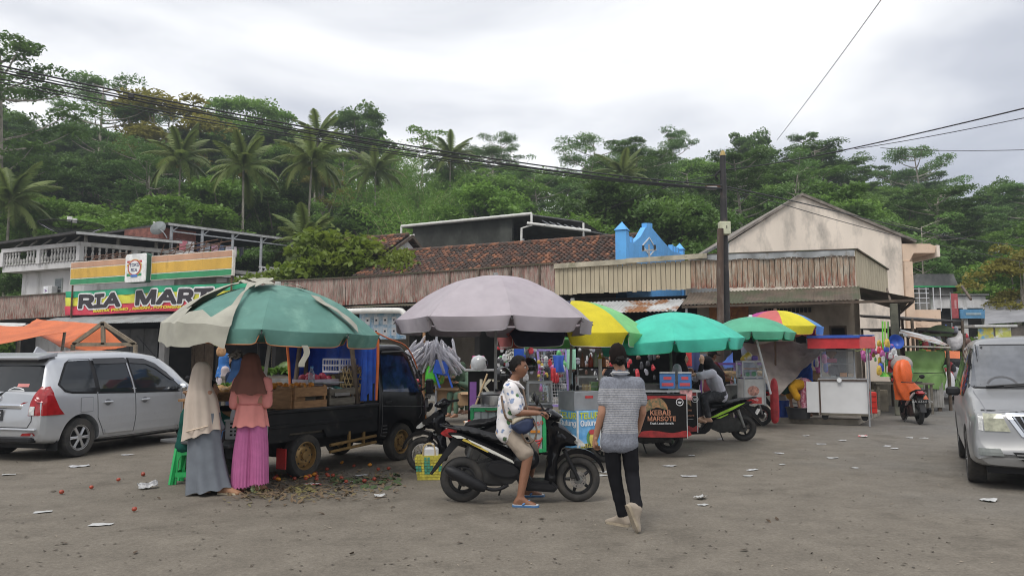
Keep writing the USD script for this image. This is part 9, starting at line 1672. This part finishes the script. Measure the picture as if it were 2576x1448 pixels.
for s in(-1,1):P(t,'leg',MB().bar((s*.15,0,.2),(s*.15+.12,-.03,-.16),.04),BP)
TM('green_bag',MB().tm(puff(catmull([(-.13,0),(.13,.02),(.15,.3),(.03,.5),(-.13,.32)],4),.16,.1)),mat('bright_green_film',(.06,.4,.03),.4),'bright green plastic bag hanging under the packets','bag',None,True,loc=at(1085,962,18.1));TM('yellow_bag',MB().tm(puff(catmull([(-.15,0),(.15,.02),(.15,.3),(0,.42),(-.15,.32)],4),.16,.1)),mat('patterned_bag',(.35,.36,.05),.5,c2=(.06,.3,.05),c2at=.5,c2sc=14),'yellow green patterned bag beside the bright green bag','bag',None,True,loc=at(1100,965,18.3))
TM('broom',MB().cyl((0,0,0),at(1226,940,13.2)-at(1192,1030,13.0),.018),mat('pale_handle',(.42,.30,.17),.7),'broom with a pale wooden handle leaning by the black stall front','broom',None,loc=at(1192,1030,13.0));TM('paint_bucket',MB().lathe([(.001,0),(.13,0),(.15,.2),(.155,.2),(.155,.22),(.001,.21)],n=20),mat('printed_bucket',(.6,.55,.5),.5,c2=(.6,.25,.03),c2at=.5,c2sc=5,c2w=.02),'white and orange printed bucket on the ground by the broom handle','bucket',None,True,loc=at(1186,1018,15)*[1,1,0]+[0,0,.1])
# the black stall with helmets
hs=T('helmet_stall','black fronted stall with pale lettering and a shelf of helmets','stall',(at(1222,930,13.6)[0],13.6,0));P(hs,'front',MB().box((0,0,.68),(.62,.4,1.3)),KB);P(hs,'shelf',MB().box((.1,0,1.36),(.95,.5,.03)),MATS['steel_top']);P(hs,'lettering',MB().text('KIA',.26,(-.13,-.205,.93),depth=.006,bold=True),mat('letter_cream',(.6,.56,.44),.5),False);P(hs,'poster_figure',MB().box((-.22,-.204,.9),(.12,.006,.5)),MATS['purple_print'])
for k,(x,z,c,lb)in enumerate(((-.12,1.38,(.42,.43,.44),'silver open faced helmet with a dark visor on the black stall shelf'),(.30,1.18,(.015,.015,.016),'black helmet with a white oval mark by the umbrella pole'),(.78,1.34,(.012,.012,.013),'glossy black helmet behind the rider'))):
 h=T('helmet',lb,'helmet',(at(1222,930,13.6)[0]+x,13.45-.1*(k>0),z),.3);P(h,'shell',MB().lathe([(.135,0),(.15,.08),(.14,.16),(.1,.22),(.001,.25)],n=22,sy=1.1),mat(f'helmet_{k}',c,.2,coat=.5),True);P(h,'visor',MB().lathe([(.153,.06),(.156,.10),(.15,.15)],n=12,arc=2.2,R=rotm(rz=-.9),sy=1.1),GLASSD,True)
 if k==1:P(h,'oval_mark',MB().ball((-.02,-.155,.14),.04,1,(1,.15,.5)),MATS['white_print'])
t=T('pink_box','pink and purple box on the shelf of the helmet stall','box',(at(1203,890,14)[0],14.0,1.42));P(t,'carton',MB().box((0,0,.1),(.22,.2,.2),b=.006),mat('pink_carton',(.5,.08,.22),.5));P(t,'label_panel',MB().box((-.05,-.102,.13),(.09,.006,.1)),MATS['white_print']);P(t,'purple_band',MB().box((0,-.102,.04),(.215,.006,.07)),mat('purple_band',(.2,.05,.35),.5))
TM('printed_board',MB().box((0,0,0),(.14,.02,.26)),mat('speckled_board',(.6,.6,.56),.5,c2=(.03,.03,.03),c2at=.5,c2sc=30,c2w=.02),'small black and white speckled board above the rider','board',None,loc=at(1284,892,14.5));TM('plastic_stool',MB().box((0,0,0),(.30,.3,.26),b=.03),BP,'blue plastic box with an orange edge hanging behind the rider','box',None,loc=at(1300,885,15.5))
# wire rack with small goods
a,b=at(1352,880,16.2),at(1372,1000,16.2);rk=T('wire_rack','leaning wire mesh rack with a purple frame hung with small goods','rack',(a[0],16.2,0));PF=mat('lilac_frame',(.32,.24,.55),.5);W_,H0,H1=.62,.55,1.75
for s0,s1 in(((0,H1),(W_,H1+.02)),((.12,H0),(W_+.06,H0)),((0,H1),(.12,H0)),((W_,H1),(W_+.06,H0))):P(rk,'frame_bar',MB().bar((s0[0],0,s0[1]),(s1[0],0,s1[1]),.045),PF)
for k in range(11):f=(k+.5)/11;P(rk,'mesh_wire',MB().cyl((W_*f,0,H1),(.12+(W_-.06)*f,0,H0),.006,n=4),MATS['chrome_rail'])
for k in range(17):f=(k+.5)/17;P(rk,'mesh_wire',MB().cyl((.12*f,0,H1-(H1-H0)*f),(W_+.06*f,0,H1-(H1-H0)*f),.006,n=4),MATS['chrome_rail'])
for s in(.12,W_+.06):P(rk,'foot',MB().cyl((s,.2,0),(s,0,H0),.02),PF)
GC=[mat(f'goods_{k}',c,.45,var=.3,sc=12)for k,c in enumerate(((.5,.04,.05),(.03,.07,.4),(.5,.5,.5),(.04,.04,.045),(.5,.35,.05),(.1,.35,.12),(.45,.1,.3),(.3,.3,.34),(.12,.06,.04)))]
GN=['red','blue','white','black','yellow','green','pink','grey','brown'];q=rng(71)
def hang(n,u0,u1,v0,v1,Y,label,group,ks,s=(.05,.13)):
 """Small goods hung in rows: pouches, sachets and shoes."""
 for k in range(n):
  c=int(q.choice(ks));w,h=q.uniform(*s),q.uniform(s[0]*1.3,s[1]*1.6);p_=at(q.uniform(u0,u1),q.uniform(v0,v1),Y+q.uniform(-.15,.25));TM('hanging_goods',MB().tm(puff(catmull([(-w/2,0),(w/2,.01),(w*.42,h*.8),(0,h),(-w*.45,h*.82)],3),w*.45,w*.3,step=w/4)),GC[c],f'{GN[c]} {label}','goods',f'{GN[c]} {group}',True,loc=p_,rz=q.uniform(-.4,.4))
hang(44,1376,1424,884,985,16.3,'small packet hanging by the lilac wire rack','packets by the lilac wire rack',(0,2,3,3,6,7,5),(.06,.16));hang(22,1352,1378,900,985,16.1,'small packet on the lilac wire rack','packets on the lilac wire rack',(2,3,4,6,7),(.04,.09))
hang(40,1255,1345,868,925,17.8,'pouch hung in the deep shade behind the rider','pouches behind the rider',(3,7,2,0,5,1),(.07,.15));hang(34,2300,2440,838,880,27.5,'ware hanging under the far stall roofs','ware under the far roofs',(3,7,8,0,1,2),(.1,.24));hang(26,1440,1520,880,950,19.5,'small item on the dark shelf behind the sauce bottles','items on the dark shelf',(3,8,2,7),(.05,.12));hang(30,1530,1660,895,955,19.0,'jar or packet in the dark shop behind the walking man','items in the dark shop',(3,3,8,7,0),(.06,.12));hang(18,1068,1100,935,990,18.6,'packet hung low under the plastic bundle','packets under the plastic bundle',(0,4,5,2),(.07,.15))
hang(34,2052,2088,866,938,19.2,'packet hanging left of the white food cart','packets hanging left of the white cart',(1,6,6,2),(.09,.18));hang(26,2168,2206,876,912,20.5,'plastic flower in the bunch right of the white cart','plastic flowers right of the white cart',(0,6,6,4,5),(.06,.13));hang(40,2208,2262,868,945,20.3,'bright plastic ware hanging at the awning post','plastic ware at the awning post',(1,2,5,6,0,4),(.08,.17));hang(24,2235,2300,935,960,21.5,'household packet on the kerb stall','packets on the kerb stall',(1,2,0,5,7),(.08,.15));hang(20,1250,1340,905,960,17.5,'small ware behind the rider','ware behind the rider',(3,3,7,2,6),(.07,.14));hang(18,2340,2400,925,955,26,'blurred ware on the far stall','ware on the far stall',(0,2,5,3),(.1,.2))
def garment(u,v,Y,w,h,m,lb,ct,rz=0):TM(ct,MB().sheet(lambda a_,b_:np.stack([(a_-.5)*w*(1-.25*np.sin(b_*PI)*(ct=='shirt')),.03*np.sin(a_*11)*b_,-b_*h],-1),10,8,.012),m,lb,ct,None,True,loc=at(u,v,Y),rz=rz)
garment(1437,878,15.6,.19,.42,mat('mint_towel',(.34,.62,.46),.8,thin=.15),'mint green towel hanging by the umbrella pole','towel');garment(1405,893,15.9,.26,.36,mat('blue_jersey',(.03,.09,.42),.6),'small blue jersey on a hanger by the wire rack','shirt');garment(1392,925,15.8,.10,.30,GC[0],'narrow red cloth beside the blue jersey','cloth')
garment(1745,880,18.4,.34,.50,mat('navy_garment',(.03,.045,.12),.8),'dark blue garment hanging behind the girl with the phone','shirt');garment(1728,885,18.0,.22,.34,mat('red_garment',(.4,.03,.03),.8),'red garment hanging behind the girl with the phone','cloth');garment(1762,890,18.6,.3,.6,mat('grey_blue_garment',(.09,.11,.16),.8),'grey blue garment hanging behind the leaning woman','shirt')
for k,(u,v,hx)in enumerate(((2222,865,(.12,.5,.04)),(2228,872,(.3,.6,.08)),(2236,868,(.1,.3,.05)))):TM('green_broom',MB().cyl((0,0,0),(.05,0,1.5),.02).lathe([(.1,-.02),(.03,.1)],n=8),mat(f'broom_{k}',hx,.5),('left','middle','right')[k]+' upright green broom at the awning post','broom',None,loc=at(u,945,20.4+.1*k))
TM('blue_basin',MB().lathe([(.001,0),(.12,0),(.2,.12),(.21,.12),(.13,-.01),(.001,-.01)],n=20,R=rotm(rx=1.3)),BP,'blue plastic basin hung on the awning post','basin',None,True,loc=at(2250,862,20.4));TM('wall_fan',MB().tube([(.22*math.cos(k*PI/12),0,.22*math.sin(k*PI/12))for k in range(24)],.014,5,closed=True),mat('olive_hoop',(.15,.18,.06),.6),'thin green hoop hanging under the red canopy','hoop',None,True,loc=at(2155,862,20.2))
kt=T('kerb_table','low table of household ware on the kerb right of the white cart','table',(at(2270,960,21.6)[0],21.6,0),-.3);P(kt,'top',MB().box((0,0,.85),(1.5,.7,.04)),WD[2])
for s in(-1,1):P(kt,'leg',MB().box((s*.68,-.28,.42),(.06,.06,.84)),WD[2]);P(kt,'leg',MB().box((s*.68,.28,.42),(.06,.06,.84)),WD[2])
TM('grey_bag',MB().ball((0,0,0),.26,2,(1.1,.8,.9)),mat('grey_sack',(.30,.27,.25),.7,var=.2),'large grey brown bag behind the orange raincoat','bag',None,True,loc=at(2268,915,20.2))
# ================================================================ the street running away at the right
def leanto(name,label,u0,v0,u1,v1,Y0,Y1,m,depth=2.2,drop=.25,cat='stall roof'):
 a,b=at(u0,v0,Y0),at(u1,v1,Y1);t=T(name,label,cat,(a[0],a[1],0));d=b-a;z=a[2];n_=np.array([-d[1],d[0],0])/np.linalg.norm(d[:2])*depth
 P(t,'roof',MB().add([(0,0,z),(d[0],d[1],b[2]),(d[0]+n_[0],d[1]+n_[1],b[2]+drop),(n_[0],n_[1],z+drop),(0,0,z-.05),(d[0],d[1],b[2]-.05),(d[0]+n_[0],d[1]+n_[1],b[2]+drop-.05),(n_[0],n_[1],z+drop-.05)],[(0,1,2,3),(7,6,5,4),(0,4,5,1),(1,5,6,2),(2,6,7,3),(3,7,4,0)]),m,False)
 for f in(.04,.96):P(t,'post',MB().cyl((d[0]*f,d[1]*f,0),(d[0]*f,d[1]*f,z+(b[2]-z)*f),.05),WOODD);P(t,'post',MB().cyl((d[0]*f+n_[0],d[1]*f+n_[1],0),(d[0]*f+n_[0],d[1]*f+n_[1],z+(b[2]-z)*f+drop),.05),WOODD)
 for f in(.2,.5,.8):P(t,'rafter',MB().bar((d[0]*f,d[1]*f,z+(b[2]-z)*f-.07),(d[0]*f+n_[0],d[1]*f+n_[1],z+(b[2]-z)*f+drop-.07),.05),WOODD)
 return t
leanto('dark_stall_roof','dark sheet stall roof high behind the green covered stall',2288,800,2425,806,25,27,ROOFD);leanto('pale_stall_roof','pale and rusty sheet roof sloping down before the green covered stall',2262,838,2388,868,23,22.6,ZINCN,1.8,.3);leanto('second_dark_stall_roof','lower dark stall roof with a green sheet beneath',2300,826,2430,838,26.5,27.5,ROOFD,2.4,.1)
TM('green_awning_cloth',MB().sheet(lambda u,v:at(2310,845,27.4)+np.stack([u*1.7,0*u,.42*np.sin(u*PI)*(1-v)],-1),14,3,.01),mat('pale_green_cloth',(.18,.26,.12),.6),'arched pale green cloth under the lower dark stall roof','cloth',None,True);TM('white_sacks',MB().tm(puff(catmull([(-.1,0),(.3,.1),(.4,.5),(.25,.8),(.1,.5),(-.25,.4)],4),.25,.12)),mat('white_sacking',(.5,.48,.48),.7,var=.2,sc=5),'bundle of white sacking hanging beside the yellow kiosk','sacking',None,True,loc=at(2400,880,27.0));TM('orange_awning',quadsheet([at(2330,880,25.5),at(2415,884,26),at(2415,902,25.4),at(2330,896,25)],.03,6,5,4),ORG,'orange awning behind the green covered stall','awning',None,True)
kk=T('yellow_kiosk','kiosk with yellow and blue posters and a pale roof behind the silver estate car','kiosk',at(2482,850,32)*[1,1,0],-.1);kz=at(2482,822,32)[2];P(kk,'body',MB().box((0,0,kz/2-.3),(1.3,1.2,kz-.65)),DARKW);P(kk,'roof',MB().box((0,0,kz+.02),(1.7,1.6,.1)),MATS['pale_sheet'])
for x,c in((-.36,(.5,.45,.08)),(.34,(.5,.52,.12))):P(kk,'poster',MB().box((x,-.66,kz-.32),(.62,.02,.52)),mat(f'poster_{int(x * 10 + 9)}',c,.6,c2=(.1,.3,.5)if x<0 else(.62,.62,.6),c2at=.56,c2sc=3))
pv=T('white_shop_block','white fronted shop block with a blue sign far down the street','building',at(2410,760,46)*[1,1,0],-.06);z_=lambda v:at(2410,v,46)[2];w_=128/FU*46
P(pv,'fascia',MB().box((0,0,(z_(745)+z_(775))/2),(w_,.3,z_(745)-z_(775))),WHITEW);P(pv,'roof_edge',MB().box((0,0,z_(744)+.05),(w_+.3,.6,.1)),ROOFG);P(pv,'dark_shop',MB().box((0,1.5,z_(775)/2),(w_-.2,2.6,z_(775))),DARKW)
for x in(-.48,.1,.48):P(pv,'pillar',MB().box((w_*x,-.05,z_(775)/2),(.25,.25,z_(775))),WHITEW)
P(pv,'blue_sign',MB().box((w_*.22,-.3,z_(790)),(1.55,.1,z_(779)-z_(802))),mat('faded_blue_sign',(.10,.27,.46),.5));P(pv,'sign_print',MB().box((w_*.22,-.36,z_(790)),(.9,.02,.14)),mat('pale_print',(.35,.45,.5),.5))
rb=T('red_banner','tall faded red vertical banner before the white shop block','banner',at(2403,800,44)*[1,1,0]);P(rb,'cloth',MB().box((0,0,(at(2403,738,44)[2]+at(2403,800,44)[2])/2),(.42,.03,at(2403,738,44)[2]-at(2403,800,44)[2])),mat('faded_red_banner',(.42,.09,.10),.6));P(rb,'mast',MB().cyl((-.22,0,0),(-.22,0,at(2403,735,44)[2]),.03),STEEL);P(rb,'print',MB().box((.05,-.02,at(2403,765,44)[2]),(.12,.01,.5)),mat('pink_print',(.55,.3,.3),.6))
gsd=T('grey_shed','broad grey roofed shed at the right edge behind the silver estate car','shed',(0,0,0));a,b=at(2478,815,37),at(2720,800,35);P(gsd,'roof',MB().add([a,b,b+[3.9,6,1.9],a+[3.9,6,1.7]],[(0,1,2),(0,2,3)]),mat('grey_asbestos',(.22,.22,.23),.8,var=.2,sc=.8),False);P(gsd,'wall',MB().prism([a[:2]+[.2,.2],b[:2]+[0,.2],b[:2]+[3.9,6],a[:2]+[3.9,6]],a[2]-.1,t=(0,0,a[2]/2-.05)),mat('brown_grey_wall',(.12,.105,.09),.9,var=.2),False);P(gsd,'low_awning',MB().box((a+b)/2*[1,1,0]+[-.2,-.5,at(2500,848,36)[2]],(5,.8,.08),rz=-.4),MATS['pale_sheet'])
hb2=T('far_house','small dark roofed house half hidden right of the peach porch','house',at(2352,740,48)*[1,1,0]);z_=lambda v:at(2352,v,48)[2];P(hb2,'wall',MB().box((0,1.5,z_(722)/2),(2.4,3,z_(722))),MATS['stained_grey_wall']);P(hb2,'roof',MB().prism([(-1.6,z_(722)),(1.4,z_(722)),(1.1,z_(690)),(-1.2,z_(690))],3.4,RX,(0,1.4,0)),ROOFG,False);P(hb2,'green_gutter',MB().box((-.1,-.35,z_(722)),(3,.1,.1)),GRF)
# the orange three wheeler
ov=T('orange_minibus','orange vehicle with a black rear window beyond the green covered stall','van',(at(2440,900,28)[0],28,0),.1);OV=mat('orange_paint',(.58,.14,.02),.35,coat=.4)
P(ov,'body',MB().box((0,1.2,1.0),(1.15,2.3,1.25),b=.12),OV);P(ov,'rear_window',MB().box((.1,.03,1.36),(.72,.03,.30),b=.01),GLASSD);P(ov,'panel_line',MB().box((0,.04,1.08),(1.0,.02,.03)).box((0,.04,.92),(1.0,.02,.03)),BLACK);P(ov,'lamp',MB().ball((-.2,.02,.86),.09,2,(1,.4,1)),CLRL,True)
for s in(-1,1):wheel(ov,(0,0,0),.01,.01,1,'steel')if False else P(ov,'wheel',MB().cyl((s*.5-.06,.35,.26),(s*.5+.06,.35,.26),.26,n=20),RUB)
TM('black_vehicle_shell',MB().box((0,0,1.15),(.8,1.6,1.0),b=.2),PLB,'dark covered vehicle between the green stall and the orange one','vehicle',None,loc=(at(2395,915,27)[0],27.3,0));TM('white_seat_cover',MB().tm(puff(catmull([(-.32,0),(.32,-.02),(.24,.28),(.1,.40),(-.12,.40),(-.26,.22)],4),.5,.2)),mat('white_cover',(.58,.58,.6),.6),'white cover over the seat of the distant motorbike','cover',None,True,loc=(at(2408,925,26)[0],26.2,.88));TM('white_cloth_bag',MB().tm(puff(catmull([(-.18,0),(.18,0),(.2,.6),(0,.8),(-.2,.6)],4),.2,.1)),MATS['white_cover'],'pale lilac cloth bag left of the distant motorbike','bag',None,True,loc=at(2388,992,25.5))
# ================================================================ air
hz=usdkit.material(stage,'/World/Looks/haze_air',{'v':('principled_volume',{'density':.0005,'color':(.86,.92,1.0),'anisotropy':.2})},[],volume='v.volume')
usdkit.mesh(stage,'/World/haze',MB().box((0,300,32),(920,800,68)).out(),hz);tag('/World/haze','thin humid haze in the air','haze',None,'stuff')
